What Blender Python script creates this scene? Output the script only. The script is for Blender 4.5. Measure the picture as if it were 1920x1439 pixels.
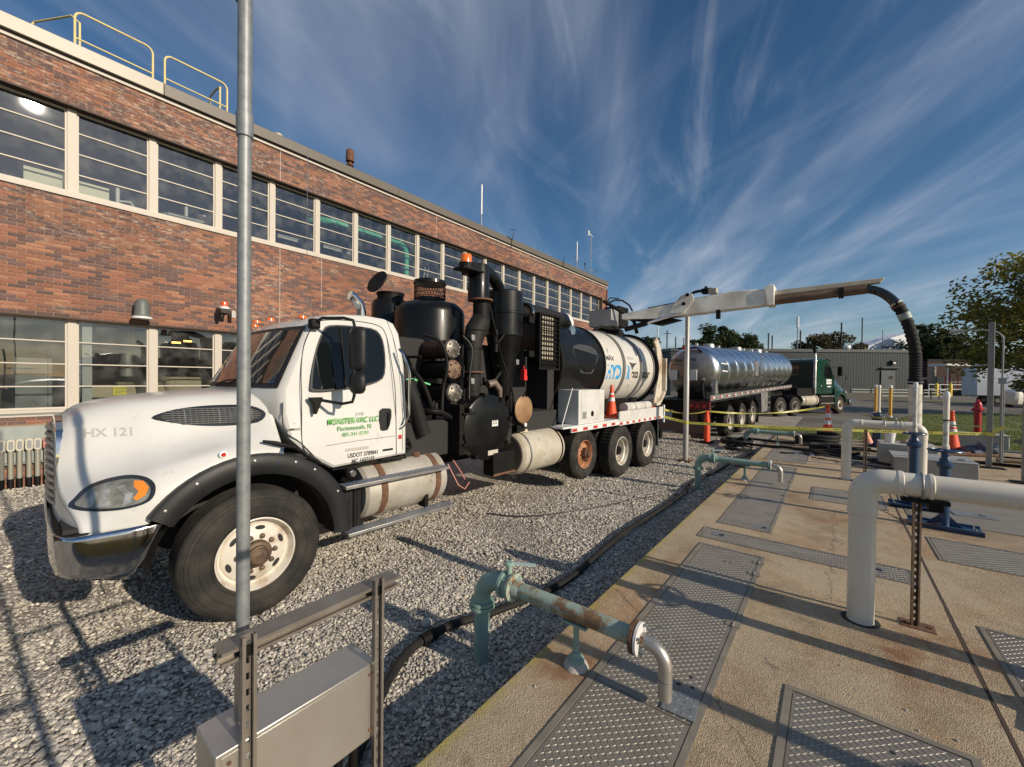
import bpy, bmesh, math, random
from math import sin, cos, pi, radians, sqrt, atan2
from mathutils import Vector, Matrix, noise
random.seed(7)
for o in list(bpy.data.objects): bpy.data.objects.remove(o)
scene = bpy.context.scene
COL = scene.collection

# ------------------------------------------------------------------ camera
YAW, PITCH, ROLL, FPX, EYE = radians(38.05), radians(-0.62), radians(0.63), 770.0, 2.035
F = Vector((-sin(YAW)*cos(PITCH), cos(YAW)*cos(PITCH), sin(PITCH)))
R0 = Vector((cos(YAW), sin(YAW), 0)); U0 = R0.cross(F)
R = cos(ROLL)*R0 + sin(ROLL)*U0
U = -sin(ROLL)*R0 + cos(ROLL)*U0
cd = bpy.data.cameras.new('camera'); cam = bpy.data.objects.new('camera', cd); COL.objects.link(cam)
cam.matrix_world = Matrix(((R.x, U.x, -F.x, 0), (R.y, U.y, -F.y, 0), (R.z, U.z, -F.z, EYE), (0, 0, 0, 1)))
cd.sensor_fit = 'HORIZONTAL'; cd.sensor_width = 36; cd.lens = 36*FPX/1920
cd.clip_start = 0.05; cd.clip_end = 3000
scene.camera = cam

# ------------------------------------------------------------------ light
SUN_EL, SUN_AZ = radians(23.0), radians(87.4)      # azimuth clockwise from +Y
sd = bpy.data.lights.new('sun', 'SUN'); sd.energy = 4.8; sd.angle = radians(0.5); sd.color = (1.0, 0.87, 0.70)
sun = bpy.data.objects.new('sun', sd); COL.objects.link(sun)
S = Vector((sin(SUN_AZ)*cos(SUN_EL), cos(SUN_AZ)*cos(SUN_EL), sin(SUN_EL)))
sun.rotation_euler = S.to_track_quat('Z', 'Y').to_euler()
sun.location = (20, 0, 30)

world = bpy.data.worlds.new('World'); scene.world = world; world.use_nodes = True
wn, wl = world.node_tree.nodes, world.node_tree.links
wn.clear()
def wnode(t, **k):
    n = wn.new(t)
    for a, b in k.items(): setattr(n, a, b)
    return n
sky = wnode('ShaderNodeTexSky', sky_type='NISHITA', sun_disc=False, sun_elevation=SUN_EL, sun_rotation=SUN_AZ,
            altitude=0, air_density=1.0, dust_density=0.4, ozone_density=3.0)
tc = wnode('ShaderNodeTexCoord')
sep = wnode('ShaderNodeSeparateXYZ'); wl.new(tc.outputs['Generated'], sep.inputs[0])
zc = wnode('ShaderNodeMath', operation='MAXIMUM'); wl.new(sep.outputs[2], zc.inputs[0]); zc.inputs[1].default_value = 0.0
za = wnode('ShaderNodeMath', operation='ADD'); wl.new(zc.outputs[0], za.inputs[0]); za.inputs[1].default_value = 0.10
dx = wnode('ShaderNodeMath', operation='DIVIDE'); wl.new(sep.outputs[0], dx.inputs[0]); wl.new(za.outputs[0], dx.inputs[1])
dy = wnode('ShaderNodeMath', operation='DIVIDE'); wl.new(sep.outputs[1], dy.inputs[0]); wl.new(za.outputs[0], dy.inputs[1])
cb = wnode('ShaderNodeCombineXYZ'); wl.new(dx.outputs[0], cb.inputs[0]); wl.new(dy.outputs[0], cb.inputs[1])
def cloud(rot, sc, detail, lo, hi, seed, dist=0.6, rough=0.6):
    rm = wnode('ShaderNodeMapping'); rm.inputs['Rotation'].default_value = (0, 0, rot)
    wl.new(cb.outputs[0], rm.inputs[0])
    mp = wnode('ShaderNodeMapping'); mp.inputs['Scale'].default_value = sc; mp.inputs['Location'].default_value = (seed, seed*.7, 0)
    wl.new(rm.outputs[0], mp.inputs[0])
    nz = wnode('ShaderNodeTexNoise'); nz.inputs['Scale'].default_value = 1.0; nz.inputs['Detail'].default_value = detail
    nz.inputs['Roughness'].default_value = rough; nz.inputs['Distortion'].default_value = dist
    wl.new(mp.outputs[0], nz.inputs['Vector'])
    r = wnode('ShaderNodeMapRange', interpolation_type='SMOOTHSTEP'); r.inputs[1].default_value = lo; r.inputs[2].default_value = hi
    wl.new(nz.outputs['Fac'], r.inputs[0])
    return r.outputs[0]
STREAK = radians(-31)      # long axis of the cirrus, clockwise from +Y -> rotate it onto y
c1 = cloud(STREAK, (1.1, 0.22, 1), 6, 0.38, 0.80, 5.3, 1.1, 0.52)          # broad veils
c2 = cloud(STREAK+radians(14), (3.0, 0.75, 1), 8, 0.46, 0.82, 9.4, 1.6, 0.60)   # finer broken wisps
c3 = cloud(0.4, (0.50, 0.38, 1), 3, 0.30, 0.60, 4.9, 0.5)
c4 = cloud(STREAK-radians(35), (2.4, 0.20, 1), 5, 0.50, 0.80, 2.2, 0.4, 0.5)    # a second wind layer
def wmath(op, x, y, clamp=False):
    n = wnode('ShaderNodeMath', operation=op, use_clamp=clamp)
    for i, v in enumerate((x, y)):
        if isinstance(v, (int, float)): n.inputs[i].default_value = v
        else: wl.new(v, n.inputs[i])
    return n.outputs[0]
vein = wmath('MULTIPLY', wmath('ADD', wmath('MULTIPLY', c1, .75), wmath('MULTIPLY', c2, .42)), c3)
mb = wmath('MULTIPLY', wmath('ADD', wmath('ADD', vein, wmath('MULTIPLY', c4, .22)), wmath('MULTIPLY', c1, .30)), .78, True)
skyhsv = wnode('ShaderNodeHueSaturation'); skyhsv.inputs['Saturation'].default_value = 1.18; skyhsv.inputs['Value'].default_value = 1.0
wl.new(sky.outputs[0], skyhsv.inputs['Color'])
mix = wnode('ShaderNodeMix', data_type='RGBA')
wl.new(mb, mix.inputs[0]); wl.new(skyhsv.outputs[0], mix.inputs[6]); mix.inputs[7].default_value = (6.6, 7.2, 8.2, 1)
bg = wnode('ShaderNodeBackground'); bg.inputs[1].default_value = 0.086
wl.new(mix.outputs[2], bg.inputs[0])
out = wnode('ShaderNodeOutputWorld'); wl.new(bg.outputs[0], out.inputs[0])

scene.view_settings.view_transform = 'Standard'; scene.view_settings.look = 'None'
scene.view_settings.exposure = 0.0; scene.view_settings.gamma = 1.0; scene.view_settings.use_curve_mapping = False

# ------------------------------------------------------------------ materials
MATS = {}
def pm(name, col, rough=0.6, metal=0.0, col2=None, scale=6.0, amt=0.5, bump=0.0, bscale=60.0, spec=0.5, lo=0.4, hi=0.65,
       coat=0.0, detail=6, stretch=(1, 1, 1), col3=None, lo3=0.55, hi3=0.7, scale3=2.0, attr=None, rough2=None):
    if name in MATS: return MATS[name]
    m = bpy.data.materials.new(name); m.use_nodes = True
    nt = m.node_tree; N, L = nt.nodes, nt.links
    b = N['Principled BSDF']
    b.inputs['Roughness'].default_value = rough; b.inputs['Metallic'].default_value = metal
    b.inputs['Specular IOR Level'].default_value = spec; b.inputs['Coat Weight'].default_value = coat; b.inputs['Coat Roughness'].default_value = 0.08
    c = (*col, 1)
    b.inputs['Base Color'].default_value = c
    t = N.new('ShaderNodeTexCoord'); mp = N.new('ShaderNodeMapping'); mp.inputs['Scale'].default_value = stretch
    L.new(t.outputs['Object'], mp.inputs[0])
    cur = None
    if col2:
        nz = N.new('ShaderNodeTexNoise'); nz.inputs['Scale'].default_value = scale; nz.inputs['Detail'].default_value = detail; nz.inputs['Roughness'].default_value = 0.62
        L.new(mp.outputs[0], nz.inputs['Vector'])
        mr = N.new('ShaderNodeMapRange'); mr.inputs[1].default_value = lo; mr.inputs[2].default_value = hi; mr.inputs[4].default_value = amt
        L.new(nz.outputs['Fac'], mr.inputs[0])
        mx = N.new('ShaderNodeMix'); mx.data_type = 'RGBA'; mx.inputs[6].default_value = c; mx.inputs[7].default_value = (*col2, 1)
        L.new(mr.outputs[0], mx.inputs[0]); cur = mx.outputs[2]
        if rough2 is not None:
            rr = N.new('ShaderNodeMapRange'); rr.inputs[3].default_value = rough; rr.inputs[4].default_value = rough2
            L.new(mr.outputs[0], rr.inputs[0]); L.new(rr.outputs[0], b.inputs['Roughness'])
    if col3:
        nz = N.new('ShaderNodeTexNoise'); nz.inputs['Scale'].default_value = scale3; nz.inputs['Detail'].default_value = 7; nz.inputs['Roughness'].default_value = 0.7
        L.new(mp.outputs[0], nz.inputs['Vector'])
        mr = N.new('ShaderNodeMapRange'); mr.inputs[1].default_value = lo3; mr.inputs[2].default_value = hi3
        L.new(nz.outputs['Fac'], mr.inputs[0])
        mx = N.new('ShaderNodeMix'); mx.data_type = 'RGBA'; mx.inputs[7].default_value = (*col3, 1)
        if cur: L.new(cur, mx.inputs[6])
        else: mx.inputs[6].default_value = c
        L.new(mr.outputs[0], mx.inputs[0]); cur = mx.outputs[2]
    if attr:
        at = N.new('ShaderNodeAttribute'); at.attribute_name = attr
        mx = N.new('ShaderNodeMix'); mx.data_type = 'RGBA'; mx.blend_type = 'MULTIPLY'; mx.inputs[0].default_value = 1
        if cur: L.new(cur, mx.inputs[6])
        else: mx.inputs[6].default_value = c
        L.new(at.outputs['Color'], mx.inputs[7]); cur = mx.outputs[2]
    if cur: L.new(cur, b.inputs['Base Color'])
    if bump:
        nz = N.new('ShaderNodeTexNoise'); nz.inputs['Scale'].default_value = bscale; nz.inputs['Detail'].default_value = 4
        L.new(mp.outputs[0], nz.inputs['Vector'])
        bp = N.new('ShaderNodeBump'); bp.inputs['Strength'].default_value = bump; bp.inputs['Distance'].default_value = 0.01
        L.new(nz.outputs['Fac'], bp.inputs['Height']); L.new(bp.outputs[0], b.inputs['Normal'])
    MATS[name] = m
    return m
WHITE = pm('truck_white', (.62, .615, .585), .28, col2=(.50, .49, .455), scale=1.6, amt=.45, coat=.35, col3=(.33, .29, .22), lo3=.62, hi3=.86, scale3=6)
BLACK = pm('black_paint', (.005, .0055, .006), .30, coat=.12, spec=.22, col2=(.010, .0095, .009), scale=3, amt=.7, rough2=.45)
BLACKM = pm('black_matte', (.005, .005, .005), .6, spec=.2, col2=(.014, .012, .010), scale=5, amt=.6)
PLASTIC = pm('dark_plastic', (.012, .013, .014), .5, spec=.35, col2=(.025, .025, .024), scale=4, amt=.5)
RUBBER = pm('tyre_rubber', (.018, .017, .016), .75, spec=.3, col2=(.050, .045, .037), scale=5, amt=.8, bump=.25, bscale=30)
RIMW = pm('rim_white', (.62, .58, .50), .45, col2=(.30, .20, .12), scale=7, amt=.8, lo=.5, hi=.7)
RUSTRIM = pm('rim_rusty', (.34, .14, .06), .7, col2=(.50, .27, .15), scale=6, amt=.8, col3=(.16, .07, .035), scale3=8)
RUST = pm('rust', (.105, .048, .027), .85, col2=(.19, .10, .055), scale=14, amt=.8, bump=.4)
CHROME = pm('chrome', (.60, .61, .62), .05, 1.0, col2=(.45, .45, .45), scale=3, amt=.5, rough2=.12)
ALU = pm('polished_aluminium', (.80, .82, .85), .16, 1.0, col2=(.55, .57, .60), scale=1.2, amt=.5, rough2=.30)
ALUD = pm('dirty_aluminium', (.46, .45, .43), .45, .85, col2=(.22, .20, .18), scale=3, amt=.7)
GALV = pm('galvanised', (.25, .265, .27), .50, .30, col2=(.17, .185, .19), scale=28, amt=.8, detail=3)
STAIN = pm('stainless', (.52, .50, .46), .36, .75, col2=(.42, .38, .32), scale=2.5, amt=.6, bump=.04, bscale=200)
GLASS = pm('dark_glass', (.008, .010, .011), .03, spec=.9, coat=1.0)
MARKER = pm('amber_lens', (.75, .16, .01), .15, coat=1)
REDL = pm('red_lens', (.55, .02, .02), .2, coat=1)
ORANGE = pm('cone_orange', (.85, .09, .02), .5, col2=(.60, .08, .03), scale=6, amt=.5)
CONEW = pm('cone_reflective', (.74, .74, .74), .4, col2=(.45, .44, .42), scale=9, amt=.5)
GREENP = pm('green_pipe_paint', (.20, .32, .275), .5, col2=(.31, .41, .335), scale=5, amt=.6)
GREENR = pm('green_pipe_rusting', (.29, .37, .31), .6, col2=(.17, .085, .035), scale=9, amt=.92, lo=.48, hi=.60, stretch=(.7, 1, 1), col3=(.30, .17, .07), lo3=.54, hi3=.64, scale3=26, bump=.3)
PVC = pm('white_pvc', (.72, .67, .57), .34, col2=(.60, .55, .455), scale=2.2, amt=.6, col3=(.40, .36, .30), lo3=.66, hi3=.9, scale3=7)
BLUEP = pm('blue_stand_paint', (.018, .045, .105), .35, col2=(.03, .075, .14), scale=6, amt=.6)
CLEAR = pm('stained_clear_tube', (.62, .62, .58), .25, col2=(.28, .22, .12), scale=14, amt=.8, lo=.5, hi=.66)
YELLT = pm('yellow_tube', (.62, .36, .06), .3)
HOSE = pm('hose_black', (.010, .010, .010), .7, spec=.3, col2=(.024, .022, .02), scale=5, amt=.6)
CREAMT = pm('cream_tank', (.50, .46, .38), .45, col2=(.35, .29, .20), scale=3, amt=.7, col3=(.20, .12, .06), lo3=.6, hi3=.72, scale3=5)
OLDT = pm('fuel_tank_metal', (.50, .47, .41), .40, .25, col2=(.33, .29, .22), scale=2.6, amt=.7, col3=(.16, .10, .05), lo3=.58, hi3=.68, scale3=2.6)
FRAMEW = pm('window_frame', (.50, .455, .38), .55, col2=(.48, .43, .37), scale=5, amt=.6)
FASCIA = pm('fascia_metal', (.125, .108, .085), .5, col2=(.10, .086, .068), scale=.6, amt=.7, stretch=(1, .4, 1))
YRAIL = pm('yellow_rail', (.72, .60, .26), .45, col2=(.55, .45, .2), scale=6, amt=.4)
CONC = pm('pale_concrete', (.42, .40, .36), .85, col2=(.30, .28, .25), scale=3, amt=.7, bump=.3)
GREYBOX = pm('grey_steel_box', (.34, .34, .33), .45, .3, col2=(.24, .24, .23), scale=3, amt=.5)
TAPE = pm('caution_tape', (.60, .54, .10), .45)
GREEND = pm('tractor_green', (.008, .045, .030), .22, coat=.6)
REDP = pm('hydrant_red', (.40, .015, .02), .35)
BOOMW = pm('boom_white', (.80, .78, .71), .4, col2=(.42, .38, .30), scale=2.5, amt=.7)
BOOMR = pm('boom_rusty', (.10, .055, .035), .6, col2=(.24, .17, .11), scale=3, amt=.9, stretch=(.25, 1, 1), col3=(.42, .36, .28), lo3=.6, hi3=.72, scale3=3)
LETG = pm('letter_green', (.10, .42, .05), .5)
LETD = pm('letter_dark', (.05, .05, .05), .5)
LETB = pm('letter_blue', (.02, .30, .62), .5)
LETGR = pm('letter_faded', (.42, .40, .37), .5)
REDT = pm('tape_red', (.45, .03, .03), .4)
WHITT = pm('tape_white', (.72, .72, .70), .4)
WIREM = pm('cable_black', (.03, .028, .026), .6)
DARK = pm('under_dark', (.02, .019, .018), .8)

# ------------------------------------------------------------------ geometry helper
class G:
    """collects primitives, builds ONE mesh object"""
    def __init__(s): s.v = []; s.f = []; s.c = []
    def add(s, vs, fs):
        n = len(s.v); s.v += [tuple(p) for p in vs]; s.f += [tuple(i+n for i in f) for f in fs]; return s
    def box(s, c, d, rz=0.0, rx=0.0, ry=0.0):
        M = Matrix.Rotation(rz, 3, 'Z') @ Matrix.Rotation(ry, 3, 'Y') @ Matrix.Rotation(rx, 3, 'X'); c = Vector(c)
        vs = [c + M @ Vector((x*d[0]/2, y*d[1]/2, z*d[2]/2)) for x in (-1, 1) for y in (-1, 1) for z in (-1, 1)]
        return s.add(vs, [(0, 1, 3, 2), (4, 6, 7, 5), (0, 4, 5, 1), (2, 3, 7, 6), (0, 2, 6, 4), (1, 5, 7, 3)])
    def bx(s, x0, x1, y0, y1, z0, z1): return s.box(((x0+x1)/2, (y0+y1)/2, (z0+z1)/2), (x1-x0, y1-y0, z1-z0))
    def tube(s, pts, r, n=12, caps=True, closed=False):
        pts = [Vector(p) for p in pts]; m = len(pts)
        rs = r if isinstance(r, (list, tuple)) else [r]*m
        rings = []; prev = None
        for i, p in enumerate(pts):
            if closed: t = (pts[(i+1) % m]-pts[i-1])
            else: t = (pts[min(i+1, m-1)]-pts[max(i-1, 0)])
            t = t.normalized() if t.length > 1e-9 else Vector((0, 0, 1))
            if prev is None:
                a = Vector((0, 0, 1)) if abs(t.z) < .9 else Vector((1, 0, 0))
                u = t.cross(a).normalized()
            else:
                u = prev - t*prev.dot(t)
                u = u.normalized() if u.length > 1e-6 else t.cross(Vector((1, 0, 0))).normalized()
            prev = u; w = t.cross(u)
            rings.append([p + (u*cos(2*pi*k/n)+w*sin(2*pi*k/n))*rs[i] for k in range(n)])
        vs = [q for g in rings for q in g]; fs = []
        for i in range(m if closed else m-1):
            j = (i+1) % m
            for k in range(n): fs.append((i*n+k, i*n+(k+1) % n, j*n+(k+1) % n, j*n+k))
        if caps and not closed:
            fs.append(tuple(reversed(range(n)))); fs.append(tuple((m-1)*n+k for k in range(n)))
        return s.add(vs, fs)
    def cyl(s, p0, p1, r, r1=None, n=20): return s.tube([p0, p1], [r, r if r1 is None else r1], n)
    def lathe(s, prof, origin=(0, 0, 0), axis='z', n=32, caps=True):
        """prof: list of (radius, height along axis)"""
        o = Vector(origin); vs = []; fs = []
        for r, h in prof:
            for k in range(n):
                a = 2*pi*k/n
                q = {'z': (r*cos(a), r*sin(a), h), 'x': (h, r*cos(a), r*sin(a)), 'y': (r*sin(a), h, r*cos(a))}[axis]
                vs.append(o+Vector(q))
        m = len(prof)
        for i in range(m-1):
            for k in range(n): fs.append((i*n+k, i*n+(k+1) % n, (i+1)*n+(k+1) % n, (i+1)*n+k))
        if caps: fs.append(tuple(reversed(range(n)))); fs.append(tuple((m-1)*n+k for k in range(n)))
        return s.add(vs, fs)
    def prism(s, poly, x0, x1, ax='x'):
        """poly in the plane across ax; ax x: (y,z), y: (x,z), z: (x,y)"""
        def mk(p, h): return {'x': (h, p[0], p[1]), 'y': (p[0], h, p[1]), 'z': (p[0], p[1], h)}[ax]
        n = len(poly); vs = [mk(p, x0) for p in poly]+[mk(p, x1) for p in poly]
        fs = [tuple(range(n)), tuple(reversed(range(n, 2*n)))]+[(i, i+n, (i+1) % n+n, (i+1) % n) for i in range(n)]
        return s.add(vs, fs)
    def grid(s, rows, close=False):
        m, n = len(rows), len(rows[0]); vs = [p for r in rows for p in r]; fs = []
        for i in range(m-1):
            for k in range(n-1 if not close else n): fs.append((i*n+k, i*n+(k+1) % n, (i+1)*n+(k+1) % n, (i+1)*n+k))
        return s.add(vs, fs)
    def strap(s, poly, wid, thick, w0):
        """ring-like band following poly [(y,z)...] at x=w0..w0+wid with outward thickness"""
        n = len(poly); cy = sum(p[0] for p in poly)/n; cz = sum(p[1] for p in poly)/n
        def off(p):
            d = Vector((p[0]-cy, p[1]-cz)); d = d.normalized()*thick; return (p[0]+d.x, p[1]+d.y)
        o = [off(p) for p in poly]
        rows = [[(w0, *p) for p in poly], [(w0, *p) for p in o], [(w0+wid, *p) for p in o], [(w0+wid, *p) for p in poly], [(w0, *p) for p in poly]]
        return s.grid(rows, close=True)
    def mesh(s, name, mat=None, sharp=35, recalc=True):
        me = bpy.data.meshes.new(name); me.from_pydata(s.v, [], s.f)
        if recalc:
            bm = bmesh.new(); bm.from_mesh(me); bmesh.ops.recalc_face_normals(bm, faces=bm.faces); bm.to_mesh(me); bm.free()
        if mat: me.materials.append(mat)
        if sharp:
            me.polygons.foreach_set('use_smooth', [True]*len(me.polygons)); me.set_sharp_from_angle(angle=radians(sharp))
        return me
    def obj(s, name, mat, parent=None, bevel=0, label=None, seg=2, **k):
        o = bpy.data.objects.new(name, s.mesh(name, mat, **k)); COL.objects.link(o)
        if parent: o.parent = parent
        if bevel:
            m = o.modifiers.new('bevel', 'BEVEL'); m.width = bevel; m.segments = seg; m.limit_method = 'ANGLE'; m.angle_limit = radians(38)
        if label: o['label'] = label
        return o
def tag(o, label, cat, group=None):
    o['label'] = label; o['category'] = cat
    if group: o['group'] = group
    return o
def thing(name, label, cat, loc=(0, 0, 0), rz=0.0, group=None):
    o = bpy.data.objects.new(name, None); COL.objects.link(o); o.empty_display_size = .1
    o.location = loc; o.rotation_euler = (0, 0, rz); return tag(o, label, cat, group)
def struct(o): o['kind'] = 'structure'; return o
def copy_tree(o, parent=None):
    c = o.copy(); COL.objects.link(c); c.parent = parent
    for ch in [x for x in o.children]: copy_tree(ch, c)
    return c
def shared(name, me, parent, loc=(0, 0, 0), rot=(0, 0, 0)):
    o = bpy.data.objects.new(name, me); COL.objects.link(o); o.parent = parent; o.location = loc; o.rotation_euler = rot; return o
def text(name, body, mat, parent, loc, rot, size, sx=1.0, bold=0.0, thick=.0015, align='LEFT', shear=0, sp=1.0):
    c = bpy.data.curves.new(name, 'FONT'); c.body = body; c.size = size; c.extrude = thick; c.offset = bold; c.align_x = align; c.shear = shear; c.space_character = sp
    t = bpy.data.objects.new(name, c)
    me = bpy.data.meshes.new_from_object(t); me.name = name; bpy.data.objects.remove(t)
    for v in me.vertices: v.co.x *= sx
    me.materials.clear(); me.materials.append(mat)
    o = bpy.data.objects.new(name, me); COL.objects.link(o); o.parent = parent; o.location = loc; o.rotation_euler = rot
    return o
def ray(px, py): return F + (px-960)/FPX*R - (py-719.5)/FPX*U
def at(px, py, d): return Vector((0, 0, EYE)) + ray(px, py)*d      # a point d metres ahead
def arc(c, r, a0, a1, n, plane='xz'):
    pts = []
    for i in range(n+1):
        a = a0+(a1-a0)*i/n; p, q = r*cos(a), r*sin(a)
        pts.append(Vector(c)+Vector({'xz': (p, 0, q), 'yz': (0, p, q), 'xy': (p, q, 0)}[plane]))
    return pts
def bez(p0, p1, p2, p3, n=12):
    p0, p1, p2, p3 = map(Vector, (p0, p1, p2, p3))
    return [p0*(1-t)**3+p1*3*t*(1-t)**2+p2*3*t*t*(1-t)+p3*t**3 for t in [i/n for i in range(n+1)]]

# ================================================================== SETTING: ground
def smooth(a, b, x):
    t = max(0, min(1, (x-a)/(b-a))); return t*t*(3-2*t)
def gh(x, y):
    h = .25*smooth(10.6, 13.6, y)
    return h + .018*noise.noise(Vector((x*.7, y*.7, 0))) + .013*noise.noise(Vector((x*2.3, y*2.3, 4))) + .006*noise.noise(Vector((x*6, y*6, 9)))
def nodes_of(name):
    m = bpy.data.materials.new(name); m.use_nodes = True; return m, m.node_tree.nodes, m.node_tree.links
def gravel_mat():
    m, N, L = nodes_of('gravel_bed'); b = N['Principled BSDF']; b.inputs['Roughness'].default_value = .9
    t = N.new('ShaderNodeTexCoord')
    v = N.new('ShaderNodeTexVoronoi'); v.inputs['Scale'].default_value = 38; L.new(t.outputs['Object'], v.inputs['Vector'])
    cr = N.new('ShaderNodeValToRGB'); L.new(v.outputs['Color'], cr.inputs[0])
    e = cr.color_ramp.elements; e[0].position = .1; e[0].color = (.17, .155, .135, 1); e[1].position = .9; e[1].color = (.62, .56, .46, 1)
    e2 = cr.color_ramp.elements.new(.55); e2.color = (.38, .345, .29, 1)
    n = N.new('ShaderNodeTexNoise'); n.inputs['Scale'].default_value = .8; n.inputs['Detail'].default_value = 5; L.new(t.outputs['Object'], n.inputs['Vector'])
    mr = N.new('ShaderNodeMapRange'); mr.inputs[1].default_value = .3; mr.inputs[2].default_value = .7; mr.inputs[3].default_value = .7; mr.inputs[4].default_value = 1.1; L.new(n.outputs['Fac'], mr.inputs[0])
    mx = N.new('ShaderNodeMix'); mx.data_type = 'RGBA'; mx.blend_type = 'MULTIPLY'; mx.inputs[0].default_value = 1
    L.new(cr.outputs[0], mx.inputs[6]); L.new(mr.outputs[0], mx.inputs[7]); L.new(mx.outputs[2], b.inputs['Base Color'])
    bp = N.new('ShaderNodeBump'); bp.inputs['Strength'].default_value = 1; bp.inputs['Distance'].default_value = .02; bp.invert = True
    L.new(v.outputs['Distance'], bp.inputs['Height']); L.new(bp.outputs[0], b.inputs['Normal'])
    return m
GRAVEL = gravel_mat()
def sheet(name, x0, x1, y0, y1, nx, ny, hf, mat):
    g = G(); g.grid([[(x0+(x1-x0)*i/nx, y0+(y1-y0)*j/ny, hf(x0+(x1-x0)*i/nx, y0+(y1-y0)*j/ny)) for i in range(nx+1)] for j in range(ny+1)])
    o = g.obj(name, mat, sharp=60)
    if o.data.polygons[0].normal.z < 0: o.data.flip_normals()
    return struct(o)
sheet('gravel_yard', -30, -1.2, -9, 26, 70, 90, lambda x, y: gh(x, y)-.004, GRAVEL)
EARTH = pm('earth', (.16, .13, .09), .95, col2=(.10, .12, .05), scale=.6, amt=.7)
sheet('ground', -600, 600, -200, 1200, 1, 1, lambda x, y: -.06, EARTH)
def asphalt_mat():
    m, N, L = nodes_of('asphalt'); b = N['Principled BSDF']; b.inputs['Roughness'].default_value = .85
    t = N.new('ShaderNodeTexCoord')
    n1 = N.new('ShaderNodeTexNoise'); n1.inputs['Scale'].default_value = .35; n1.inputs['Detail'].default_value = 8
    n2 = N.new('ShaderNodeTexNoise'); n2.inputs['Scale'].default_value = 60; n2.inputs['Detail'].default_value = 3
    for n in (n1, n2): L.new(t.outputs['Object'], n.inputs['Vector'])
    cr = N.new('ShaderNodeValToRGB'); L.new(n1.outputs['Fac'], cr.inputs[0]); e = cr.color_ramp.elements
    e[0].position = .35; e[0].color = (.13, .118, .10, 1); e[1].position = .7; e[1].color = (.27, .245, .20, 1)
    mx = N.new('ShaderNodeMix'); mx.data_type = 'RGBA'; mx.blend_type = 'MULTIPLY'; mx.inputs[0].default_value = .6
    L.new(cr.outputs[0], mx.inputs[6]); L.new(n2.outputs['Fac'], mx.inputs[7]); L.new(mx.outputs[2], b.inputs['Base Color'])
    return m
ASPH = asphalt_mat()
sheet('asphalt_lot', -90, 120, 17.4, 140, 30, 40, lambda x, y: .215, ASPH)
GRASSM = pm('grass_soil', (.085, .12, .028), .95, col2=(.17, .16, .05), scale=3, amt=.8, col3=(.17, .14, .06), scale3=.8)
def poly_sheet(name, pts, z, mat):
    g = G(); g.add([(x, y, z) for x, y in pts], [tuple(range(len(pts)))]); o = g.obj(name, mat, sharp=0, recalc=False)
    if o.data.polygons[0].normal.z < 0: o.data.flip_normals()
    return struct(o)
GRASS_PTS = [(-2.2, 16.35), (-2.55, 18.3), (.2, 20.6), (4.4, 34.5), (8.5, 37.5), (40, 50), (60, 40), (60, 12), (5.1, 12), (5.1, 16.35)]
poly_sheet('grass_verge', GRASS_PTS, .255, GRASSM)
poly_sheet('grass_bank', [(4.5, -9), (5.05, -9), (5.1, 12), (60, 12), (60, -9)], .25, GRASSM)
poly_sheet('far_grass_strip', [(-14, 58.5), (-14, 62.5), (9, 62), (26, 60), (26, 57.5), (9, 58.5)], .235, GRASSM)

# scattered stones on the gravel (one countless mass)
def rocks():
    col = bpy.data.collections.new('stone_shapes')
    m, N, L = nodes_of('stone'); b = N['Principled BSDF']; b.inputs['Roughness'].default_value = .85
    oi = N.new('ShaderNodeObjectInfo'); cr = N.new('ShaderNodeValToRGB'); L.new(oi.outputs['Random'], cr.inputs[0]); e = cr.color_ramp.elements
    e[0].position = 0; e[0].color = (.17, .16, .145, 1); e[1].position = 1; e[1].color = (.74, .68, .57, 1)
    for p, c in ((.25, (.36, .335, .295, 1)), (.6, (.46, .425, .365, 1)), (.8, (.52, .47, .385, 1))):
        k = e.new(p); k.color = c
    t = N.new('ShaderNodeTexCoord'); n = N.new('ShaderNodeTexNoise'); n.inputs['Scale'].default_value = 1.6; n.inputs['Detail'].default_value = 5
    L.new(t.outputs['Object'], n.inputs['Vector'])
    mx = N.new('ShaderNodeMix'); mx.data_type = 'RGBA'; mx.blend_type = 'OVERLAY'; mx.inputs[0].default_value = .5
    L.new(cr.outputs[0], mx.inputs[6]); L.new(n.outputs['Fac'], mx.inputs[7]); L.new(mx.outputs[2], b.inputs['Base Color'])
    rnd = random.Random(3)
    for i in range(6):
        bm = bmesh.new(); bmesh.ops.create_icosphere(bm, subdivisions=1, radius=1)
        sc = Vector((1, rnd.uniform(.65, .9), rnd.uniform(.45, .65)))
        for v in bm.verts:
            v.co = Vector([v.co[k]*sc[k] for k in range(3)])*rnd.uniform(.78, 1.18)
        me = bpy.data.meshes.new('stone_shape'); bm.to_mesh(me); bm.free(); me.materials.append(m)
        o = bpy.data.objects.new('stone_shape', me); col.objects.link(o)
    return col
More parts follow.
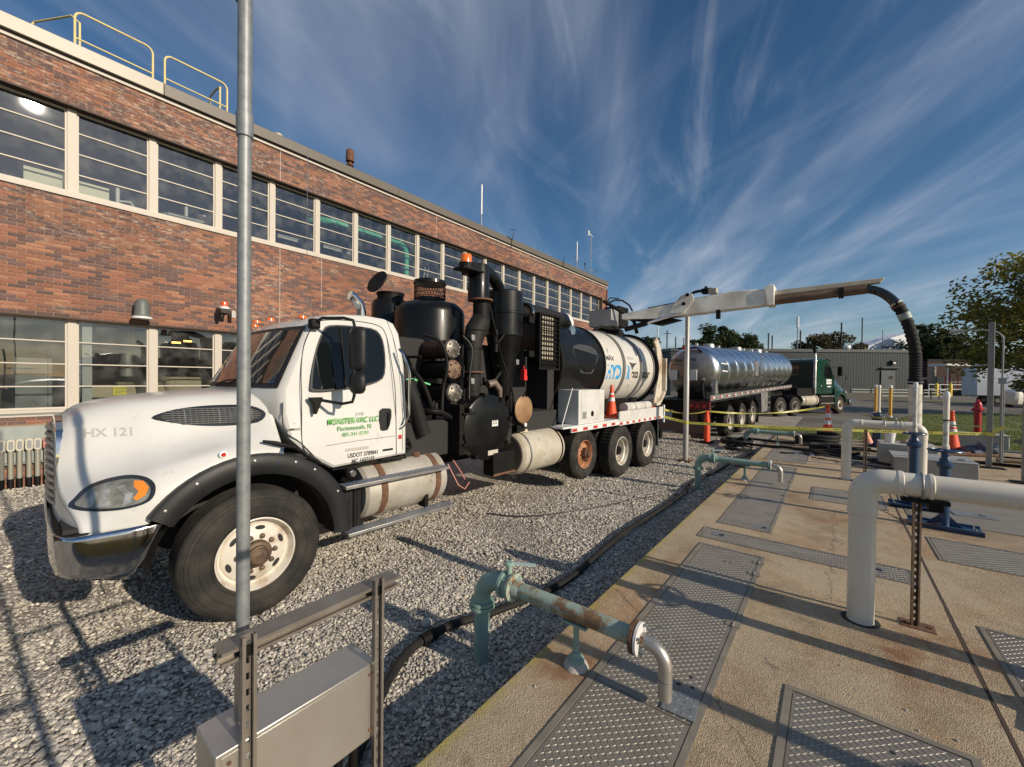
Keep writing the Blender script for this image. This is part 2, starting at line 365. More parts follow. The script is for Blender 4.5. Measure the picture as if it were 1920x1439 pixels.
def scatter(name, pts, scales, colc, smin, smax):
    me = bpy.data.meshes.new(name); me.from_pydata(pts, [], [])
    a = me.attributes.new('sz', 'FLOAT', 'POINT'); a.data.foreach_set('value', scales)
    o = bpy.data.objects.new(name, me); COL.objects.link(o); o['kind'] = 'stuff'
    ng = bpy.data.node_groups.new(name, 'GeometryNodeTree'); N, L = ng.nodes, ng.links
    ng.interface.new_socket('Geometry', in_out='INPUT', socket_type='NodeSocketGeometry'); ng.interface.new_socket('Geometry', in_out='OUTPUT', socket_type='NodeSocketGeometry')
    gi, go = N.new('NodeGroupInput'), N.new('NodeGroupOutput')
    ip = N.new('GeometryNodeInstanceOnPoints'); ci = N.new('GeometryNodeCollectionInfo')
    ci.inputs[0].default_value = colc; ci.inputs['Separate Children'].default_value = True; ci.inputs['Reset Children'].default_value = True
    L.new(gi.outputs[0], ip.inputs['Points']); L.new(ci.outputs[0], ip.inputs['Instance']); ip.inputs['Pick Instance'].default_value = True
    rv = N.new('FunctionNodeRandomValue'); rv.data_type = 'FLOAT_VECTOR'; rv.inputs[0].default_value = (-.5, -.5, 0); rv.inputs[1].default_value = (.5, .5, 6.28)
    L.new(rv.outputs[0], ip.inputs['Rotation'])
    na = N.new('GeometryNodeInputNamedAttribute'); na.data_type = 'FLOAT'; na.inputs[0].default_value = 'sz'; L.new(na.outputs[0], ip.inputs['Scale'])
    L.new(ip.outputs[0], go.inputs[0])
    mo = o.modifiers.new('scatter', 'NODES'); mo.node_group = ng
    return o
def make_stones():
    rnd = random.Random(11); pts = []; sc = []
    def add(x0, x1, y0, y1, dens, s0, s1):
        for _ in range(int((x1-x0)*(y1-y0)*dens)):
            x, y = rnd.uniform(x0, x1), rnd.uniform(y0, y1)
            s = rnd.uniform(s0, s1) * (1.6 if rnd.random() < .05 else 1)*(.8+.5*(noise.noise(Vector((x*1.3, y*1.3, 2)))+.5))
            pts.append((x, y, gh(x, y)+s*.25)); sc.append(s)
    add(-3.2, -1.44, -.6, 3.2, 3000, .0060, .0145)
    add(-5.2, -3.2, -.8, 4.2, 2000, .0070, .0160)
    add(-3.2, -1.44, 3.2, 7.0, 1800, .0070, .0160)
    add(-11.4, -5.2, -.8, 3.2, 600, .010, .019)
    add(-5.2, -3.2, 4.2, 9.0, 950, .009, .017)
    add(-4.2, -1.44, 7.0, 14.0, 620, .010, .019)
    scatter('gravel_stones', pts, sc, rocks(), 0, 0)
make_stones()

def make_grass():
    col = bpy.data.collections.new('grass_shapes'); rnd = random.Random(5)
    gm = pm('grass_blade', (.125, .185, .038), .8, col2=(.28, .26, .085), scale=900, amt=.8)
    for i in range(4):
        g = G()
        for k in range(9):
            a = rnd.uniform(0, 6.28); x, y = rnd.uniform(-1, 1), rnd.uniform(-1, 1); w = .12; h = rnd.uniform(.9, 2.0); l = rnd.uniform(.2, .9)
            g.add([(x-w*sin(a), y+w*cos(a), 0), (x+w*sin(a), y-w*cos(a), 0), (x+l*cos(a), y+l*sin(a), h)], [(0, 1, 2)])
        me = g.mesh('grass_shape', gm, sharp=0, recalc=False); o = bpy.data.objects.new('grass_shape', me); col.objects.link(o)
    pts = []; sc = []
    def inside(x, y):
        c = False; n = len(GRASS_PTS)
        for i in range(n):
            x1, y1 = GRASS_PTS[i]; x2, y2 = GRASS_PTS[(i+1) % n]
            if (y1 > y) != (y2 > y) and x < (x2-x1)*(y-y1)/(y2-y1)+x1: c = not c
        return c
    for _ in range(46000):
        x = rnd.uniform(-2.6, 9.5); y = rnd.uniform(16.4, 37)
        if y > 24 and rnd.random() < .45: continue
        if inside(x, y) and noise.noise(Vector((x*.8, y*.5, 3))) > -.42: pts.append((x, y, .255)); sc.append(rnd.uniform(.02, .038))
    scatter('grass_blades', pts, sc, col, 0, 0)
make_grass()

# ================================================================== SETTING: concrete deck
def concrete_mat():
    m, N, L = nodes_of('exposed_concrete'); b = N['Principled BSDF']; b.inputs['Roughness'].default_value = .88
    t = N.new('ShaderNodeTexCoord')
    def nz(s, d=5, r=.6):
        n = N.new('ShaderNodeTexNoise'); n.inputs['Scale'].default_value = s; n.inputs['Detail'].default_value = d; n.inputs['Roughness'].default_value = r
        L.new(t.outputs['Object'], n.inputs['Vector']); return n
    base = N.new('ShaderNodeValToRGB'); L.new(nz(1.1, 9, .68).outputs['Fac'], base.inputs[0]); e = base.color_ramp.elements
    e[0].position = .32; e[0].color = (.28, .21, .13, 1); e[1].position = .68; e[1].color = (.53, .41, .265, 1)
    k = e.new(.5); k.color = (.43, .33, .21, 1)
    v = N.new('ShaderNodeTexVoronoi'); v.inputs['Scale'].default_value = 170; L.new(t.outputs['Object'], v.inputs['Vector'])
    sp = N.new('ShaderNodeMapRange'); sp.inputs[1].default_value = 0; sp.inputs[2].default_value = 1; sp.inputs[3].default_value = .62; sp.inputs[4].default_value = 1.25
    bw = N.new('ShaderNodeSeparateColor'); L.new(v.outputs['Color'], bw.inputs[0]); L.new(bw.outputs[0], sp.inputs[0])
    mx = N.new('ShaderNodeMix'); mx.data_type = 'RGBA'; mx.blend_type = 'MULTIPLY'; mx.inputs[0].default_value = 1; L.new(base.outputs[0], mx.inputs[6]); L.new(sp.outputs[0], mx.inputs[7])
    # rusty stains
    st = N.new('ShaderNodeMapRange'); st.inputs[1].default_value = .50; st.inputs[2].default_value = .68; st.inputs[4].default_value = .8; L.new(nz(.9, 8, .72).outputs['Fac'], st.inputs[0])
    m2 = N.new('ShaderNodeMix'); m2.data_type = 'RGBA'; m2.blend_type = 'MULTIPLY'; L.new(st.outputs[0], m2.inputs[0]); L.new(mx.outputs[2], m2.inputs[6]); m2.inputs[7].default_value = (.78, .50, .30, 1)
    # grey worn patches
    gr = N.new('ShaderNodeMapRange'); gr.inputs[1].default_value = .46; gr.inputs[2].default_value = .64; gr.inputs[4].default_value = .8
    g_ = nz(.55, 7); L.new(g_.outputs['Fac'], gr.inputs[0])
    m3 = N.new('ShaderNodeMix'); m3.data_type = 'RGBA'; L.new(gr.outputs[0], m3.inputs[0]); L.new(m2.outputs[2], m3.inputs[6]); m3.inputs[7].default_value = (.40, .325, .23, 1)
    # local rust round three feet
    cur = m3.outputs[2]
    for (x, y, r, s) in ((-1.2, 2.2, .36, .95), (.35, 3.62, .26, .9), (.62, 3.9, .35, .75), (.45, 3.35, .3, .6), (1.0, 6.9, .6, .5), (-.5, 2.6, .3, .4)):
        d = N.new('ShaderNodeVectorMath'); d.operation = 'DISTANCE'; L.new(t.outputs['Object'], d.inputs[0]); d.inputs[1].default_value = (x, y, .3)
        mr = N.new('ShaderNodeMapRange'); mr.inputs[1].default_value = r; mr.inputs[2].default_value = r*.2; mr.inputs[4].default_value = s; L.new(d.outputs['Value'], mr.inputs[0])
        n_ = nz(7, 6); mm = N.new('ShaderNodeMath'); mm.operation = 'MULTIPLY'; L.new(mr.outputs[0], mm.inputs[0])
        m5 = N.new('ShaderNodeMapRange'); m5.inputs[1].default_value = .35; m5.inputs[2].default_value = .6; L.new(n_.outputs['Fac'], m5.inputs[0]); L.new(m5.outputs[0], mm.inputs[1])
        mxx = N.new('ShaderNodeMix'); mxx.data_type = 'RGBA'; L.new(mm.outputs[0], mxx.inputs[0]); L.new(cur, mxx.inputs[6]); mxx.inputs[7].default_value = (.22, .095, .04, 1); cur = mxx.outputs[2]
    # dark spots, drips and thin cracks
    for (sc_, lo_, hi_, cc) in ((5.5, .62, .69, (.13, .09, .055, 1)), (1.7, .55, .68, (.25, .19, .125, 1)), (14, .64, .70, (.62, .52, .38, 1))):
        q = N.new('ShaderNodeMapRange'); q.inputs[1].default_value = lo_; q.inputs[2].default_value = hi_; q.inputs[4].default_value = .6; L.new(nz(sc_, 9, .7).outputs['Fac'], q.inputs[0])
        w_ = N.new('ShaderNodeMix'); w_.data_type = 'RGBA'; L.new(q.outputs[0], w_.inputs[0]); L.new(cur, w_.inputs[6]); w_.inputs[7].default_value = cc; cur = w_.outputs[2]
    wv = N.new('ShaderNodeTexVoronoi'); wv.feature = 'DISTANCE_TO_EDGE'; wv.inputs['Scale'].default_value = .42
    wa = N.new('ShaderNodeMixRGB'); wa.blend_type = 'ADD'; wa.inputs[0].default_value = .22; L.new(t.outputs['Object'], wa.inputs[1]); L.new(nz(3.5, 7, .7).outputs['Color'], wa.inputs[2]); L.new(wa.outputs[0], wv.inputs['Vector'])
    ck = N.new('ShaderNodeMapRange'); ck.inputs[1].default_value = .0035; ck.inputs[2].default_value = 0; ck.inputs[4].default_value = .75; L.new(wv.outputs['Distance'], ck.inputs[0])
    w_ = N.new('ShaderNodeMix'); w_.data_type = 'RGBA'; L.new(ck.outputs[0], w_.inputs[0]); L.new(cur, w_.inputs[6]); w_.inputs[7].default_value = (.10, .07, .045, 1); cur = w_.outputs[2]
    # algae along the left edge
    sx = N.new('ShaderNodeSeparateXYZ'); L.new(t.outputs['Object'], sx.inputs[0])
    al = N.new('ShaderNodeMapRange'); al.inputs[1].default_value = -1.375; al.inputs[2].default_value = -1.45; al.inputs[4].default_value = .8; L.new(sx.outputs[0], al.inputs[0])
    an = N.new('ShaderNodeMapRange'); an.inputs[1].default_value = .40; an.inputs[2].default_value = .58; L.new(nz(9, 5).outputs['Fac'], an.inputs[0])
    am = N.new('ShaderNodeMath'); am.operation = 'MULTIPLY'; L.new(al.outputs[0], am.inputs[0]); L.new(an.outputs[0], am.inputs[1])
    m4 = N.new('ShaderNodeMix'); m4.data_type = 'RGBA'; L.new(am.outputs[0], m4.inputs[0]); L.new(cur, m4.inputs[6]); m4.inputs[7].default_value = (.36, .31, .04, 1)
    L.new(m4.outputs[2], b.inputs['Base Color'])
    bp = N.new('ShaderNodeBump'); bp.inputs['Strength'].default_value = .55; bp.inputs['Distance'].default_value = .006
    ad = N.new('ShaderNodeMath'); ad.operation = 'ADD'; L.new(v.outputs['Distance'], ad.inputs[0]); L.new(nz(22, 5).outputs['Fac'], ad.inputs[1])
    L.new(ad.outputs[0], bp.inputs['Height']); L.new(bp.outputs[0], b.inputs['Normal'])
    return m
DECKM = concrete_mat()
ZD = .30
JX = .712                              # joint between the two slabs
g = G(); g.bx(-1.45, JX-.004, -3, 16.3, -.03, ZD); struct(g.obj('concrete_deck', DECKM, bevel=.008))
g = G(); g.bx(JX+.004, 5.05, -3, 16.3, -.03, ZD); struct(g.obj('concrete_deck', DECKM, bevel=.008))
g = G(); rr = random.Random(2)
pp = [(JX+rr.uniform(-.006, .006), -3+i*.35) for i in range(56)]
g.grid([[(x-.006-.004*rr.random(), y, ZD+.0015), (x+.006+.004*rr.random(), y, ZD+.0015)] for x, y in pp]); struct(g.obj('slab_joint', pm('joint_dirt', (.07, .045, .03), .9), sharp=0))

PLATE = pm('checker_plate', (.265, .24, .20), .45, .25, col2=(.17, .15, .125), scale=4, amt=.7, col3=(.25, .15, .08), lo3=.60, hi3=.75, scale3=2.5, rough2=.6)
TREAD = pm('tread_lug', (.33, .30, .25), .45, .2, col2=(.22, .195, .165), scale=5, amt=.7)
FRAMEM = pm('cover_frame', (.22, .195, .155), .6, .2, col2=(.34, .30, .23), scale=6, amt=.6)
def plate(label, x0, x1, y0, y1, frame=.035, pitch=.0245, holes=(), hinges=(), latch=(), seams=(), grp='checker plate covers set in the concrete'):
    t = thing('checker_plate_cover', label, 'hatch cover', ((x0+x1)/2, (y0+y1)/2, ZD), 0, grp)
    w, l = (x1-x0)/2, (y1-y0)/2; g = G()
    f = frame
    if f:
        g.bx(-w, w, -l, -l+f, .0005, .0075); g.bx(-w, w, l-f, l, .0005, .0075); g.bx(-w, -w+f, -l+f+.001, l-f-.001, .0005, .0075); g.bx(w-f, w, -l+f+.001, l-f-.001, .0005, .0075)
        g.obj('frame', FRAMEM, t)
    e = f+.006
    ys = [-l+e]+[s-(y0+y1)/2 for s in seams]+[l-e]
    for a, b in zip(ys[:-1], ys[1:]):
        g = G(); g.bx(-w+e, w-e, a+.003, b-.003, .001, .005); g.obj('plate', PLATE, t)
    vs = []; fs = []; nx = int((2*w-2*e-.01)/pitch); ny = int((2*l-2*e-.01)/pitch); hl, hw, hh = .0150, .0040, .0026
    for i in range(nx):
        for j in range(ny):
            x = -w+e+.02+i*pitch; y = -l+e+.02+j*pitch; a = (pi/4 if (i+j) % 2 else -pi/4)+.12; ca, sa = cos(a), sin(a)
            if any((x-hx)**2+(y-hy)**2 < .02**2 for hx, hy in holes): continue
            if any(abs(y-yy) < .014 for yy in ys): continue
            n = len(vs)
            for p, q, z in ((-hl, 0, 0), (0, -hw, 0), (hl, 0, 0), (0, hw, 0), (-hl*.45, 0, hh), (hl*.45, 0, hh)):
                vs.append((x+p*ca-q*sa, y+p*sa+q*ca, .005+z))
            fs += [(n, n+1, n+4), (n+1, n+2, n+5), (n+1, n+5, n+4), (n+2, n+3, n+5), (n+3, n, n+4), (n+3, n+4, n+5)]
    g = G(); g.add(vs, fs); o = g.obj('tread', TREAD, t, sharp=0, recalc=False); o['kind'] = 'stuff'
    for hx, hy in holes: G().lathe([(.012, .0052), (.012, .0058)], (hx, hy, 0), n=14).obj('lift_hole', DARK, t)
    for hx, hy in hinges: 
        g = G(); g.bx(hx-.045, hx+.045, hy-.032, hy+.032, .0055, .012); g.cyl((hx, hy-.035, .012), (hx, hy+.035, .012), .007, n=10); g.obj('hinge', FRAMEM, t)
    for hx, hy in latch:
        g = G(); g.bx(hx-.07, hx+.07, hy-.055, hy+.055, .0055, .0085); g.obj('latch_plate', GALV, t)
        g = G(); g.bx(hx+.0, hx+.05, hy-.03, hy+.03, .0088, .0095); g.obj('latch_pocket', DARK, t)
    return t
plate('long checker plate cover under the first green pipe, in the foreground', -1.10, -.50, 1.1, 4.72, seams=(2.17, 4.05), holes=((.17, -.38), (.2, -.46), (.13, -.48), (.0, 1.45), (.05, 1.45)), hinges=((.265, .35), (.265, 1.33), (.265, 1.62)))
plate('long checker plate cover under the second green pipe', -1.10, -.53, 5.52, 10.05, seams=(7.6,), hinges=((.25, -.3), (.25, .8)), latch=((.17, -2.12),), holes=((-.02, -2.1), (.03, -2.1)))
plate('narrow checker plate strip running crosswise between the first two long covers', -1.18, .60, 4.90, 5.27, frame=.022, latch=((-.70, .0), (.62, .0)))
plate('small square checker plate cover left of the second white pipe', -.25, .62, 7.52, 8.46, frame=.018)
plate('checker plate cover at the bottom right with a chipped concrete corner', -.19, .56, .2, 2.82, holes=((.06, 1.10), (.10, 1.03)))
plate('wide checker plate cover in front of the blue stand base', .85, 3.2, 5.76, 6.55, frame=.02)
plate('wide checker plate cover behind the blue stand with a small bright plate on it', .80, 3.2, 7.28, 9.1, frame=.02)
plate('checker plate cover at the right edge beside the near blue base', .84, 2.6, 3.45, 4.37, frame=.03)
plate('checker plate cover under the third green pipe by the black hoses', -1.20, -.42, 10.7, 12.85, frame=.02)
plate('farthest checker plate cover, behind the coiled hose', -.80, .42, 14.2, 15.55, frame=.02)
plate('checker plate cover beyond the second white pipe leg', .3, .85, 11.4, 13.1, frame=.02)
# small loose plate under the elbow
t = thing('loose_tread_plate', 'small bright square of tread plate lying under the stainless elbow', 'plate', (-.615, 2.275, ZD+.009), .06)
G().bx(-.082, .082, -.085, .085, 0, .005).obj('plate', GALV, t)
vs = []; fs = []
for i in range(4):
    for j in range(4):
        x, y = -.057+i*.038, -.06+j*.04; a = pi/4 if (i+j) % 2 else -pi/4; n = len(vs)
        for p, q, z in ((-.016, 0, 0), (0, -.005, 0), (.016, 0, 0), (0, .005, 0), (0, 0, .003)): vs.append((x+p*cos(a)-q*sin(a), y+p*sin(a)+q*cos(a), .005+z))
        fs += [(n, n+1, n+4), (n+1, n+2, n+4), (n+2, n+3, n+4), (n+3, n, n+4)]
o = G().add(vs, fs).obj('tread', GALV, t, sharp=0, recalc=False); o['kind'] = 'stuff'
t = thing('bright_plate', 'small bright metal plate lying on the wide cover behind the blue stand', 'plate', (1.48, 8.0, ZD+.009), .1)
G().bx(-.2, .2, -.13, .13, 0, .006).obj('plate', STAIN, t); G().bx(.06, .1, -.03, .03, .0062, .02).obj('latch', GALV, t)
# chips of stone and debris on the deck
rr = random.Random(8)
PB = ['between the white pipe foot and the bottom cover', 'left of the rust spot', 'above the right end of the bottom cover', 'near the slab joint at the bottom right', 'left of the bottom right cover', 'just above the corner of the bottom right cover', 'close above the bottom right cover', 'beside the rust stain by the strut foot', 'at the deck edge by the narrow plate strip', 'at the deck edge beside the second long cover', 'nearest the top edge of the bottom right cover', 'between the long cover and the narrow strip', 'behind the nearest white pipe leg', 'on the deck edge left of the first long cover', 'at the right frame edge by the bottom cover', 'left of the nearest white pipe leg']
for i in range(16):
    x, y = [(.18, 3.3), (.06, 3.22), (.36, 2.86), (.5, 2.9), (-.34, 2.35), (-.3, 3.0), (.1, 2.95), (.3, 3.4), (-1.3, 5.2), (-1.25, 6.6), (.33, 3.0), (-.4, 4.9), (.2, 4.4), (-1.3, 1.9), (.58, 2.75), (-.05, 3.6)][i]
    bm = bmesh.new(); bmesh.ops.create_icosphere(bm, subdivisions=1, radius=1)
    r = rr.uniform(.004, .009); 
    for v in bm.verts: v.co = Vector((v.co.x*r*rr.uniform(.9, 1.7), v.co.y*r, v.co.z*r*.6))*rr.uniform(.85, 1.1)
    me = bpy.data.meshes.new('pebble'); bm.to_mesh(me); bm.free(); me.materials.append(CONC)
    o = bpy.data.objects.new('pebble', me); COL.objects.link(o); o.location = (x, y, ZD+r*.4); tag(o, 'small loose pebble on the concrete ' + PB[i], 'pebble', 'loose pebbles on the concrete deck')
# fist-size stone on the gravel
bm = bmesh.new(); bmesh.ops.create_icosphere(bm, subdivisions=2, radius=.042)
for v in bm.verts: v.co *= 1+.25*noise.noise(v.co*30); v.co.z *= .8
me = bpy.data.meshes.new('large_stone'); bm.to_mesh(me); bm.free(); me.materials.append(CONC)
o = bpy.data.objects.new('large_stone', me); COL.objects.link(o); o.location = (-2.58, 2.20, .045); tag(o, 'fist-sized pale stone lying on the gravel left of the green pipe', 'stone')

# ================================================================== BRICK BUILDING
WX = -11.5
Y0, Y1 = -5.0, 24.42
bld = thing('brick_building', 'long two storey red brick building with two bands of windows', 'building', (WX, 0, 0))
MORT = pm('mortar', (.30, .205, .135), .9, col2=(.22, .15, .10), scale=4, amt=.6)
ZL0, ZL1, ZU0, ZU1, ZT = 1.37, 3.09, 5.53, 7.14, 8.0
YE = 23.82                         # right end of the window bands
g = G()
for z0, z1 in ((-.1, ZL0-.05), (ZL1, ZU0-.09), (ZU1, ZT)): g.bx(-.3, 0, Y0, Y1-.01, z0, z1)
g.bx(-.3, 0, YE, Y1-.01, ZL0-.05, ZL1); g.bx(-.3, 0, YE, Y1-.01, ZU0-.09, ZU1)
g.bx(-14, -.3, Y1-.31, Y1-.01, -.1, ZT)                       # far end wall
g.obj('wall', MORT, bld, sharp=0)
def brick_mat():
    m, N, L = nodes_of('brick_face'); b = N['Principled BSDF']; b.inputs['Roughness'].default_value = .8
    at_ = N.new('ShaderNodeAttribute'); at_.attribute_name = 'tint'; t = N.new('ShaderNodeTexCoord')
    n = N.new('ShaderNodeTexNoise'); n.inputs['Scale'].default_value = 26; n.inputs['Detail'].default_value = 6; L.new(t.outputs['Object'], n.inputs['Vector'])
    mr = N.new('ShaderNodeMapRange'); mr.inputs[1].default_value = .3; mr.inputs[2].default_value = .7; mr.inputs[3].default_value = .7; mr.inputs[4].default_value = 1.25; L.new(n.outputs['Fac'], mr.inputs[0])
    mx = N.new('ShaderNodeMix'); mx.data_type = 'RGBA'; mx.blend_type = 'MULTIPLY'; mx.inputs[0].default_value = 1
    L.new(at_.outputs['Color'], mx.inputs[6]); L.new(mr.outputs[0], mx.inputs[7])
    # lime bloom: ragged white streaks under the parapet and below the upper sill, thinning to the right
    ge = N.new('ShaderNodeNewGeometry'); sp = N.new('ShaderNodeSeparateXYZ'); L.new(ge.outputs['Position'], sp.inputs[0])
    def MR(src, a, b_, c, d):
        q = N.new('ShaderNodeMapRange'); q.inputs[1].default_value = a; q.inputs[2].default_value = b_; q.inputs[3].default_value = c; q.inputs[4].default_value = d; L.new(src, q.inputs[0]); return q.outputs[0]
    def MA(op, x, y):
        q = N.new('ShaderNodeMath'); q.operation = op
        for i, v in enumerate((x, y)):
            if isinstance(v, (int, float)): q.inputs[i].default_value = v
            else: L.new(v, q.inputs[i])
        return q.outputs[0]
    def NZ(sc, det):
        mp = N.new('ShaderNodeMapping'); mp.inputs['Scale'].default_value = sc; L.new(ge.outputs['Position'], mp.inputs[0])
        q = N.new('ShaderNodeTexNoise'); q.inputs['Scale'].default_value = 1; q.inputs['Detail'].default_value = det; q.inputs['Roughness'].default_value = .65; L.new(mp.outputs[0], q.inputs['Vector']); return q.outputs['Fac']
    top = MA('MULTIPLY', MR(sp.outputs[2], 6.9, 7.3, 0, .13), MR(sp.outputs[1], 3, 12, 1, .2))
    mid = MA('MULTIPLY', MR(sp.outputs[2], 4.2, 5.4, 0, .12), MR(sp.outputs[1], 1.5, 7, 1, .1))
    big = MA('ADD', NZ((.5, .55, 1.1), 4), MA('ADD', top, mid))
    fine = NZ((1, 9, 26), 6)
    bl = MA('MULTIPLY', MR(big, .50, .68, 0, 1), MR(fine, .50, .66, 0, .8))
    m9 = N.new('ShaderNodeMix'); m9.data_type = 'RGBA'; L.new(bl, m9.inputs[0]); L.new(mx.outputs[2], m9.inputs[6]); m9.inputs[7].default_value = (.46, .36, .29, 1)
    L.new(m9.outputs[2], b.inputs['Base Color'])
    bp = N.new('ShaderNodeBump'); bp.inputs['Strength'].default_value = .4; bp.inputs['Distance'].default_value = .004; L.new(n.outputs['Fac'], bp.inputs['Height']); L.new(bp.outputs[0], b.inputs['Normal'])
    return m
BRICKM = brick_mat()
BP, BC = .2185, .0645
rb = random.Random(21)
def tint(y, z, rnd):
    # patches of mixed firings and a slanting figure through the bond
    fig = sin((y*1.1+z*3.9)*1.9)+sin((y*1.3-z*3.7)*2.1+1)
    r = rnd.random()+.11*fig
    if r < .34: c = Vector((.105, .060, .055))
    elif r < .50: c = Vector((.150, .070, .052))
    elif r < .84: c = Vector((.225, .092, .055))
    else: c = Vector((.260, .118, .068))
    return c*1.12*rnd.uniform(.80, 1.18)*(1+.22*noise.noise(Vector((y*.35, z*.6, 11))))
def brick_mesh(c, l=BP-.0105):
    me = bpy.data.meshes.new('brick'); x0, x1 = -.004, .006; a, h = l/2, (BC-.0095)/2
    vs = [(x0, -a, -h), (x0, a, -h), (x0, a, h), (x0, -a, h), (x1, -a, -h), (x1, a, -h), (x1, a, h), (x1, -a, h)]
    me.from_pydata(vs, [], [(4, 5, 6, 7), (0, 1, 5, 4), (1, 2, 6, 5), (2, 3, 7, 6), (3, 0, 4, 7)])
    ca = me.color_attributes.new('tint', 'FLOAT_COLOR', 'CORNER')
    for d in ca.data: d.color = (*c, 1)
    me.materials.append(BRICKM); return me
variants = []
allb = []
for z0, z1 in ((0, ZL0-.12), (ZL1+.03, ZU0-.09), (ZU1+.03, ZT-.06)):
    nrow = int(round((z1-z0)/BC)); bc = (z1-z0)/nrow
    for i in range(nrow):
        z = z0+(i+.5)*bc; off = (i % 2)*BP/2
        k = int(Y0/BP)
        while True:
            y = k*BP+off; k += 1
            if y > Y1-.12: break
            if y < Y0+.2: continue
            if z < 1.10 and -5 < y < 2.6 and z > .38: continue        # behind the painted panel
            allb.append((y, z))
for z0, z1 in ((ZL0-.12, ZL1), (ZU0-.09, ZU1)):
    n = int((z1-z0)/BC)
    for i in range(n):
        for y in ((YE+.12, YE+.12+BP) if i % 2 else (YE+.16, YE+.16+BP*.9)): allb.append((y+.0, z0+(i+.5)*(z1-z0)/n))
eye = Vector((0, 0, EYE))
allb.sort(key=lambda q: ((Vector((WX, q[0], q[1]))-eye).length if .15 < q[0] < 7 and (q[1] > 3.0 or q[0] < .9) else 99))
near, rest = allb[:300], allb[300:]
pal = [(tint(y, z, rb)) for y, z in near]
cache = {}
for (y, z), c in zip(near, pal):
    key = tuple(round(v*28) for v in c)
    if key not in cache: cache[key] = brick_mesh(c)
    shared('brick', cache[key], bld, (0, y, z))
vs = []; fs = []; cols = []
for y, z in rest:
    c = tint(y, z, rb); n = len(vs); a, h = (BP-.0105)/2, (BC-.0095)/2; x1 = .006+rb.uniform(-.0015, .0015)
    if y+a > Y1: a = Y1-y
    vs += [(-.004, y-a, z-h), (-.004, y+a, z-h), (-.004, y+a, z+h), (-.004, y-a, z+h), (x1, y-a, z-h), (x1, y+a, z-h), (x1, y+a, z+h), (x1, y-a, z+h)]
    fs += [tuple(n+i for i in q) for q in ((4, 5, 6, 7), (0, 1, 5, 4), (1, 2, 6, 5), (2, 3, 7, 6), (3, 0, 4, 7))]
    cols += [(*c, 1)]*20
me = bpy.data.meshes.new('brickwork'); me.from_pydata(vs, [], fs)
ca = me.color_attributes.new('tint', 'FLOAT_COLOR', 'CORNER'); ca.data.foreach_set('color', [x for c in cols for x in c]); me.materials.append(BRICKM)
o = bpy.data.objects.new('brickwork', me); COL.objects.link(o); o.parent = bld; o['kind'] = 'stuff'

def glass_mat():
    m, N, L = nodes_of('window_glass'); N.remove(N['Principled BSDF'])
    tr = N.new('ShaderNodeBsdfTransparent'); tr.inputs[0].default_value = (.66, .70, .68, 1)
    gl = N.new('ShaderNodeBsdfGlossy'); gl.inputs['Roughness'].default_value = .012; gl.inputs[0].default_value = (.92, .95, 1, 1)
    fr = N.new('ShaderNodeFresnel'); fr.inputs[0].default_value = 2.05
    t = N.new('ShaderNodeTexCoord'); n = N.new('ShaderNodeTexNoise'); n.inputs['Scale'].default_value = 1.3; L.new(t.outputs['Object'], n.inputs['Vector'])
    bp = N.new('ShaderNodeBump'); bp.inputs['Strength'].default_value = .10; bp.inputs['Distance'].default_value = .02; L.new(n.outputs['Fac'], bp.inputs['Height']); L.new(bp.outputs[0], gl.inputs['Normal'])
    df = N.new('ShaderNodeBsdfDiffuse'); df.inputs[0].default_value = (.35, .36, .34, 1)
    n2 = N.new('ShaderNodeTexNoise'); n2.inputs['Scale'].default_value = 3.0; n2.inputs['Detail'].default_value = 8; L.new(t.outputs['Object'], n2.inputs['Vector'])
    mr = N.new('ShaderNodeMapRange'); mr.inputs[1].default_value = .45; mr.inputs[2].default_value = .8; mr.inputs[3].default_value = .03; mr.inputs[4].default_value = .26; L.new(n2.outputs['Fac'], mr.inputs[0])
    mx = N.new('ShaderNodeMixShader'); L.new(fr.outputs[0], mx.inputs[0]); L.new(tr.outputs[0], mx.inputs[1]); L.new(gl.outputs[0], mx.inputs[2])
    m2 = N.new('ShaderNodeMixShader'); L.new(mr.outputs[0], m2.inputs[0]); L.new(mx.outputs[0], m2.inputs[1]); L.new(df.outputs[0], m2.inputs[2])
    L.new(m2.outputs[0], N['Material Output'].inputs[0]); return m
WGLASS = glass_mat()
PITCHW = 1.2
def bay_edges():
    e = []; y = 1.03-5*PITCHW
    while y < YE-.2: e.append(y); y += PITCHW*.9975
    return e
E_ = bay_edges()
def win_meshes(z0, z1, tall):
    w = (PITCHW-.12)/2; h = z1-z0; g = G(); fr = .035
    g.bx(-.10, -.05, -w, -w+fr, 0, h); g.bx(-.10, -.05, w-fr, w, 0, h); g.bx(-.10, -.05, -w+fr, w-fr, h-fr, h); g.bx(-.10, -.05, -w+fr, w-fr, 0, fr)
    for i in (1, 2, 3): g.bx(-.098, -.058, -w+fr, w-fr, h*i/4-.011, h*i/4+.011)
    fm = g.mesh('window', FRAMEW, sharp=0)
    panes = []
    for i in range(4):
        q = G(); a, b = (fr if i == 0 else h*i/4+.011), (h-fr if i == 3 else h*(i+1)/4-.011); q.add([(-.080, -w+fr, a), (-.080, w-fr, a), (-.080, w-fr, b), (-.080, -w+fr, b)], [(0, 1, 2, 3)])
        panes.append(q.mesh('pane', WGLASS, sharp=0, recalc=False))
    return fm, panes
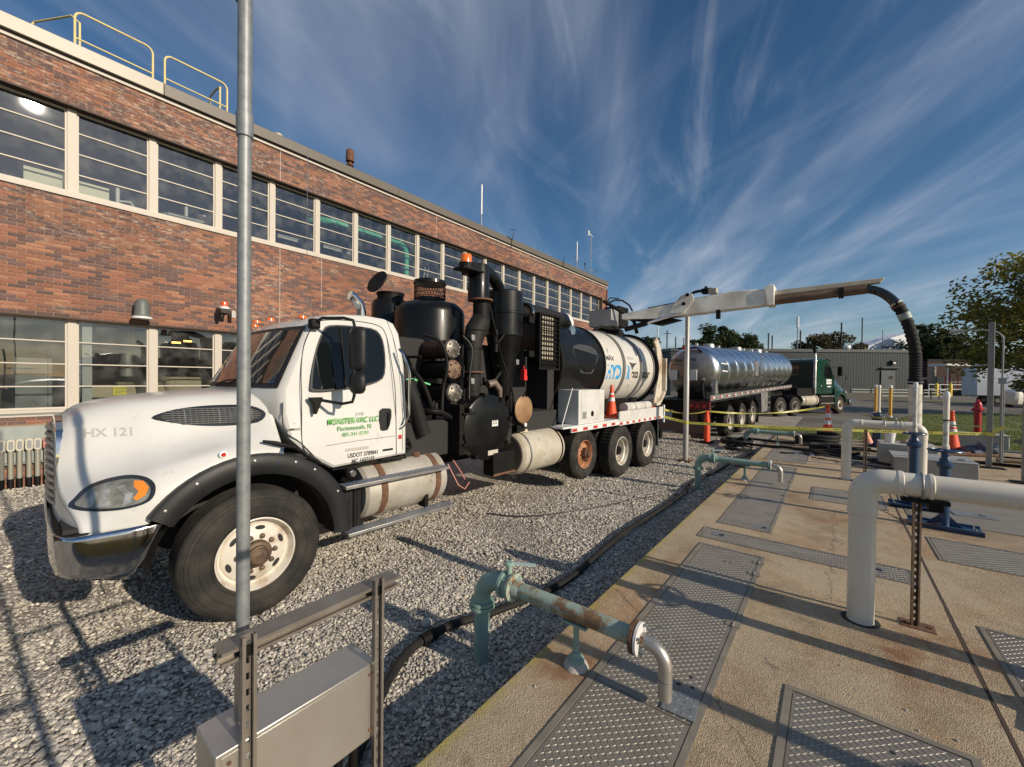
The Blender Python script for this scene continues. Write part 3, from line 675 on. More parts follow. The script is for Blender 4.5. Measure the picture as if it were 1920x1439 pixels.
for z0, z1 in ((ZL0, ZL1), (ZU0, ZU1)):
    fm, panes = win_meshes(z0, z1, True)
    g = G(); g.bx(-.13, -.012, -.06, .06, 0, z1-z0); mm = g.mesh('mullion', FRAMEW, sharp=0)
    for i, y in enumerate(E_):
        shared('mullion', mm, bld, (-.13, y, z0))
        if i < len(E_)-1 or y+PITCHW < YE+.1:
            w = shared('window', fm, bld, (-.13, y+PITCHW/2, z0))
            for p in panes: shared('pane', p, w)
    G().bx(-.28, -.0, Y0, YE, z0-.05, z0).obj('window_sill', FRAMEW, bld)
    g = G(); g.bx(-.3, .002, Y0, YE, z1-.0, z1+.028); g.obj('lintel', pm('lintel_dark', (.05, .03, .022), .7), bld)
G().bx(-.05, .035, Y0, YE+.05, ZU0-.125, ZU0-.052).obj('sill_ledge', FRAMEW, bld)
G().bx(-.05, .03, Y0, YE, ZL0-.115, ZL0-.085).obj('sill_ledge', FRAMEW, bld)
G().bx(-.05, .02, Y0, YE, ZL0-.083, ZL0-.052).obj('sill_band', pm('grey_band', (.17, .17, .165), .6), bld)
# painted panel behind the conduit row
G().bx(-.02, .03, -4.9, 2.55, .45, 1.09).obj('wall_panel', pm('grey_green_panel', (.27, .30, .28), .65, col2=(.33, .36, .33), scale=4, amt=.6), bld)
# parapet
G().bx(-.1, .05, Y0, Y1+.04, ZT-.055, ZT-.01).obj('drip_edge', FRAMEW, bld)
G().bx(-.1, .02, Y0, Y1+.01, ZT-.009, ZT+.05).obj('shadow_gap', DARK, bld)
yj = [Y0, 2.35, 8.4, 14.5, Y1+.08]
FASC2 = pm('fascia_light', (.30, .265, .20), .40, col2=(.24, .21, .16), scale=.6, amt=.7, stretch=(1, .3, 1))
for i in range(4):
    G().bx(-.35, .085, yj[i]+.002, yj[i+1]-.002, ZT+.051, ZT+.31).obj('fascia', FASC2 if i == 0 else FASCIA, bld, bevel=.01)
G().bx(-14, -.35, Y0, Y1+.06, ZT-.05, ZT+.1).obj('roof', DARK, bld)
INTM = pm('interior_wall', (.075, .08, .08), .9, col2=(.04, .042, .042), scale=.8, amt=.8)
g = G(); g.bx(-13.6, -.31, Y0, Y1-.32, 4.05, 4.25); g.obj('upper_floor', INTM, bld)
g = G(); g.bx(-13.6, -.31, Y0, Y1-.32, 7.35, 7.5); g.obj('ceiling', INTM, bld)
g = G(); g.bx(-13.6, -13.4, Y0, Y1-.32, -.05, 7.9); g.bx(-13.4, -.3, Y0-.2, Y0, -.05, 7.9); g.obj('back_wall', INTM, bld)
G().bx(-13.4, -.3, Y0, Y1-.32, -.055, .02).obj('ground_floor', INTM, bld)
# vertical hairline joints in the brickwork
JW = pm('pale_joint', (.50, .44, .36), .8)
for y, z0, z1 in ((4.74, ZU1+.03, ZT-.06), (4.74, ZL1+.03, ZU0-.1), (10.1, ZU1+.03, ZT-.06), (5.85, ZL1+.9, ZU0-.1)): G().bx(.0, .0095, y-.006, y+.006, z0, z1).obj('control_joint', JW, bld)
G().tube([(.03, -.2, 7.62), (.03, 8, 7.60), (.03, 16, 7.63), (.03, 24.5, 7.62)], .012, 6).obj('conduit', FRAMEW, bld) if False else G().tube([(.03, 12.5, 7.80), (.03, 24.45, 7.80)], .013, 6).obj('conduit', FRAMEW, bld)
G().tube([(.05, Y1-.06, 0.2), (.05, Y1-.06, 7.8)], .045, 8).obj('downpipe', pm('downpipe', (.16, .06, .035), .6), bld)

# ---------------------------------------------------------------- on and in the building
def railing(label, ya, yb, x):
    t = thing('roof_railing', label, 'railing', (x, ya, ZT+.3)); L = yb-ya; r = .02; c = .13; H = .74
    pts = [(0, 0, -.1), (0, 0, H-c)]+[(0, c-c*cos(a), H-c+c*sin(a)) for a in [pi/8*i for i in range(1, 4)]]+[(0, c, H), (0, L-c, H)]+[(0, L-c+c*sin(a), H-c+c*cos(a)) for a in [pi/8*i for i in range(1, 4)]]+[(0, L, H-c), (0, L, -.1)]
    G().tube(pts, r, 8).obj('top_rail', YRAIL, t); G().tube([(0, 0, .22), (0, L, .20)], r*.8, 8).obj('mid_rail', YRAIL, t); return t
railing('yellow pipe railing on the roof edge, nearer of the two', 1.05, 2.2, WX-.1)
railing('yellow pipe railing on the roof edge, nearer the galvanised pole', 2.4, 3.57, WX-.1)
t = thing('roof_railing', 'yellow railing running back from the roof edge at the far left', 'railing', (WX-1.5, 1.25, ZT+.3))
G().tube([(0, 0, -.2), (0, 0, 1.36), (0, -.12, 1.43), (-.9, -.6, 1.44), (-.95, -.68, 1.3), (-.95, -.7, 0)], .02, 8).obj('top_rail', YRAIL, t)
t = thing('roof_railing', 'short yellow post behind the second roof railing', 'railing', (WX-1.1, 3.72, ZT+.3))
G().tube([(0, 0, -.2), (0, 0, 1.2), (-.3, 0, 1.26), (-.8, 0, 1.26), (-.8, 0, 0)], .022, 8).obj('top_rail', YRAIL, t)
def vent(label, y, z0, h, r, mat, x=-13):
    t = thing('roof_vent', label, 'vent', (x, y, ZT+.1))
    G().cyl((0, 0, 0), (0, 0, z0), r*.55).obj('pipe', mat, t); G().lathe([(r*.6, z0), (r*1.05, z0+.03), (r, z0+h*.85), (r*.8, z0+h), (.01, z0+h+.02)], n=20).obj('hood', mat, t)
    G().lathe([(r*.9, z0-.12), (r*.95, z0-.08)], n=16).obj('collar', RUST, t); return t
vent('rusty capped roof vent pipe standing above the parapet', 7.58, 1.2, .42, .13, RUST)
vent('low round roof vent with a dark cap, behind the galvanised pole', 5.3, .9, .18, .12, CREAMT)
t = thing('roof_vent', 'white dome vent peeking over the parapet by the railings', 'vent', (-12.6, 2.25, ZT+.1)); G().lathe([(.25, 0), (.25, .6), (.2, .72), (.02, .78)]).obj('hood', WHITT, t)
def ant(label, x, y, h, kind='whip'):
    t = thing('antenna', label, 'antenna', (x, y, ZT+.25)); G().cyl((0, 0, -.2), (0, 0, h*.45), .02, n=8).obj('mast', GALV, t)
    if kind == 'whip': G().cyl((0, 0, h*.4), (0, 0, h), .032, n=8).obj('whip', WHITT, t)
    return t
ant('white whip antenna on the roof above the middle windows', -12.0, 13.08, 2.1)
t = ant('short white whip antenna with a cable loop near the far end of the roof', -12.0, 21.4, 1.9); G().tube(arc((0, -.1, .75), .22, 0, 5, 14, 'yz'), .012, 5).obj('cable_loop', WIREM, t)
t = thing('weather_station', 'thin weather mast with a wind vane at the far end of the roof', 'weather mast', (-12.4, 23.9, ZT+.1))
G().cyl((0, 0, 0), (0, 0, 3.1), .022, n=8).obj('mast', GALV, t); G().cyl((0, -.75, .9), (0, .8, 1.0), .02, n=6).obj('crossarm', GALV, t)
g = G(); g.cyl((0, -.75, .9), (0, -.75, 1.15), .02, n=6); g.lathe([(.05, 1.15), (.06, 1.25), (.02, 1.3)], (0, -.75, 0), n=8); g.cyl((0, .8, 1.0), (0, .8, 1.2), .018, n=6); g.obj('cup_sensor', WIREM, t)
g = G(); g.cyl((0, -.28, 3.25), (0, .22, 3.18), .05, .02, n=10); g.prism([(-.36, 3.08), (-.22, 3.2), (-.22, 3.4), (-.36, 3.46)], -.01, .01); g.obj('wind_vane', WHITT, t)
t = thing('roof_bracket', 'thin dark cable bracket hanging over the parapet edge', 'bracket', (WX+.12, 14.4, ZT))
G().tube([(0, 0, -.1), (0, .05, .3), (0, .2, .75), (-.2, .2, .8)], .014, 6).obj('arm', WIREM, t); G().tube([(0, .05, .25), (0, -.3, .32)], .012, 6).obj('prong', WIREM, t)
t = thing('roof_bracket', 'small dark cable bracket on the parapet near the short antenna', 'bracket', (WX+.12, 18.85, ZT)); G().tube([(0, 0, -.05), (0, .02, .5), (0, .2, .62)], .014, 6).obj('arm', WIREM, t)
# wall lamp, strobe
t = thing('wall_lamp', 'grey bell-shaped wall lamp above the lower windows', 'lamp', (WX+.02, 1.98, 3.40))
G().lathe([(.012, .22), (.07, .20), (.115, .13), (.125, .0), (.13, -.12), (.15, -.16)], (.17, 0, 0)).obj('shade', pm('lamp_grey', (.12, .13, .12), .5), t)
G().lathe([(.165, -.20), (.165, -.16)], (.17, 0, 0)).obj('rim', WHITT, t); G().cyl((0, 0, .02), (.17, 0, .02), .03).obj('arm', GREYBOX, t)
t = thing('strobe_light', 'red topped strobe light on a black bracket beside the galvanised pole', 'strobe light', (WX+.02, 3.45, 3.52))
G().lathe([(.07, .12), (.075, .2), (.06, .24), (.01, .25)], (.3, -.05, 0), n=18).obj('lens', pm('strobe_red', (.75, .10, .02), .25, coat=1), t); G().lathe([(.1, .07), (.1, .12)], (.3, -.05, 0), n=18).obj('collar', WHITT, t)
g = G(); g.bx(.2, .38, -.14, .05, -.03, .07); g.cyl((.28, -.09, -.12), (.28, -.09, -.03), .035); g.obj('housing', PLASTIC, t); G().bx(0, .2, 0, .05, -.04, .02).obj('bracket', PLASTIC, t); G().bx(.12, .24, .12, .2, -.1, .06).obj('junction_box', GREYBOX, t)
# conduit bodies row
CB = pm('conduit_body_cream', (.55, .52, .42), .5, col2=(.42, .38, .3), scale=20, amt=.6); CBR = pm('conduit_body_red', (.42, .10, .07), .5, col2=(.5, .45, .38), scale=18, amt=.6)
CPIPE = pm('conduit_pipe', (.33, .34, .31), .5, .4, col2=(.36, .30, .16), scale=9, amt=.7)
def conduit(y, red, label):
    t = thing('conduit', label, 'conduit', (WX+.13, y, 0), 0, 'conduit pipes along the wall foot')
    G().cyl((0, 0, .12), (0, 0, .66), .036, n=12).obj('pipe', CPIPE, t); G().cyl((0, 0, -.02), (0, 0, .18), .039, n=12).obj('boot', BLACKM, t)
    pf = [(cos(a)*.05, sin(a)*.05+(.06 if sin(a) > 0 else -.06)) for a in [pi*2*i/16+.01 for i in range(16)]]
    b = G().prism([(p, .77+q) for p, q in pf], -.03, .045).obj('body', CBR if red else CB, t, bevel=.008)
    G().prism([(p*.55, .77+q*.7) for p, q in pf], .045, .05).obj('cover', CBR if red else GALV, t); return t
CN = ['leftmost', 'second', 'third', 'fourth', 'fifth', 'sixth', 'seventh', 'eighth', 'ninth', 'tenth', 'eleventh']
for i, y in enumerate([-.55, -.43, -.32, -.2, -.08, .04, .145, .25, .35, .46, .56, .67]):
    conduit(y, i == 11, 'conduit body with a red cover, nearest the truck grille' if i == 11 else 'cream topped conduit pipe, %s from the left in the row at the wall foot' % CN[i])
t = thing('conduit_clamp_rail', 'thin metal rail clamping the conduit row to the wall', 'rail', (WX+.03, -.6, .42)); G().bx(.02, .06, 0, 2.6, 0, .03).obj('rail', GALV, t)
# things seen through the windows
TEAL = pm('teal_pipe', (.10, .62, .42), .4, col2=(.09, .50, .34), scale=8, amt=.4)
t = thing('green_pipe', 'bright green overhead pipe with a bend, seen through the upper windows', 'pipe', (-12.0, 6.28, 6.72))
pts = [(-.5, -.3, 0), (-.15, -.12, 0), (0, .15, 0), (0, 2.75, -.02)]+[(0, 2.75+.3*sin(a), -.32+.3*cos(a)) for a in (pi/8, pi/4, 3*pi/8)]+[(0, 3.06, -.35), (0, 3.06, -1.6)]
t.scale = (.94, .94, .94); G().tube(pts, .11, 16).obj('pipe', TEAL, t)
for y in (.25, 1.2, 2.15, 2.7): G().cyl((0, y, 0), (0, y+.07, 0), .135, n=16).obj('flange', TEAL, t)
for z in (-.45, -.9): G().cyl((0, 3.06, z), (0, 3.06, z+.06), .135, n=16).obj('flange', TEAL, t)
t = thing('white_board', 'pale board leaning inside the first upper window', 'board', (-11.95, .42, 5.56)); G().bx(-.02, .02, 0, .52, 0, .36).obj('panel', pm('board_cream', (.88, .83, .66), .6), t)
t = thing('white_board', 'pale board leaning inside the second upper window', 'board', (-11.95, 1.13, 5.56)); G().bx(-.02, .02, 0, .44, 0, .34).obj('panel', MATS['board_cream'], t)
t = thing('leaning_ladder', 'pale ladder leaning inside the upper window right of the green pipe', 'ladder', (-12.4, 10.1, 4.9))
for y in (0, .16): G().tube([(0, y, 0), (.1, y+.18, 1.35)], .02, 6).obj('rail', WHITT, t)
for i in range(4): G().tube([(.02+.02*i, .03*i+.02, .3*i+.2), (.02+.02*i, .03*i+.18, .3*i+.2)], .012, 6).obj('rung', WHITT, t)
CRM = pm('cream_machine', (.50, .44, .30), .5, col2=(.38, .33, .22), scale=3, amt=.6)
t = thing('pump_machine', 'cream painted machine with a yellow warning plate inside the lower windows', 'machine', (-12.35, 1.3, 0))
G().bx(-.9, 0, 0, .5, .9, 1.80).obj('cabinet', CRM, t, bevel=.05); G().cyl((-.5, .5, 1.45), (-.5, 1.35, 1.45), .42).obj('motor', CRM, t); G().bx(-1.1, -.05, 1.3, 2.2, .9, 2.0).obj('housing', CRM, t, bevel=.1); G().cyl((-.4, 2.2, 1.55), (-.4, 2.75, 1.6), .36).obj('motor', CRM, t)
sg = G().bx(.02, .03, .38, .60, 1.58, 1.78).obj('warning_plate', pm('sign_yellow', (.80, .72, .05), .5), t)
text('lettering', 'CAUTION', LETD, sg, (.032, .40, 1.72), (pi/2, 0, pi/2), .042); text('lettering', 'AUTOMATIC\n START', LETD, sg, (.032, .41, 1.66), (pi/2, 0, pi/2), .032)
t = thing('duct', 'grey vertical duct inside the lower windows', 'duct', (-12.9, 2.0, 0)); G().cyl((0, 0, 2.0), (0, 0, 4), .12).obj('pipe', GREYBOX, t); G().cyl((0, 0, 2.25), (0, 0, 2.33), .15).obj('collar', GALV, t)
t = thing('cabinet', 'pale grey cabinet inside the first lower window', 'cabinet', (-13.2, .35, 0)); G().bx(-.4, 0, 0, .95, .0, 2.7).obj('body', pm('cab_grey', (.20, .22, .23), .5), t); G().bx(.0, .012, .44, .45, .1, 2.6).obj('door_seam', DARK, t)
t = thing('window_post', 'grey column inside the second lower window', 'column', (-11.85, 1.16, 0)); G().bx(-.1, .1, 0, .14, 0, 4).obj('shaft', pm('col_grey', (.4, .42, .42), .6), t)
for i, (x, y, z) in enumerate(((-12.9, 2.9, 2.85), (-13.6, 3.3, 2.95))):
    lm = pm('lit_lamp', (1, .6, .2), .5); b = lm.node_tree.nodes['Principled BSDF']; b.inputs['Emission Color'].default_value = (1, .5, .12, 1); b.inputs['Emission Strength'].default_value = 6
    t = thing('indoor_lamp', ('small amber lamp glowing inside the third lower window', 'smaller amber lamp glowing deeper inside the lower storey')[i], 'lamp', (x, y, z)); G().bx(-.05, .05, -.08, .08, -.02, .02).obj('bulb', lm, t); G().cyl((0, 0, .02), (0, 0, 1.2 if i else 1.2), .008, n=6).obj('cord', DARK, t)

tl = pm('tube_lamp_white', (.75, .74, .68), .4)
for i, (y, z, l_, lab) in enumerate(((6.3, 6.0, .9, 'pale tube lamp inside the upper window under the green pipe'), (5.0, 5.95, .55, 'short pale tube lamp inside the upper window right of the galvanised pole'))):
    t = thing('tube_lamp', lab, 'lamp', (-12.3, y, z)); G().cyl((0, 0, 0), (0, l_, 0), .03, n=8).obj('tube', tl, t); G().bx(-.04, .04, 0, l_, .03, .07).obj('housing', GREYBOX, t)
t = thing('valve_assembly', 'grey valves and pipes seen low in the third upper window', 'machine', (-12.3, 2.5, 4.3))
G().cyl((0, .45, 0), (0, .45, 1.85), .035, n=10).obj('pipe', WHITT, t); G().cyl((0, .1, 1.5), (0, .9, 1.5), .06, n=12).obj('pipe', GREYBOX, t); G().lathe([(.14, 0), (.14, .04)], (0, .8, 1.62), n=18).obj('handwheel', GREYBOX, t); G().tube([(0, .1, 1.5), (0, 0, 1.45), (0, -.05, 1.2)], .05, 10).obj('elbow', GALV, t)
t = thing('valve_assembly', 'pale pipe stub standing low in the second upper window', 'machine', (-12.3, 1.75, 4.3)); G().cyl((0, 0, 0), (0, 0, 1.78), .04, n=10).obj('pipe', WHITT, t); G().tube([(0, 0, 1.5), (0, .2, 1.55), (0, .3, 1.4)], .03, 8).obj('bent_pipe', WHITT, t)

# ================================================================== POLE, STRUT RACK AND BOX
t = thing('conduit_pole', 'tall galvanised conduit pole in the foreground, crossing the truck fender', 'pole', (-1.66, .565, 0))
G().cyl((0, 0, -.03), (0, 0, 2.92), .0215, n=24).obj('lower_pipe', GALV, t); G().lathe([(.0225, 2.88), (.0268, 2.883), (.0268, 2.965), (.0225, 2.968)], n=24).obj('coupling', GALV, t)
G().tube([(0, 0, 2.93), (0, 0, 3.5), (.02, .01, 5.2)], .0228, 24).obj('upper_pipe', GALV, t)
text('stamp', "EMT UL", LETD, t, (-.006, -.0225, 3.35), (pi/2, -pi/2, 0), .02, thick=.001)

def slotted(g, x, y, z0, z1, ang=0.0, w=.041, d=.041, pitch=.0508, slot=.029, slots=True):
    """vertical C channel: back plate with slots, two flanges, two lips; ang turns the open side"""
    M = Matrix.Rotation(ang, 3, 'Z'); c = Vector((x, y, 0)); th = .0026
    def b(x0, x1, y0, y1, a, e):
        n = len(g.v); g.bx(x0, x1, y0, y1, a, e)
        for i in range(n, len(g.v)): g.v[i] = tuple(c+M @ Vector(g.v[i]))
    b(0, d, -w/2, -w/2+th, z0, z1); b(0, d, w/2-th, w/2, z0, z1)
    b(d-th, d, -w/2+th, -w/2+.010, z0, z1); b(d-th, d, w/2-.010, w/2-th, z0, z1)
    b(d-.010, d-th, -w/2+.0075, -w/2+.010, z0, z1); b(d-.010, d-th, w/2-.010, w/2-.0075, z0, z1)
    if not slots: b(0, th, -w/2+th, w/2-th, z0, z1); return
    b(0, th, -w/2+th, -.0075, z0, z1); b(0, th, .0075, w/2-th, z0, z1)
    z = z0
    while z < z1:
        b(0, th, -.0074, .0074, z, min(z+pitch-slot, z1)); z += pitch
STRUT = pm('strut_steel', (.36, .33, .29), .38, .7, col2=(.20, .175, .15), scale=4, amt=.7, stretch=(1, 1, .3))
rk = thing('strut_rack', 'slotted steel strut rack carrying a long box, at the bottom left', 'rack', (0, 0, 0))
for y, z in ((.497, 1.235), (.957, 1.235)):
    g = G(); slotted(g, -1.424, y, ZD, z, d=.022, slot=.022); g.obj('upright', STRUT, rk)
g = G(); slotted(g, -1.555, .525, .902, 1.155, ang=0); g.obj('upright', STRUT, rk)
g = G(); xb, zb = -1.4665, 1.160
for s_ in (-1, 1):
    th = .0026; q = lambda a, e: sorted((xb+s_*a, xb+s_*e))
    for (a, e), (z0, z1) in (((.0003, th), (0, .041)), ((th, .041), (0, th)), ((th, .041), (.041-th, .041)), ((.041-th, .041), (th, .0105)), ((.041-th, .041), (.0305, .041-th)), ((.034, .041-th), (.0080, .0105)), ((.034, .041-th), (.0305, .033))):
        x0, x1 = q(a, e); g.bx(x0, x1, .43, 1.07, zb+z0, zb+z1)
g.obj('crossbar', STRUT, rk)
g = G()
for y in (.50, .96): g.bx(-1.4235, -1.418, y-.014, y+.014, 1.165, 1.20); 
g.obj('strut_nuts', BLACKM, rk)
for y in (.497, .957):
    for z in (.86, .63): G().lathe([(.007, -1.424), (.007, -1.416)], (0, y, z), 'x', 6).obj('bolt', GALV, rk)
bx_ = thing('wireway_box', 'long stainless steel trunking box fixed behind the strut rack', 'junction box', (-1.52, .69, .60))
G().bx(-.09, .09, -.275, .275, 0, .298).obj('body', STAIN, bx_, bevel=.004)
G().bx(.0905, .0925, -.26, .26, .012, .285).obj('cover', STAIN, bx_, bevel=.001)
g = G()
for y in (-.24, .24):
    for z in (.04, .26): g.lathe([(.006, .0926), (.006, .0975)], (0, y, z), 'x', 6)
g.obj('cover_screws', RUST, bx_)
for i, (x, y) in enumerate(((-.03, .18), (.03, .21), (.0, .1))): G().cyl((x, y, 0), (x, y, -.62), .017, n=12).obj('conduit', BLACKM, bx_)
G().bx(-.05, .02, .276, .30, -.02, .16).obj('end_bracket', STRUT, bx_)

# ================================================================== GREEN DRAW-OFF PIPES
def green_pipe(y, label, body, lever=True, rz=0.0, ln=1.0):
    t = thing('green_pipe', label, 'pipe', (-1.975, y, 0), rz, 'green pipes reaching from the gravel onto the deck')
    G().cyl((0, 0, -.05), (0, 0, .40), .054, n=24).obj('riser', GREENP, t)
    g = G(); g.lathe([(.06, .385), (.092, .39), (.092, .412), (.06, .416)], n=24); g.lathe([(.06, .418), (.088, .42), (.088, .438), (.06, .442)], n=24); g.obj('flange', GREENP, t)
    g = G(); g.tube([(0, 0, .43)]+[(.165-.165*cos(a), 0, .455+.165*sin(a)) for a in [pi/2*i/8 for i in range(9)]]+[(.20, 0, .62)], [.062]*5+[.066]*3+[.06]*3, 20); g.obj('elbow', GREENP, t)
    g = G(); g.lathe([(.06, .196), (.09, .20), (.09, .222), (.06, .226)], (0, 0, .62), 'x', 24); g.obj('flange', GREENP, t)
    g = G(); g.lathe([(.078, .228), (.078, .268)], (0, 0, .62), 'x', 24); g.cyl((.248, 0, .69), (.248, 0, .765), .018, n=12); g.obj('valve', GREENP, t)
    if lever:
        g = G(); g.lathe([(.034, .762), (.036, .775), (.024, .785)], (.248, 0, 0), n=14); g.obj('valve_cap', GREENP, t)
        g = G(); g.box((.33, .055, .772), (.16, .024, .012), rz=.5); g.obj('lever', pm('lever_paint', (.38, .50, .50), .45), t)
    g = G(); g.lathe([(.056, .27), (.092, .274), (.092, .294), (.066, .30), (.056, .345)], (0, 0, .62), 'x', 24); g.obj('flange', body, t)
    for k in range(4):
        a = pi/4+pi/2*k; G().cyl((.185, .078*cos(a), .62+.078*sin(a)), (.305, .078*cos(a), .62+.078*sin(a)), .009, n=6).obj('bolt', GREENP, t)
    G().cyl((.29, 0, .62), (1.135, 0, .62), .050, n=24).obj('pipe', body, t)
    G().lathe([(.053, 1.12), (.088, 1.123), (.088, 1.142), (.05, 1.146)], (0, 0, .62), 'x', 28).obj('flange', RUST if body is GREENR else GREENP, t)
    G().lathe([(.05, 1.149), (.086, 1.151), (.086, 1.166), (.04, 1.17)], (0, 0, .62), 'x', 28).obj('end_plate', pm('end_plate_white', (.62, .62, .60), .4), t)
    for k in range(4):
        a = pi/4+pi/2*k+.3; G().cyl((1.11, .072*cos(a), .62+.072*sin(a)), (1.185, .072*cos(a), .62+.072*sin(a)), .008, n=6).obj('bolt', GALV, t)
    g = G(); g.tube([(1.165, 0, .62), (1.20, 0, .62)]+[(1.20+.10*sin(a), 0, .52+.10*cos(a)) for a in [pi/2*i/8 for i in range(1, 9)]]+[(1.30, 0, .36)], .036, 20); g.obj('spout', STAIN, t)
    G().lathe([(.0375, .457), (.0375, .463)], (1.30, 0, 0), n=20).obj('weld_ring', GALV, t)
    G().tube([(1.19, .035, .65), (1.25, .05, .70), (1.30, .05, .70), (1.315, .045, .64), (1.30, .03, .6)], .004, 6).obj('wire_handle', GALV, t)
    G().prism([(.06, 0), (.02, .02), (-.02, .02), (-.06, 0), (-.02, -.012), (.02, -.012)], 1.17, 1.19).obj('latch', RUST, t).location = (0, 0, .63)
    g = G(); g.cyl((.77, 0, .34), (.77, 0, .565), .018, n=14); g.lathe([(.052, .335), (.05, .35), (.03, .362), (.024, .385)], (.77, 0, 0), n=18); g.obj('support_post', GREENP, t)
    g = G(); g.bx(.69, .85, -.035, .035, .553, .567); g.obj('saddle', GREENP, t)
    G().lathe([(.078, ZD), (.066, .322), (.05, .336)], (.77, 0, 0), n=14).obj('grout_pad', CONC, t)
    return t
green_pipe(2.20, 'nearest green pipe, its paint rusting brown, with a stainless spout', GREENR)
green_pipe(8.20, 'second green pipe, clean paint with a dark bracket under it, mid deck', GREENP, rz=.0)
green_pipe(13.55, 'farthest green pipe, among the tangled black hoses', GREENP, lever=False)
o = G().bx(-1.36, -1.19, 8.13, 8.145, .535, .555).obj('bracket', BLACKM)
tag(o, 'thin dark bracket hung under the second green pipe', 'bracket')

# ================================================================== WHITE PVC PIPES
def pvc(x0, y, zc, x1, label, right=None, rings=(), gap=True):
    t = thing('white_pipe', label, 'pipe', (x0, y, 0)); r = .080 if right is None else .073; ar = .125
    G().cyl((0, 0, ZD-.03), (0, 0, zc-ar-.07), r*.985, n=36).obj('leg', PVC, t)
    g = G(); g.tube([(0, 0, zc-ar-.10)]+[(ar-ar*cos(a), 0, zc-ar+ar*sin(a)) for a in [pi/2*i/10 for i in range(11)]]+[(ar+.08, 0, zc)], r*1.05, 36); g.obj('elbow', PVC, t)
    G().lathe([(r*1.0, zc-ar-.13), (r*1.09, zc-ar-.125), (r*1.09, zc-ar-.09), (r*1.02, zc-ar-.085)], n=36).obj('collar', PVC, t)
    G().lathe([(r*1.02, ar+.055), (r*1.10, ar+.06), (r*1.10, ar+.085), (r*1.0, ar+.09)], (0, 0, zc), 'x', 36).obj('collar', PVC, t)
    G().cyl((ar+.08, 0, zc), (x1-(ar if right else 0), 0, zc), r*.985, n=36).obj('pipe', PVC, t)
    for a, b in rings: G().lathe([(r*.99, a), (r*1.09, a+.006), (r*1.10, b-.006), (r*.99, b)], (0, 0, zc), 'x', 36).obj('coupling', PVC, t)
    if right:
        g = G(); g.tube([(x1-ar-.09, 0, zc)]+[(x1-ar+ar*sin(a), 0, zc-ar+ar*cos(a)) for a in [pi/2*i/10 for i in range(11)]]+[(x1, 0, zc-ar-.08)], r*1.05, 36); g.obj('elbow', PVC, t)
        G().cyl((x1, 0, ZD-.03), (x1, 0, zc-ar-.05), r*.985, n=36).obj('leg', PVC, t)
        for a in (x1-ar-.12, x1-ar-.17): G().lathe([(r*.99, a-.015), (r*1.10, a-.01), (r*1.10, a+.01), (r*.99, a+.015)], (0, 0, zc), 'x', 36).obj('collar', PVC, t)
    if gap:
        G().lathe([(r*1.02, ZD+.001), (r*1.42, ZD+.002)], n=30, caps=False).obj('hole_rim', DARK, t)
    return t
wp = pvc(.18, 3.94, 1.335, 5.0, 'large white plastic pipe rising from the deck and running out of frame right, nearest', rings=((.335, .365),))
g = G(); g.tube([(.305, -.0, 1.335+.086*1)]+[(.305, .086*sin(a), 1.335+.086*cos(a)) for a in [pi*i/10-pi for i in range(21)]], .007, 6); g.obj('pipe_strap', GALV, wp)
pvc(.20, 9.5, 1.315, .96, 'white plastic pipe bridge with two legs, behind the nearest white pipe', right=True, rings=((.50, .512),))
def strut_post(x, y, z1, label, plate=.09):
    t = thing('slotted_strut_post', label, 'post', (x, y, ZD)); g = G(); slotted(g, -.02, 0, .006, z1-ZD, ang=-1.3, w=.045, d=.025, slot=.022); g.obj('channel', pm('strut_rusty', (.16, .10, .07), .6, .6, col2=(.32, .27, .22), scale=6, amt=.7), t)
    g = G(); g.bx(-plate, plate, -plate*.7, plate*.7, 0, .006); g.obj('base_plate', RUST, t); g = G()
    for sx in (-1, 1): g.lathe([(.012, .006), (.012, .016)], (sx*plate*.75, 0, 0), n=6)
    g.obj('anchor_bolts', RUST, t); return t
t = strut_post(.50, 4.10, 1.235, 'slotted strut post with a rusty foot holding up the nearest white pipe')
g = G(); g.bx(-.12, .12, -.2, -.16, .925, .95); g.bx(.03, .10, -.12, .02, .86, .92); g.obj('clamp', BLACKM, t)
strut_post(.48, 9.6, 1.21, 'thin slotted strut post under the white pipe bridge', .07)
t = thing('chain', 'rusty chain hanging behind the nearest white pipe leg', 'chain', (.3, 4.05, 1.1)); g = G()
for i in range(14):
    x = i*.022; z = -.04*sin(pi*i/13)-.03*i/13; g.tube([(x+.013*cos(a), (.006*sin(a) if i % 2 else 0), z+(0 if i % 2 else .006*sin(a))) for a in [2*pi*k/8 for k in range(8)]], .0022, 5, closed=True)
g.obj('links', RUST, t)

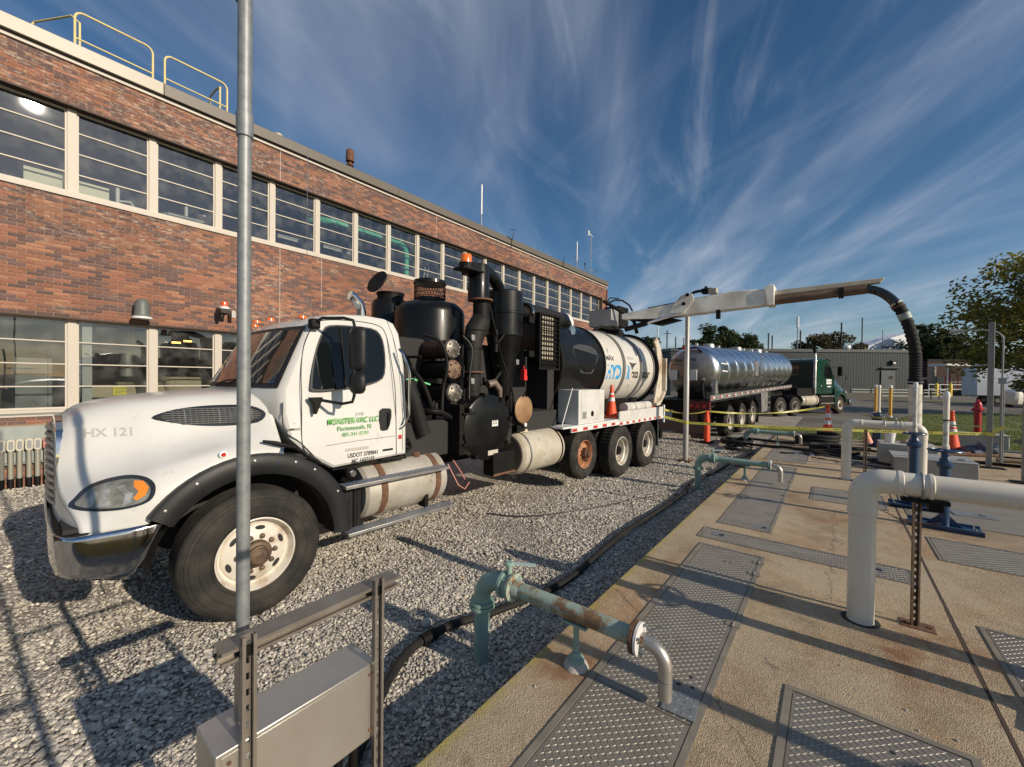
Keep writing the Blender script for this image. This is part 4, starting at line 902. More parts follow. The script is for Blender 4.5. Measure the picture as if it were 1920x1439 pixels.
# ================================================================== BLUE VALVE STANDS
def blue_stand(x, y, label, zf=1.05, zw=1.2, rt=.035, zt=1.88, wr=.165, tube=None, tube2=None, zmid=None, base=(.5, .26), rz=0.0, pr=.06):
    t = thing('valve_stand', label, 'valve stand', (x, y, ZD), rz, 'blue valve stands with clear stem tubes'); z = lambda q: q-ZD
    g = G(); g.bx(-base[0]/2, base[0]/2, -base[1]/2, base[1]/2, .012, .035); g.bx(-base[0]/2, base[0]/2, -base[1]/2, -base[1]/2+.03, 0, .06); g.bx(-base[0]/2, base[0]/2, base[1]/2-.03, base[1]/2, 0, .06); g.obj('base_plate', BLUEP, t, bevel=.004)
    for sx in (-1, 1): G().prism([(sx*pr*.9, .035), (sx*(pr+.11), .035), (sx*pr*.9, .16)], -.006, .006, 'y').obj('gusset', BLUEP, t)
    for sx in (-1, 1):
        for sy in (-1, 1): G().cyl((sx*base[0]*.4, sy*base[1]*.25, .03), (sx*base[0]*.4, sy*base[1]*.25, .07), .012, n=6).obj('anchor_bolt', GALV, t)
    G().cyl((0, 0, .03), (0, 0, z(zf)-.02), pr, n=24).obj('pedestal', BLUEP, t)
    G().lathe([(pr, z(zf)-.06), (pr*1.55, z(zf)-.03), (pr*1.6, z(zf)), (pr*1.1, z(zf)+.015), (pr*1.15, z(zf)+.04), (pr*.8, z(zf)+.07), (pr*.75, z(zw)-.03), (pr*.5, z(zw)+.01)], n=24).obj('bonnet', BLUEP, t)
    hw = G(); hw.tube([(wr*cos(a), wr*sin(a), z(zw)) for a in [2*pi*k/24 for k in range(24)]], .012, 8, closed=True); w = hw.obj('handwheel', BLUEP, t)
    g = G()
    for k in range(5): a = 2*pi*k/5+.3; g.cyl((0, 0, z(zw)), (wr*cos(a), wr*sin(a), z(zw)), .010, n=6)
    g.obj('spokes', BLUEP, w); G().lathe([(rt*1.5, z(zw)-.02), (rt*1.5, z(zw)+.02)], n=16).obj('hub', BLUEP, w)
    zm = z(zmid or zt)
    G().lathe([(rt*1.25, z(zw)+.02), (rt*1.3, z(zw)+.06), (rt, z(zw)+.07)], n=16).obj('tube_socket', PVC, t)
    G().cyl((0, 0, z(zw)+.03), (0, 0, zm), rt, n=18).obj('stem_tube', tube or PVC, t)
    if zmid: G().lathe([(rt*1.02, zm-.008), (rt*1.05, zm), (rt*1.02, zm+.008)], n=18).obj('joint_ring', BLACKM, t); G().cyl((0, 0, zm+.009), (0, 0, z(zt)), rt*1.05, n=18).obj('upper_tube', tube2 or PVC, t)
    G().lathe([(rt*1.2, z(zt)-.05), (rt*1.22, z(zt)-.02), (rt*1.0, z(zt)+.015), (rt*.4, z(zt)+.025)], n=18).obj('cap', WHITT, t)
    return t
blue_stand(.90, 7.95, 'blue valve stand with a thin grey stained stem tube, close behind the nearest white pipe', 1.2, 1.34, .023, 2.03, .115, CLEAR, pr=.052)
blue_stand(1.07, 7.08, 'blue valve stand with a two part stem tube, stained below and white above', 1.08, 1.235, .027, 1.92, .15, CLEAR, PVC, 1.60, (.62, .30), -.05, pr=.048)
blue_stand(.98, 14.9, 'far blue valve stand with a leaning white stem tube', 1.1, 1.22, .034, 1.96, .16, PVC)
blue_stand(1.20, 14.8, 'far blue valve stand with a yellow stem tube', 1.0, 1.10, .036, 1.96, .166, YELLT)
blue_stand(.98, 16.0, 'farthest blue valve stand with an orange stem tube, half hidden by the white one', 1.0, 1.12, .036, 1.96, .15, YELLT)
blue_stand(1.12, 3.46, 'blue valve stand at the right edge of the frame, only its base showing', 1.08, 1.235, .06, 2.3, .165, CLEAR, PVC, 1.6, (.62, .32), 1.3)
blue_stand(2.6, 2.55, 'blue valve stand beyond the right edge of the frame', 1.08, 1.235, .05, 2.3, .165, CLEAR, PVC, 1.6, (.5, .3), .3)

# posts on the right
POSTM = pm('grey_post', (.24, .235, .22), .6, .2, col2=(.17, .165, .155), scale=3, amt=.6, stretch=(1, 1, .2))
t = thing('grey_post', 'tall square grey steel post on the right, the caution tape tied to it', 'post', (2.57, 12.82, ZD)); G().bx(-.045, .035, -.04, .04, 0, 3.02).obj('shaft', POSTM, t, bevel=.006); G().bx(-.2, .22, -.14, .14, 0, .014).obj('base_plate', BLACKM, t)
t = thing('slotted_strut_post', 'galvanised slotted strut standing beside the square grey post', 'post', (2.88, 13.6, ZD)); g = G(); slotted(g, 0, 0, 0, 1.75, ang=-.9, w=.045, d=.04); g.obj('channel', GALV, t)
t = thing('grey_post', 'square grey post at the right frame edge', 'post', (2.66, 11.25, ZD)); G().bx(-.02, .05, -.04, .04, 0, 1.43).obj('shaft', POSTM, t, bevel=.006); G().bx(-.14, .14, -.14, .14, 0, .02).obj('base_plate', BLACKM, t)
t = thing('gooseneck_lamp', 'thin galvanised lamp post curving left at the top, with a pale box on it', 'lamp', (3.38, 15.9, ZD))
pts = [(0, 0, 0), (0, 0, 2.85)]+[(-.28+.28*cos(a), 0, 2.85+.28*sin(a)) for a in [pi/2*i/6 for i in range(1, 7)]]+[(-.8, -.1, 3.14)]
G().tube(pts, .019, 10).obj('pole', GALV, t); G().tube([(-.75, -.1, 3.14), (-.95, -.12, 3.12)], [.05, .06], 10).obj('lamp_head', GREYBOX, t)
G().lathe([(.02, -.02), (.16, 0), (.17, .05), (.17, .26), (.15, .30), (.02, .31)], (.17, -.05, 1.25), n=10).obj('junction_box', pm('box_cream', (.50, .48, .42), .5), t)
G().cyl((.0, 0, .9), (.0, 0, 1.2), .034).obj('conduit', GALV, t); G().bx(-.06, .06, -.06, .06, 1.75, 1.9).obj('clamp', GREYBOX, t)

# ================================================================== LIGHT POLE ON THE GRAVEL
t = thing('lamp_pole', 'pale lamp pole with a dark gooseneck head, standing on the gravel behind the vacuum truck', 'lamp', (-2.93, 10.92, 0))
G().tube([(0, 0, 0), (0, 0, 2.15), (0, 0, 2.17), (0, 0, 3.95)], [.066, .062, .056, .054], 20).obj('pole', pm('lamp_pole_grey', (.42, .41, .39), .45, .4, col2=(.30, .29, .27), scale=3, amt=.6), t)
G().bx(-.15, .15, -.15, .15, .0, .03).obj('base_plate', RUST, t)
for sx in (-1, 1): G().cyl((sx*.1, -.1, .03), (sx*.1, -.1, .09), .018, n=6).obj('anchor_bolt', RUST, t)
G().tube([(0, 0, 3.9), (0, 0, 4.05)]+[(.22-.22*cos(a), 0, 4.05+.22*sin(a)) for a in [pi/2*i/6 for i in range(1, 7)]]+[(.36, 0, 4.28)], .035, 12).obj('gooseneck', BLACKM, t)
g = G(); g.bx(.33, .58, -.11, .11, 4.19, 4.31); g.obj('lamp_head', BLACKM, t, bevel=.02); G().bx(.50, .68, -.12, .12, 4.17, 4.29).obj('lens', CREAMT, t, bevel=.01); G().lathe([(.04, 4.31), (.035, 4.37)], (.42, 0, 0), n=10).obj('photocell', BLACKM, t)

# ================================================================== CONES
def cone(x, y, z, h, label, r=.15, s=1.0):
    t = thing('traffic_cone', label, 'traffic cone', (x, y, z), 0, 'orange cones with white bands')
    R_ = lambda q: r*(1-.74*q/(h*.80))
    G().lathe([(R_(0), .03), (R_(h*.42), h*.42)]).obj('cone_base', ORANGE, t, sharp=60)
    G().lathe([(R_(h*.42)+.002, h*.421), (R_(h*.55)+.002, h*.549)]).obj('white_band', CONEW, t)
    G().lathe([(R_(h*.55), h*.55), (R_(h*.60), h*.60)]).obj('cone_middle', ORANGE, t)
    G().lathe([(R_(h*.60)+.002, h*.601), (R_(h*.74)+.002, h*.739)]).obj('white_band', CONEW, t)
    G().lathe([(R_(h*.74), h*.74), (R_(h*.78), h*.82), (.045*s, h*.84), (.035*s, h*.87), (.05*s, h*.90), (.03*s, h*.93), (.045*s, h*.965), (.03*s, h)]).obj('handle_knob', ORANGE, t)
    G().bx(-r*1.25, r*1.25, -r*1.25, r*1.25, 0, .03).obj('foot', BLACKM, t, bevel=.01); return t
cone(-.12, 16.0, ZD, 1.07, 'tall orange cone at the far deck edge, left of the white pipe bridge', .17)
cone(2.42, 15.3, ZD, 1.05, 'tall orange cone with two white bands between the blue stand and the grey post', .17)
DLN = tuple(at(1325, 822, 12.1))[:2]
t = thing('delineator', 'slim orange tube marker holding the caution tape, by the tanker wheels', 'traffic cone', (*DLN, gh(*DLN)))
G().lathe([(.085, .03), (.075, .5), (.06, .8), (.045, .85), (.055, .9), (.04, .95)]).obj('tube', ORANGE, t); G().bx(-.17, .17, -.17, .17, 0, .035).obj('foot', BLACKM, t)
for z in (.45, .62): G().lathe([(.0785, z), (.074, z+.08)]).obj('band', ORANGE, t)
t = thing('traffic_cone', 'small faded salmon cone tipped beside the far blue stands', 'traffic cone', (.80, 15.2, ZD)); G().tube([(0, 0, 0), (-.06, 0, .36)], [.13, .05], 18).obj('cone_base', pm('cone_faded', (.72, .30, .20), .6), t)

# ================================================================== CAUTION TAPE
def tape_mat():
    m, N, L = nodes_of('printed_tape'); b = N['Principled BSDF']; b.inputs['Roughness'].default_value = .4
    uv = N.new('ShaderNodeUVMap'); sx = N.new('ShaderNodeSeparateXYZ'); L.new(uv.outputs[0], sx.inputs[0])
    br = N.new('ShaderNodeTexBrick'); mp = N.new('ShaderNodeMapping'); mp.inputs['Scale'].default_value = (22, 3.2, 1); L.new(uv.outputs[0], mp.inputs[0])
    n = N.new('ShaderNodeTexNoise'); n.inputs['Scale'].default_value = 1; n.inputs['Detail'].default_value = 1; L.new(mp.outputs[0], n.inputs['Vector'])
    gt = N.new('ShaderNodeMath'); gt.operation = 'GREATER_THAN'; gt.inputs[1].default_value = .5; L.new(n.outputs['Fac'], gt.inputs[0])
    w = N.new('ShaderNodeMath'); w.operation = 'PINGPONG'; w.inputs[1].default_value = .35; L.new(sx.outputs[0], w.inputs[0])
    g2 = N.new('ShaderNodeMath'); g2.operation = 'GREATER_THAN'; g2.inputs[1].default_value = .17; L.new(w.outputs[0], g2.inputs[0])
    v = N.new('ShaderNodeMath'); v.operation = 'SUBTRACT'; v.inputs[1].default_value = .5; L.new(sx.outputs[1], v.inputs[0]); va = N.new('ShaderNodeMath'); va.operation = 'ABSOLUTE'; L.new(v.outputs[0], va.inputs[0])
    vl = N.new('ShaderNodeMath'); vl.operation = 'LESS_THAN'; vl.inputs[1].default_value = .26; L.new(va.outputs[0], vl.inputs[0])
    m1_ = N.new('ShaderNodeMath'); m1_.operation = 'MULTIPLY'; L.new(gt.outputs[0], m1_.inputs[0]); L.new(g2.outputs[0], m1_.inputs[1])
    m2_ = N.new('ShaderNodeMath'); m2_.operation = 'MULTIPLY'; L.new(m1_.outputs[0], m2_.inputs[0]); L.new(vl.outputs[0], m2_.inputs[1])
    mx = N.new('ShaderNodeMix'); mx.data_type = 'RGBA'; mx.inputs[6].default_value = (.52, .48, .10, 1); mx.inputs[7].default_value = (.10, .09, .02, 1); L.new(m2_.outputs[0], mx.inputs[0])
    L.new(mx.outputs[2], b.inputs['Base Color']); N.remove(br); return m
TAPEM = tape_mat()
def tape(label, pts, w=.07, sag=.06, twist=0.0):
    P = []
    for a, b in zip(pts[:-1], pts[1:]):
        a, b = Vector(a), Vector(b); n = max(8, int((b-a).length*5))
        for i in range(n): k = i/n; p = a.lerp(b, k); p.z -= sag*4*k*(1-k)*(b-a).length/4; P.append(p)
    P.append(Vector(pts[-1])); vs = []; fs = []; uv = []; d = 0
    for i, p in enumerate(P):
        if i: d += (p-P[i-1]).length
        a = twist*sin(d*1.1)+.25*sin(d*2.7); t_ = (P[min(i+1, len(P)-1)]-P[max(i-1, 0)]).normalized(); s_ = t_.cross(Vector((0, 0, 1))).normalized()
        up = Vector((0, 0, 1))*cos(a)+s_*sin(a); vs += [p-up*w/2, p+up*w/2]; uv += [(d, 0), (d, 1)]
        if i: n = 2*i; fs.append((n-2, n, n+1, n-1))
    g = G().add(vs, fs); o = g.obj('caution_tape', TAPEM, None, sharp=0, recalc=False); l = o.data.uv_layers.new(name='UVMap')
    for lp in o.data.loops: l.data[lp.index].uv = uv[lp.vertex_index]
    return tag(o, label, 'caution tape')
TR = radians(2.464); TT = Vector((sin(TR), cos(TR), 0)); TN = Vector((cos(TR), -sin(TR), 0)); TO = Vector((-3.853, 0, 0))
def tw(n, s, z): return TO+TN*n+TT*s+Vector((0, 0, z))
tape('lower yellow caution tape, from the vacuum truck past the lamp pole to the square post', [tw(.02, 10.62, 1.12), (-2.86, 10.90, .98), (2.50, 12.78, 1.00)], .062, .02)
tape('upper yellow caution tape, from the truck over both orange markers to the post', [tw(.03, 10.62, 1.30), (DLN[0], DLN[1], gh(*DLN)+.93), (-.12, 16.0, 1.31), (2.52, 12.80, 1.16)], .048, .14, 1.1)
t = thing('caution_tape', 'loose knot of yellow tape tied round the square grey post', 'caution tape', (2.57, 12.82, 1.0))
g = G(); g.strap([(-.068, -.063), (.068, -.063), (.068, .063), (-.068, .063)], .07, .004, -.03); o = g.obj('loop', TAPE, t); o.rotation_euler = (0, -pi/2, 0)
G().prism([(0, 0), (.22, .13), (.2, .2), (.02, .08)], -.002, .002, 'y').obj('loose_end', TAPE, t)
g = G(); g.strap([(.067*cos(a), .067*sin(a)) for a in [2*pi*k/12 for k in range(12)]], .09, .003, 0); o = g.obj('tape_wrap', TAPEM); o.location = (-2.93, 10.92, 1.03); o.rotation_euler = (0, pi/2, 0); tag(o, 'caution tape wrapped round the lamp pole on the gravel', 'caution tape')

# ================================================================== HOSES
def hose(label, pts, r, mat=HOSE, cat='hose', group=None, n=10, sub=6):
    pts = [Vector(p) for p in pts]; P = []
    for i in range(len(pts)-1):
        p0 = pts[max(i-1, 0)]; p1 = pts[i]; p2 = pts[i+1]; p3 = pts[min(i+2, len(pts)-1)]
        for k in range(sub): t_ = k/sub; P.append(.5*((2*p1)+(p2-p0)*t_+(2*p0-5*p1+4*p2-p3)*t_*t_+(-p0+3*p1-3*p2+p3)*t_**3))
    P.append(pts[-1]); o = G().tube(P, r, n).obj('hose' if cat == 'hose' else 'cable', mat); return tag(o, label, cat, group)
hose('thick black hose winding along the gravel beside the deck', [(-1.75, .95, .045), (-2.15, 1.45, .045), (-2.31, 1.68, .045), (-2.42, 1.95, .045), (-2.40, 2.30, .045), (-2.27, 2.62, .045), (-2.10, 3.21, .045), (-2.05, 3.69, .045), (-2.09, 4.28, .045), (-2.13, 5.16, .045), (-2.09, 6.13, .045), (-2.06, 7.48, .045), (-2.15, 8.58, .045), (-1.98, 10.31, .045), (-1.85, 11.2, .14), (-1.65, 12.0, .2), (-1.7, 12.6, .2)], .033)
o = bpy.data.objects.new('hose_coupling', G().cyl((0, 0, 0), (.0, .13, 0), .045).mesh('hose_coupling', BLACKM)); COL.objects.link(o); o.location = (-2.42, 2.02, .046); o.rotation_euler = (0, 0, -.02); tag(o, 'black coupling joining the thick hose on the gravel', 'hose coupling')
hose('thin grey cable lying on the gravel left of the second green pipe', [(-3.6, 5.4, .02), (-3.1, 6.1, .02), (-2.75, 6.8, .02), (-2.45, 7.7, .02), (-2.15, 8.4, .02), (-2.0, 9.6, .02), (-2.3, 10.6, .02)], .014, pm('cable_grey', (.20, .19, .17), .6), 'cable')
hose('thin black cable trailing from under the truck across the gravel', [tw(-.4, 4.6, .02), tw(.1, 4.9, .015), tw(.6, 5.8, .015), tw(1.0, 7.0, .015), tw(1.5, 8.0, .02), (-2.2, 9.4, .02)], .010, WIREM, 'cable')
rh = random.Random(4)
def coil(cx, cy, z, r, turns, tr, label, squash=1.0, ph=0.0):
    pts = []
    for i in range(int(turns*12)+1):
        a = ph+i*pi/6; k = i/12; rad = r*(1+.05*sin(a*1.7)+.03*(k % 2)); pts.append((cx+rad*cos(a), cy+rad*squash*sin(a), z+tr+tr*1.7*k+.01*sin(a*3)))
    return hose(label, pts, tr, sub=2, group=None)
coil(-.35, 14.15, ZD, .46, 3.3, .048, 'flat stacked coil of thick black hose at the far end of the deck')
coil(-.05, 13.1, ZD, .40, 1.6, .040, 'loose loop of black hose in front of the stacked coil', .8, 1.0)
coil(-2.15, 13.2, .24, .38, 2.2, .034, 'tangle of black hose on the gravel round the farthest green pipe', 1.3)
coil(-2.0, 12.5, .20, .30, 1.8, .022, 'thin black hose loops on the gravel at the deck edge', 1.5, 2)
def wander(x0, y0, x1, y1, z, amp, n, seed):
    r_ = random.Random(seed); P = []
    for i in range(n+1): k = i/n; P.append((x0+(x1-x0)*k+r_.uniform(-amp, amp), y0+(y1-y0)*k+r_.uniform(-amp, amp), z+r_.uniform(0, .03)))
    return P
hl = ['black hose lying across the deck under the farthest green pipe', 'black hose running from the gravel tangle toward the stacked coil', 'black hose snaking on the deck right of the third spout', 'thin black hose squiggle in front of the stacked coil', 'thin cable end curling by the hose fittings', 'black hose crossing behind the white pipe bridge', 'thin dark cable wandering toward the box', 'thin black hose on the gravel nearest the second green pipe']
for i, (a, r) in enumerate(((wander(-1.9, 12.6, .5, 12.7, .34, .12, 7, 1), .035), (wander(-2.3, 13.6, .8, 13.6, .36, .15, 8, 2), .035), (wander(-.5, 12.3, 1.0, 11.6, .33, .16, 8, 3), .028), (wander(-.9, 12.0, .7, 12.3, .32, .18, 9, 4), .018), (wander(-.4, 11.4, .9, 11.3, .315, .14, 9, 5), .012), (wander(.2, 13.8, 1.6, 12.9, .34, .15, 6, 6), .032), (wander(.3, 12.0, 1.1, 12.5, .315, .12, 6, 7), .012))): hose(hl[i], a, r)
for i, (x, y) in enumerate(((-.72, 11.95), (-.52, 12.0), (-.42, 11.9))): 
    o = G().cyl((0, 0, .03), (.09, .03, .03), .03, n=12).obj('hose_fitting', CHROME if i != 1 else BLACKM); o.location = (x, y, ZD); tag(o, 'bright metal hose fitting lying below the third spout' if i == 0 else 'black hose fitting between two bright ones' if i == 1 else 'bright hose fitting right of the black one', 'hose fitting')

# ================================================================== BOXES, HYDRANT, CLUTTER
t = thing('steel_vault_box', 'low grey steel box with two latches behind the blue stands', 'box', (.96, 10.95, ZD)); G().bx(0, 1.12, 0, .95, 0, .28).obj('body', GREYBOX, t, bevel=.01); G().bx(-.01, 1.13, -.01, .96, .282, .30).obj('lid', pm('lid_grey', (.40, .40, .38), .5, .3), t)
for x in (.22, .9): G().bx(x, x+.08, .2, .3, .301, .33).obj('latch', ALUD, t)
t = thing('concrete_box', 'taller grey concrete box end just left of the low steel box', 'box', (.82, 12.05, ZD)); G().bx(0, .9, 0, .8, 0, .42).obj('body', CONC, t, bevel=.01)
t = thing('bucket', 'small white plastic bucket standing on the concrete box', 'bucket', (1.0, 12.35, ZD+.42)); G().lathe([(.08, 0), (.105, .2), (.112, .2), (.112, .22)], n=20).obj('tub', CONEW, t); G().tube([(-.1, 0, .21), (-.08, -.03, .02), (0, -.1, -.0), (.08, -.03, .02), (.1, 0, .21)], .004, 5).obj('handle', GALV, t)
g = G()
for i in range(9): a = i*.9; g.tube([(.05*i*.4, .1*cos(a), .02), (.05*i*.4+.09, .1*sin(a), .06)], .03, 8)
o = g.obj('rope_heap', pm('rope', (.30, .25, .18), .9)); o.location = (1.2, 12.4, ZD+.42); tag(o, 'small heap of pale rope beside the white bucket', 'rope')
t = thing('utility_box', 'grey concrete utility box on the grass below the fire hydrant', 'box', (2.8, 16.9, .25)); G().bx(0, .95, 0, .6, 0, .36).obj('body', CONC, t, bevel=.02); G().bx(-.02, .97, -.02, .62, .362, .40).obj('lid', CONC, t)
t = thing('fire_hydrant', 'red fire hydrant on the grass beyond the deck', 'fire hydrant', (4.0, 21.4, .25))
G().lathe([(.13, 0), (.13, .06), (.092, .07), (.092, .86), (.13, .87), (.13, .94), (.105, .96), (.10, 1.08), (.07, 1.17), (.03, 1.20)], n=20).obj('barrel', REDP, t, sharp=40); G().lathe([(.035, 1.19), (.03, 1.26)], n=6).obj('top_nut', REDP, t)
for sx in (-1, 1): G().cyl((0, 0, .88), (sx*.15, 0, .88), .045, n=12).obj('side_cap', REDP, t)
G().cyl((0, 0, .85), (0, -.15, .85), .06, n=12).obj('front_cap', REDP, t)
t = thing('tarp_heap', 'crumpled dark blue tarp heap beside the tall cone', 'tarp', (2.95, 15.2, ZD)); bm = bmesh.new(); bmesh.ops.create_icosphere(bm, subdivisions=3, radius=.35)
for v in bm.verts: k = 1+.5*noise.noise(v.co*5); v.co = Vector((v.co.x*k*1.1, v.co.y*k, max(0, v.co.z*k*.75)))
me = bpy.data.meshes.new('fabric'); bm.to_mesh(me); bm.free(); me.materials.append(pm('tarp', (.03, .05, .09), .6, col2=(.02, .02, .02), scale=5)); o = bpy.data.objects.new('fabric', me); COL.objects.link(o); o.parent = t
WOOD = pm('weathered_wood', (.22, .17, .11), .85, col2=(.12, .09, .06), scale=5, amt=.7, stretch=(.3, 4, 4))
cl = ['long weathered pipe lying right of the steel box', 'short dark bar lying beside the square grey post foot', 'brown pipe offcut on the deck near the square post', 'pale timber lying at the far right of the deck', 'dark pipe lying near the yellow fitting', 'thin grey conduit lying along the deck far edge', 'short rusty pipe resting on the clutter pile']
for i, (x, y, L_, a, r, m_) in enumerate(((2.2, 14.3, 1.1, .5, .04, RUST), (2.3, 13.3, .8, -.1, .035, BLACKM), (2.9, 13.9, .7, .2, .05, WOOD), (3.1, 12.6, 1.4, .05, .03, WOOD), (3.1, 14.3, .6, -.3, .05, BLACKM), (3.3, 16.0, 1.6, .02, .03, GALV), (2.5, 14.6, .5, 1.0, .04, RUST))):
    o = G().cyl((0, 0, r), (L_*cos(a), L_*sin(a), r), r, n=10).obj('pipe_offcut', m_); o.location = (x, y, ZD); tag(o, cl[i], 'pipe')
o = G().cyl((0, 0, .04), (.2, .02, .04), .04, n=10).obj('yellow_fitting', pm('yellow_fit', (.65, .55, .08), .5)); o.location = (3.45, 14.0, ZD); tag(o, 'yellow ended pipe fitting on the deck at the right', 'fitting')
t = thing('tyre_rut_pile', 'low dark heap of soil on the grass at the right edge', 'soil heap', (5.6, 19.5, .24)); g = G(); g.lathe([(1.3, 0), (1.0, .12), (.5, .2), (.05, .23)], n=24); g.obj('heap', pm('soil', (.05, .035, .022), .95, bump=.5, bscale=10), t)
# leaves on the gravel
for i, (x, y) in enumerate(((-2.75, 1.62), (-2.9, 2.9))):
    o = G().add([(0, 0, 0), (.03, .012, .008), (.055, 0, .002), (.03, -.014, .006)], [(0, 1, 2, 3)]).obj('fallen_leaf', pm('leaf_tan', (.48, .36, .16), .7), sharp=0); o.location = (x, y, .036); o.rotation_euler = (0.2, .1, i*1.3); tag(o, ('dry tan leaf on the gravel just behind the steel box', 'dry tan leaf on the gravel between the hose and the truck step')[i], 'leaf', 'dry leaves on the gravel')

t = thing('pipe_barrier', 'galvanised pipe barrier standing just outside the picture on the near deck, casting thin shadows', 'barrier', (.34, .36, ZD))
G().cyl((0, 0, 0), (0, 0, 2.6), .021, n=10).obj('post', GALV, t); G().tube([(0, 0, 1.94), (0, .70, 1.94)], .017, 10).obj('rail', GALV, t); G().tube([(0, 0, 1.5), (0, -.9, 1.5)], .017, 10).obj('rail', GALV, t); G().cyl((0, -.9, 0), (0, -.9, 2.2), .021, n=10).obj('post', GALV, t)

# ================================================================== VACUUM TRUCK
TW0 = TO - TN*1.22
vt = thing('vacuum_truck', 'white hydro excavator vacuum truck with black tanks and a boom, parked on the gravel', 'truck', TW0, -TR)
def wl(p):
    d = Vector(p)-TW0; return Vector((d.dot(TN), d.dot(TT), d.z))
def cr1(p0, p1, p2, p3, t): return .5*((2*p1)+(p2-p0)*t+(2*p0-5*p1+4*p2-p3)*t*t+(-p0+3*p1-3*p2+p3)*t*t*t)
def refine(L_, k):
    out = []; n = len(L_)
    for i in range(n-1):
        a, b, c, d = L_[max(i-1, 0)], L_[i], L_[i+1], L_[min(i+2, n-1)]
        for j in range(k): t_ = j/k; out.append([cr1(a[q], b[q], c[q], d[q], t_) for q in range(len(b))])
    out.append(list(L_[-1])); return out
ZW = .54
def arch(s, r): d = abs(s-1.40); return ZW+sqrt(max(0, r*r-d*d))
AR = .815
ST = {   # station: (front curvature, [(w,z)...centre -> bottom])
 .27: (.10, [(0, 1.62), (.24, 1.61), (.38, 1.57), (.45, 1.47), (.485, 1.28), (.60, 1.17), (.82, 1.10), (.98, 1.02), (1.04, .93)]),
 .40: (.12, [(0, 1.765), (.28, 1.755), (.43, 1.71), (.52, 1.60), (.57, 1.40), (.70, 1.27), (.92, 1.20), (1.07, 1.08), (1.10, .93)]),
 .62: (.05, [(0, 1.83), (.32, 1.82), (.50, 1.77), (.60, 1.64), (.66, 1.45), (.80, 1.34), (1.00, 1.27), (1.13, 1.13), (1.145, .93)]),
 .80: (0, [(0, 1.855), (.36, 1.845), (.55, 1.80), (.66, 1.67), (.72, 1.49), (.86, 1.39), (1.05, 1.325), (1.15, 1.20), (1.165, 1.08)]),
 1.1: (0, [(0, 1.885), (.42, 1.875), (.62, 1.83), (.74, 1.70), (.80, 1.545), (.93, 1.46), (1.09, 1.41), (1.16, 1.345), (1.175, 1.295)]),
 1.4: (0, [(0, 1.905), (.48, 1.895), (.69, 1.85), (.82, 1.73), (.87, 1.60), (.98, 1.52), (1.09, 1.455), (1.16, 1.40), (1.175, 1.355)]),
 1.62: (0, [(0, 1.92), (.52, 1.91), (.75, 1.87), (.90, 1.76), (.95, 1.64), (1.02, 1.55), (1.09, 1.47), (1.15, 1.39), (1.17, 1.325)])}
rows = []
for s_, (cv, pr_) in ST.items(): rows.append([c for w, z in pr_ for c in (w, s_+cv*(w/1.1)**3*1.3, z)])
rows = refine(rows, 5)
HG = []
for r_ in rows:
    pts = [tuple(r_[i:i+3]) for i in range(0, len(r_), 3)]; pts = refine(pts, 4); HG.append([tuple(p) for p in pts])
TRI = []
for i in range(len(HG)-1):
    for j in range(len(HG[0])-1):
        a, b, c, d = HG[i][j], HG[i][j+1], HG[i+1][j+1], HG[i+1][j]; TRI += [(a, b, c), (a, c, d)]
def hood_w(s, z):
    best = None
    for a, b, c in TRI:
        if not (min(a[1], b[1], c[1])-1e-6 <= s <= max(a[1], b[1], c[1])+1e-6): continue
        if not (min(a[2], b[2], c[2])-1e-6 <= z <= max(a[2], b[2], c[2])+1e-6): continue
        d = (b[1]-a[1])*(c[2]-a[2])-(c[1]-a[1])*(b[2]-a[2])
        if abs(d) < 1e-12: continue
        u = ((s-a[1])*(c[2]-a[2])-(c[1]-a[1])*(z-a[2]))/d; v = ((b[1]-a[1])*(z-a[2])-(s-a[1])*(b[2]-a[2]))/d
        if u >= -1e-4 and v >= -1e-4 and u+v <= 1.0001:
            w = a[0]+u*(b[0]-a[0])+v*(c[0]-a[0]); best = w if best is None else max(best, w)
    if best is None: best = min(((abs(q[1]-s)+abs(q[2]-z), q[0]) for r_ in HG for q in r_))[1]
    return best
g = G(); full = [[(-p[0], p[1], p[2]) for p in reversed(r_[1:])]+[tuple(p) for p in r_] for r_ in HG]
g.grid(full); hood = g.obj('hood', WHITE, vt, sharp=50)
sm = hood.modifiers.new('thick', 'SOLIDIFY'); sm.thickness = .012; sm.offset = -1
def drape_poly(pts, off): return [(hood_w(s, z)+off, s, z) for s, z in pts]
def drape_fan(g, pts, off):
    """grid from the rim to the centroid so the patch follows the surface"""
    cs = sum(p[0] for p in pts)/len(pts); cz = sum(p[1] for p in pts)/len(pts); R_ = []
    for k in (1, .8, .6, .4, .2, .02): R_.append(drape_poly([(cs+(s-cs)*k, cz+(z-cz)*k) for s, z in pts], off))
    return g.grid(R_, close=True)
def closed(pts, k=4):
    n = len(pts); out = []
    for i in range(n):
        a, b, c, d = pts[i-1], pts[i], pts[(i+1) % n], pts[(i+2) % n]
        for j in range(k): out.append(tuple(cr1(a[q], b[q], c[q], d[q], j/k) for q in range(2)))
    return out
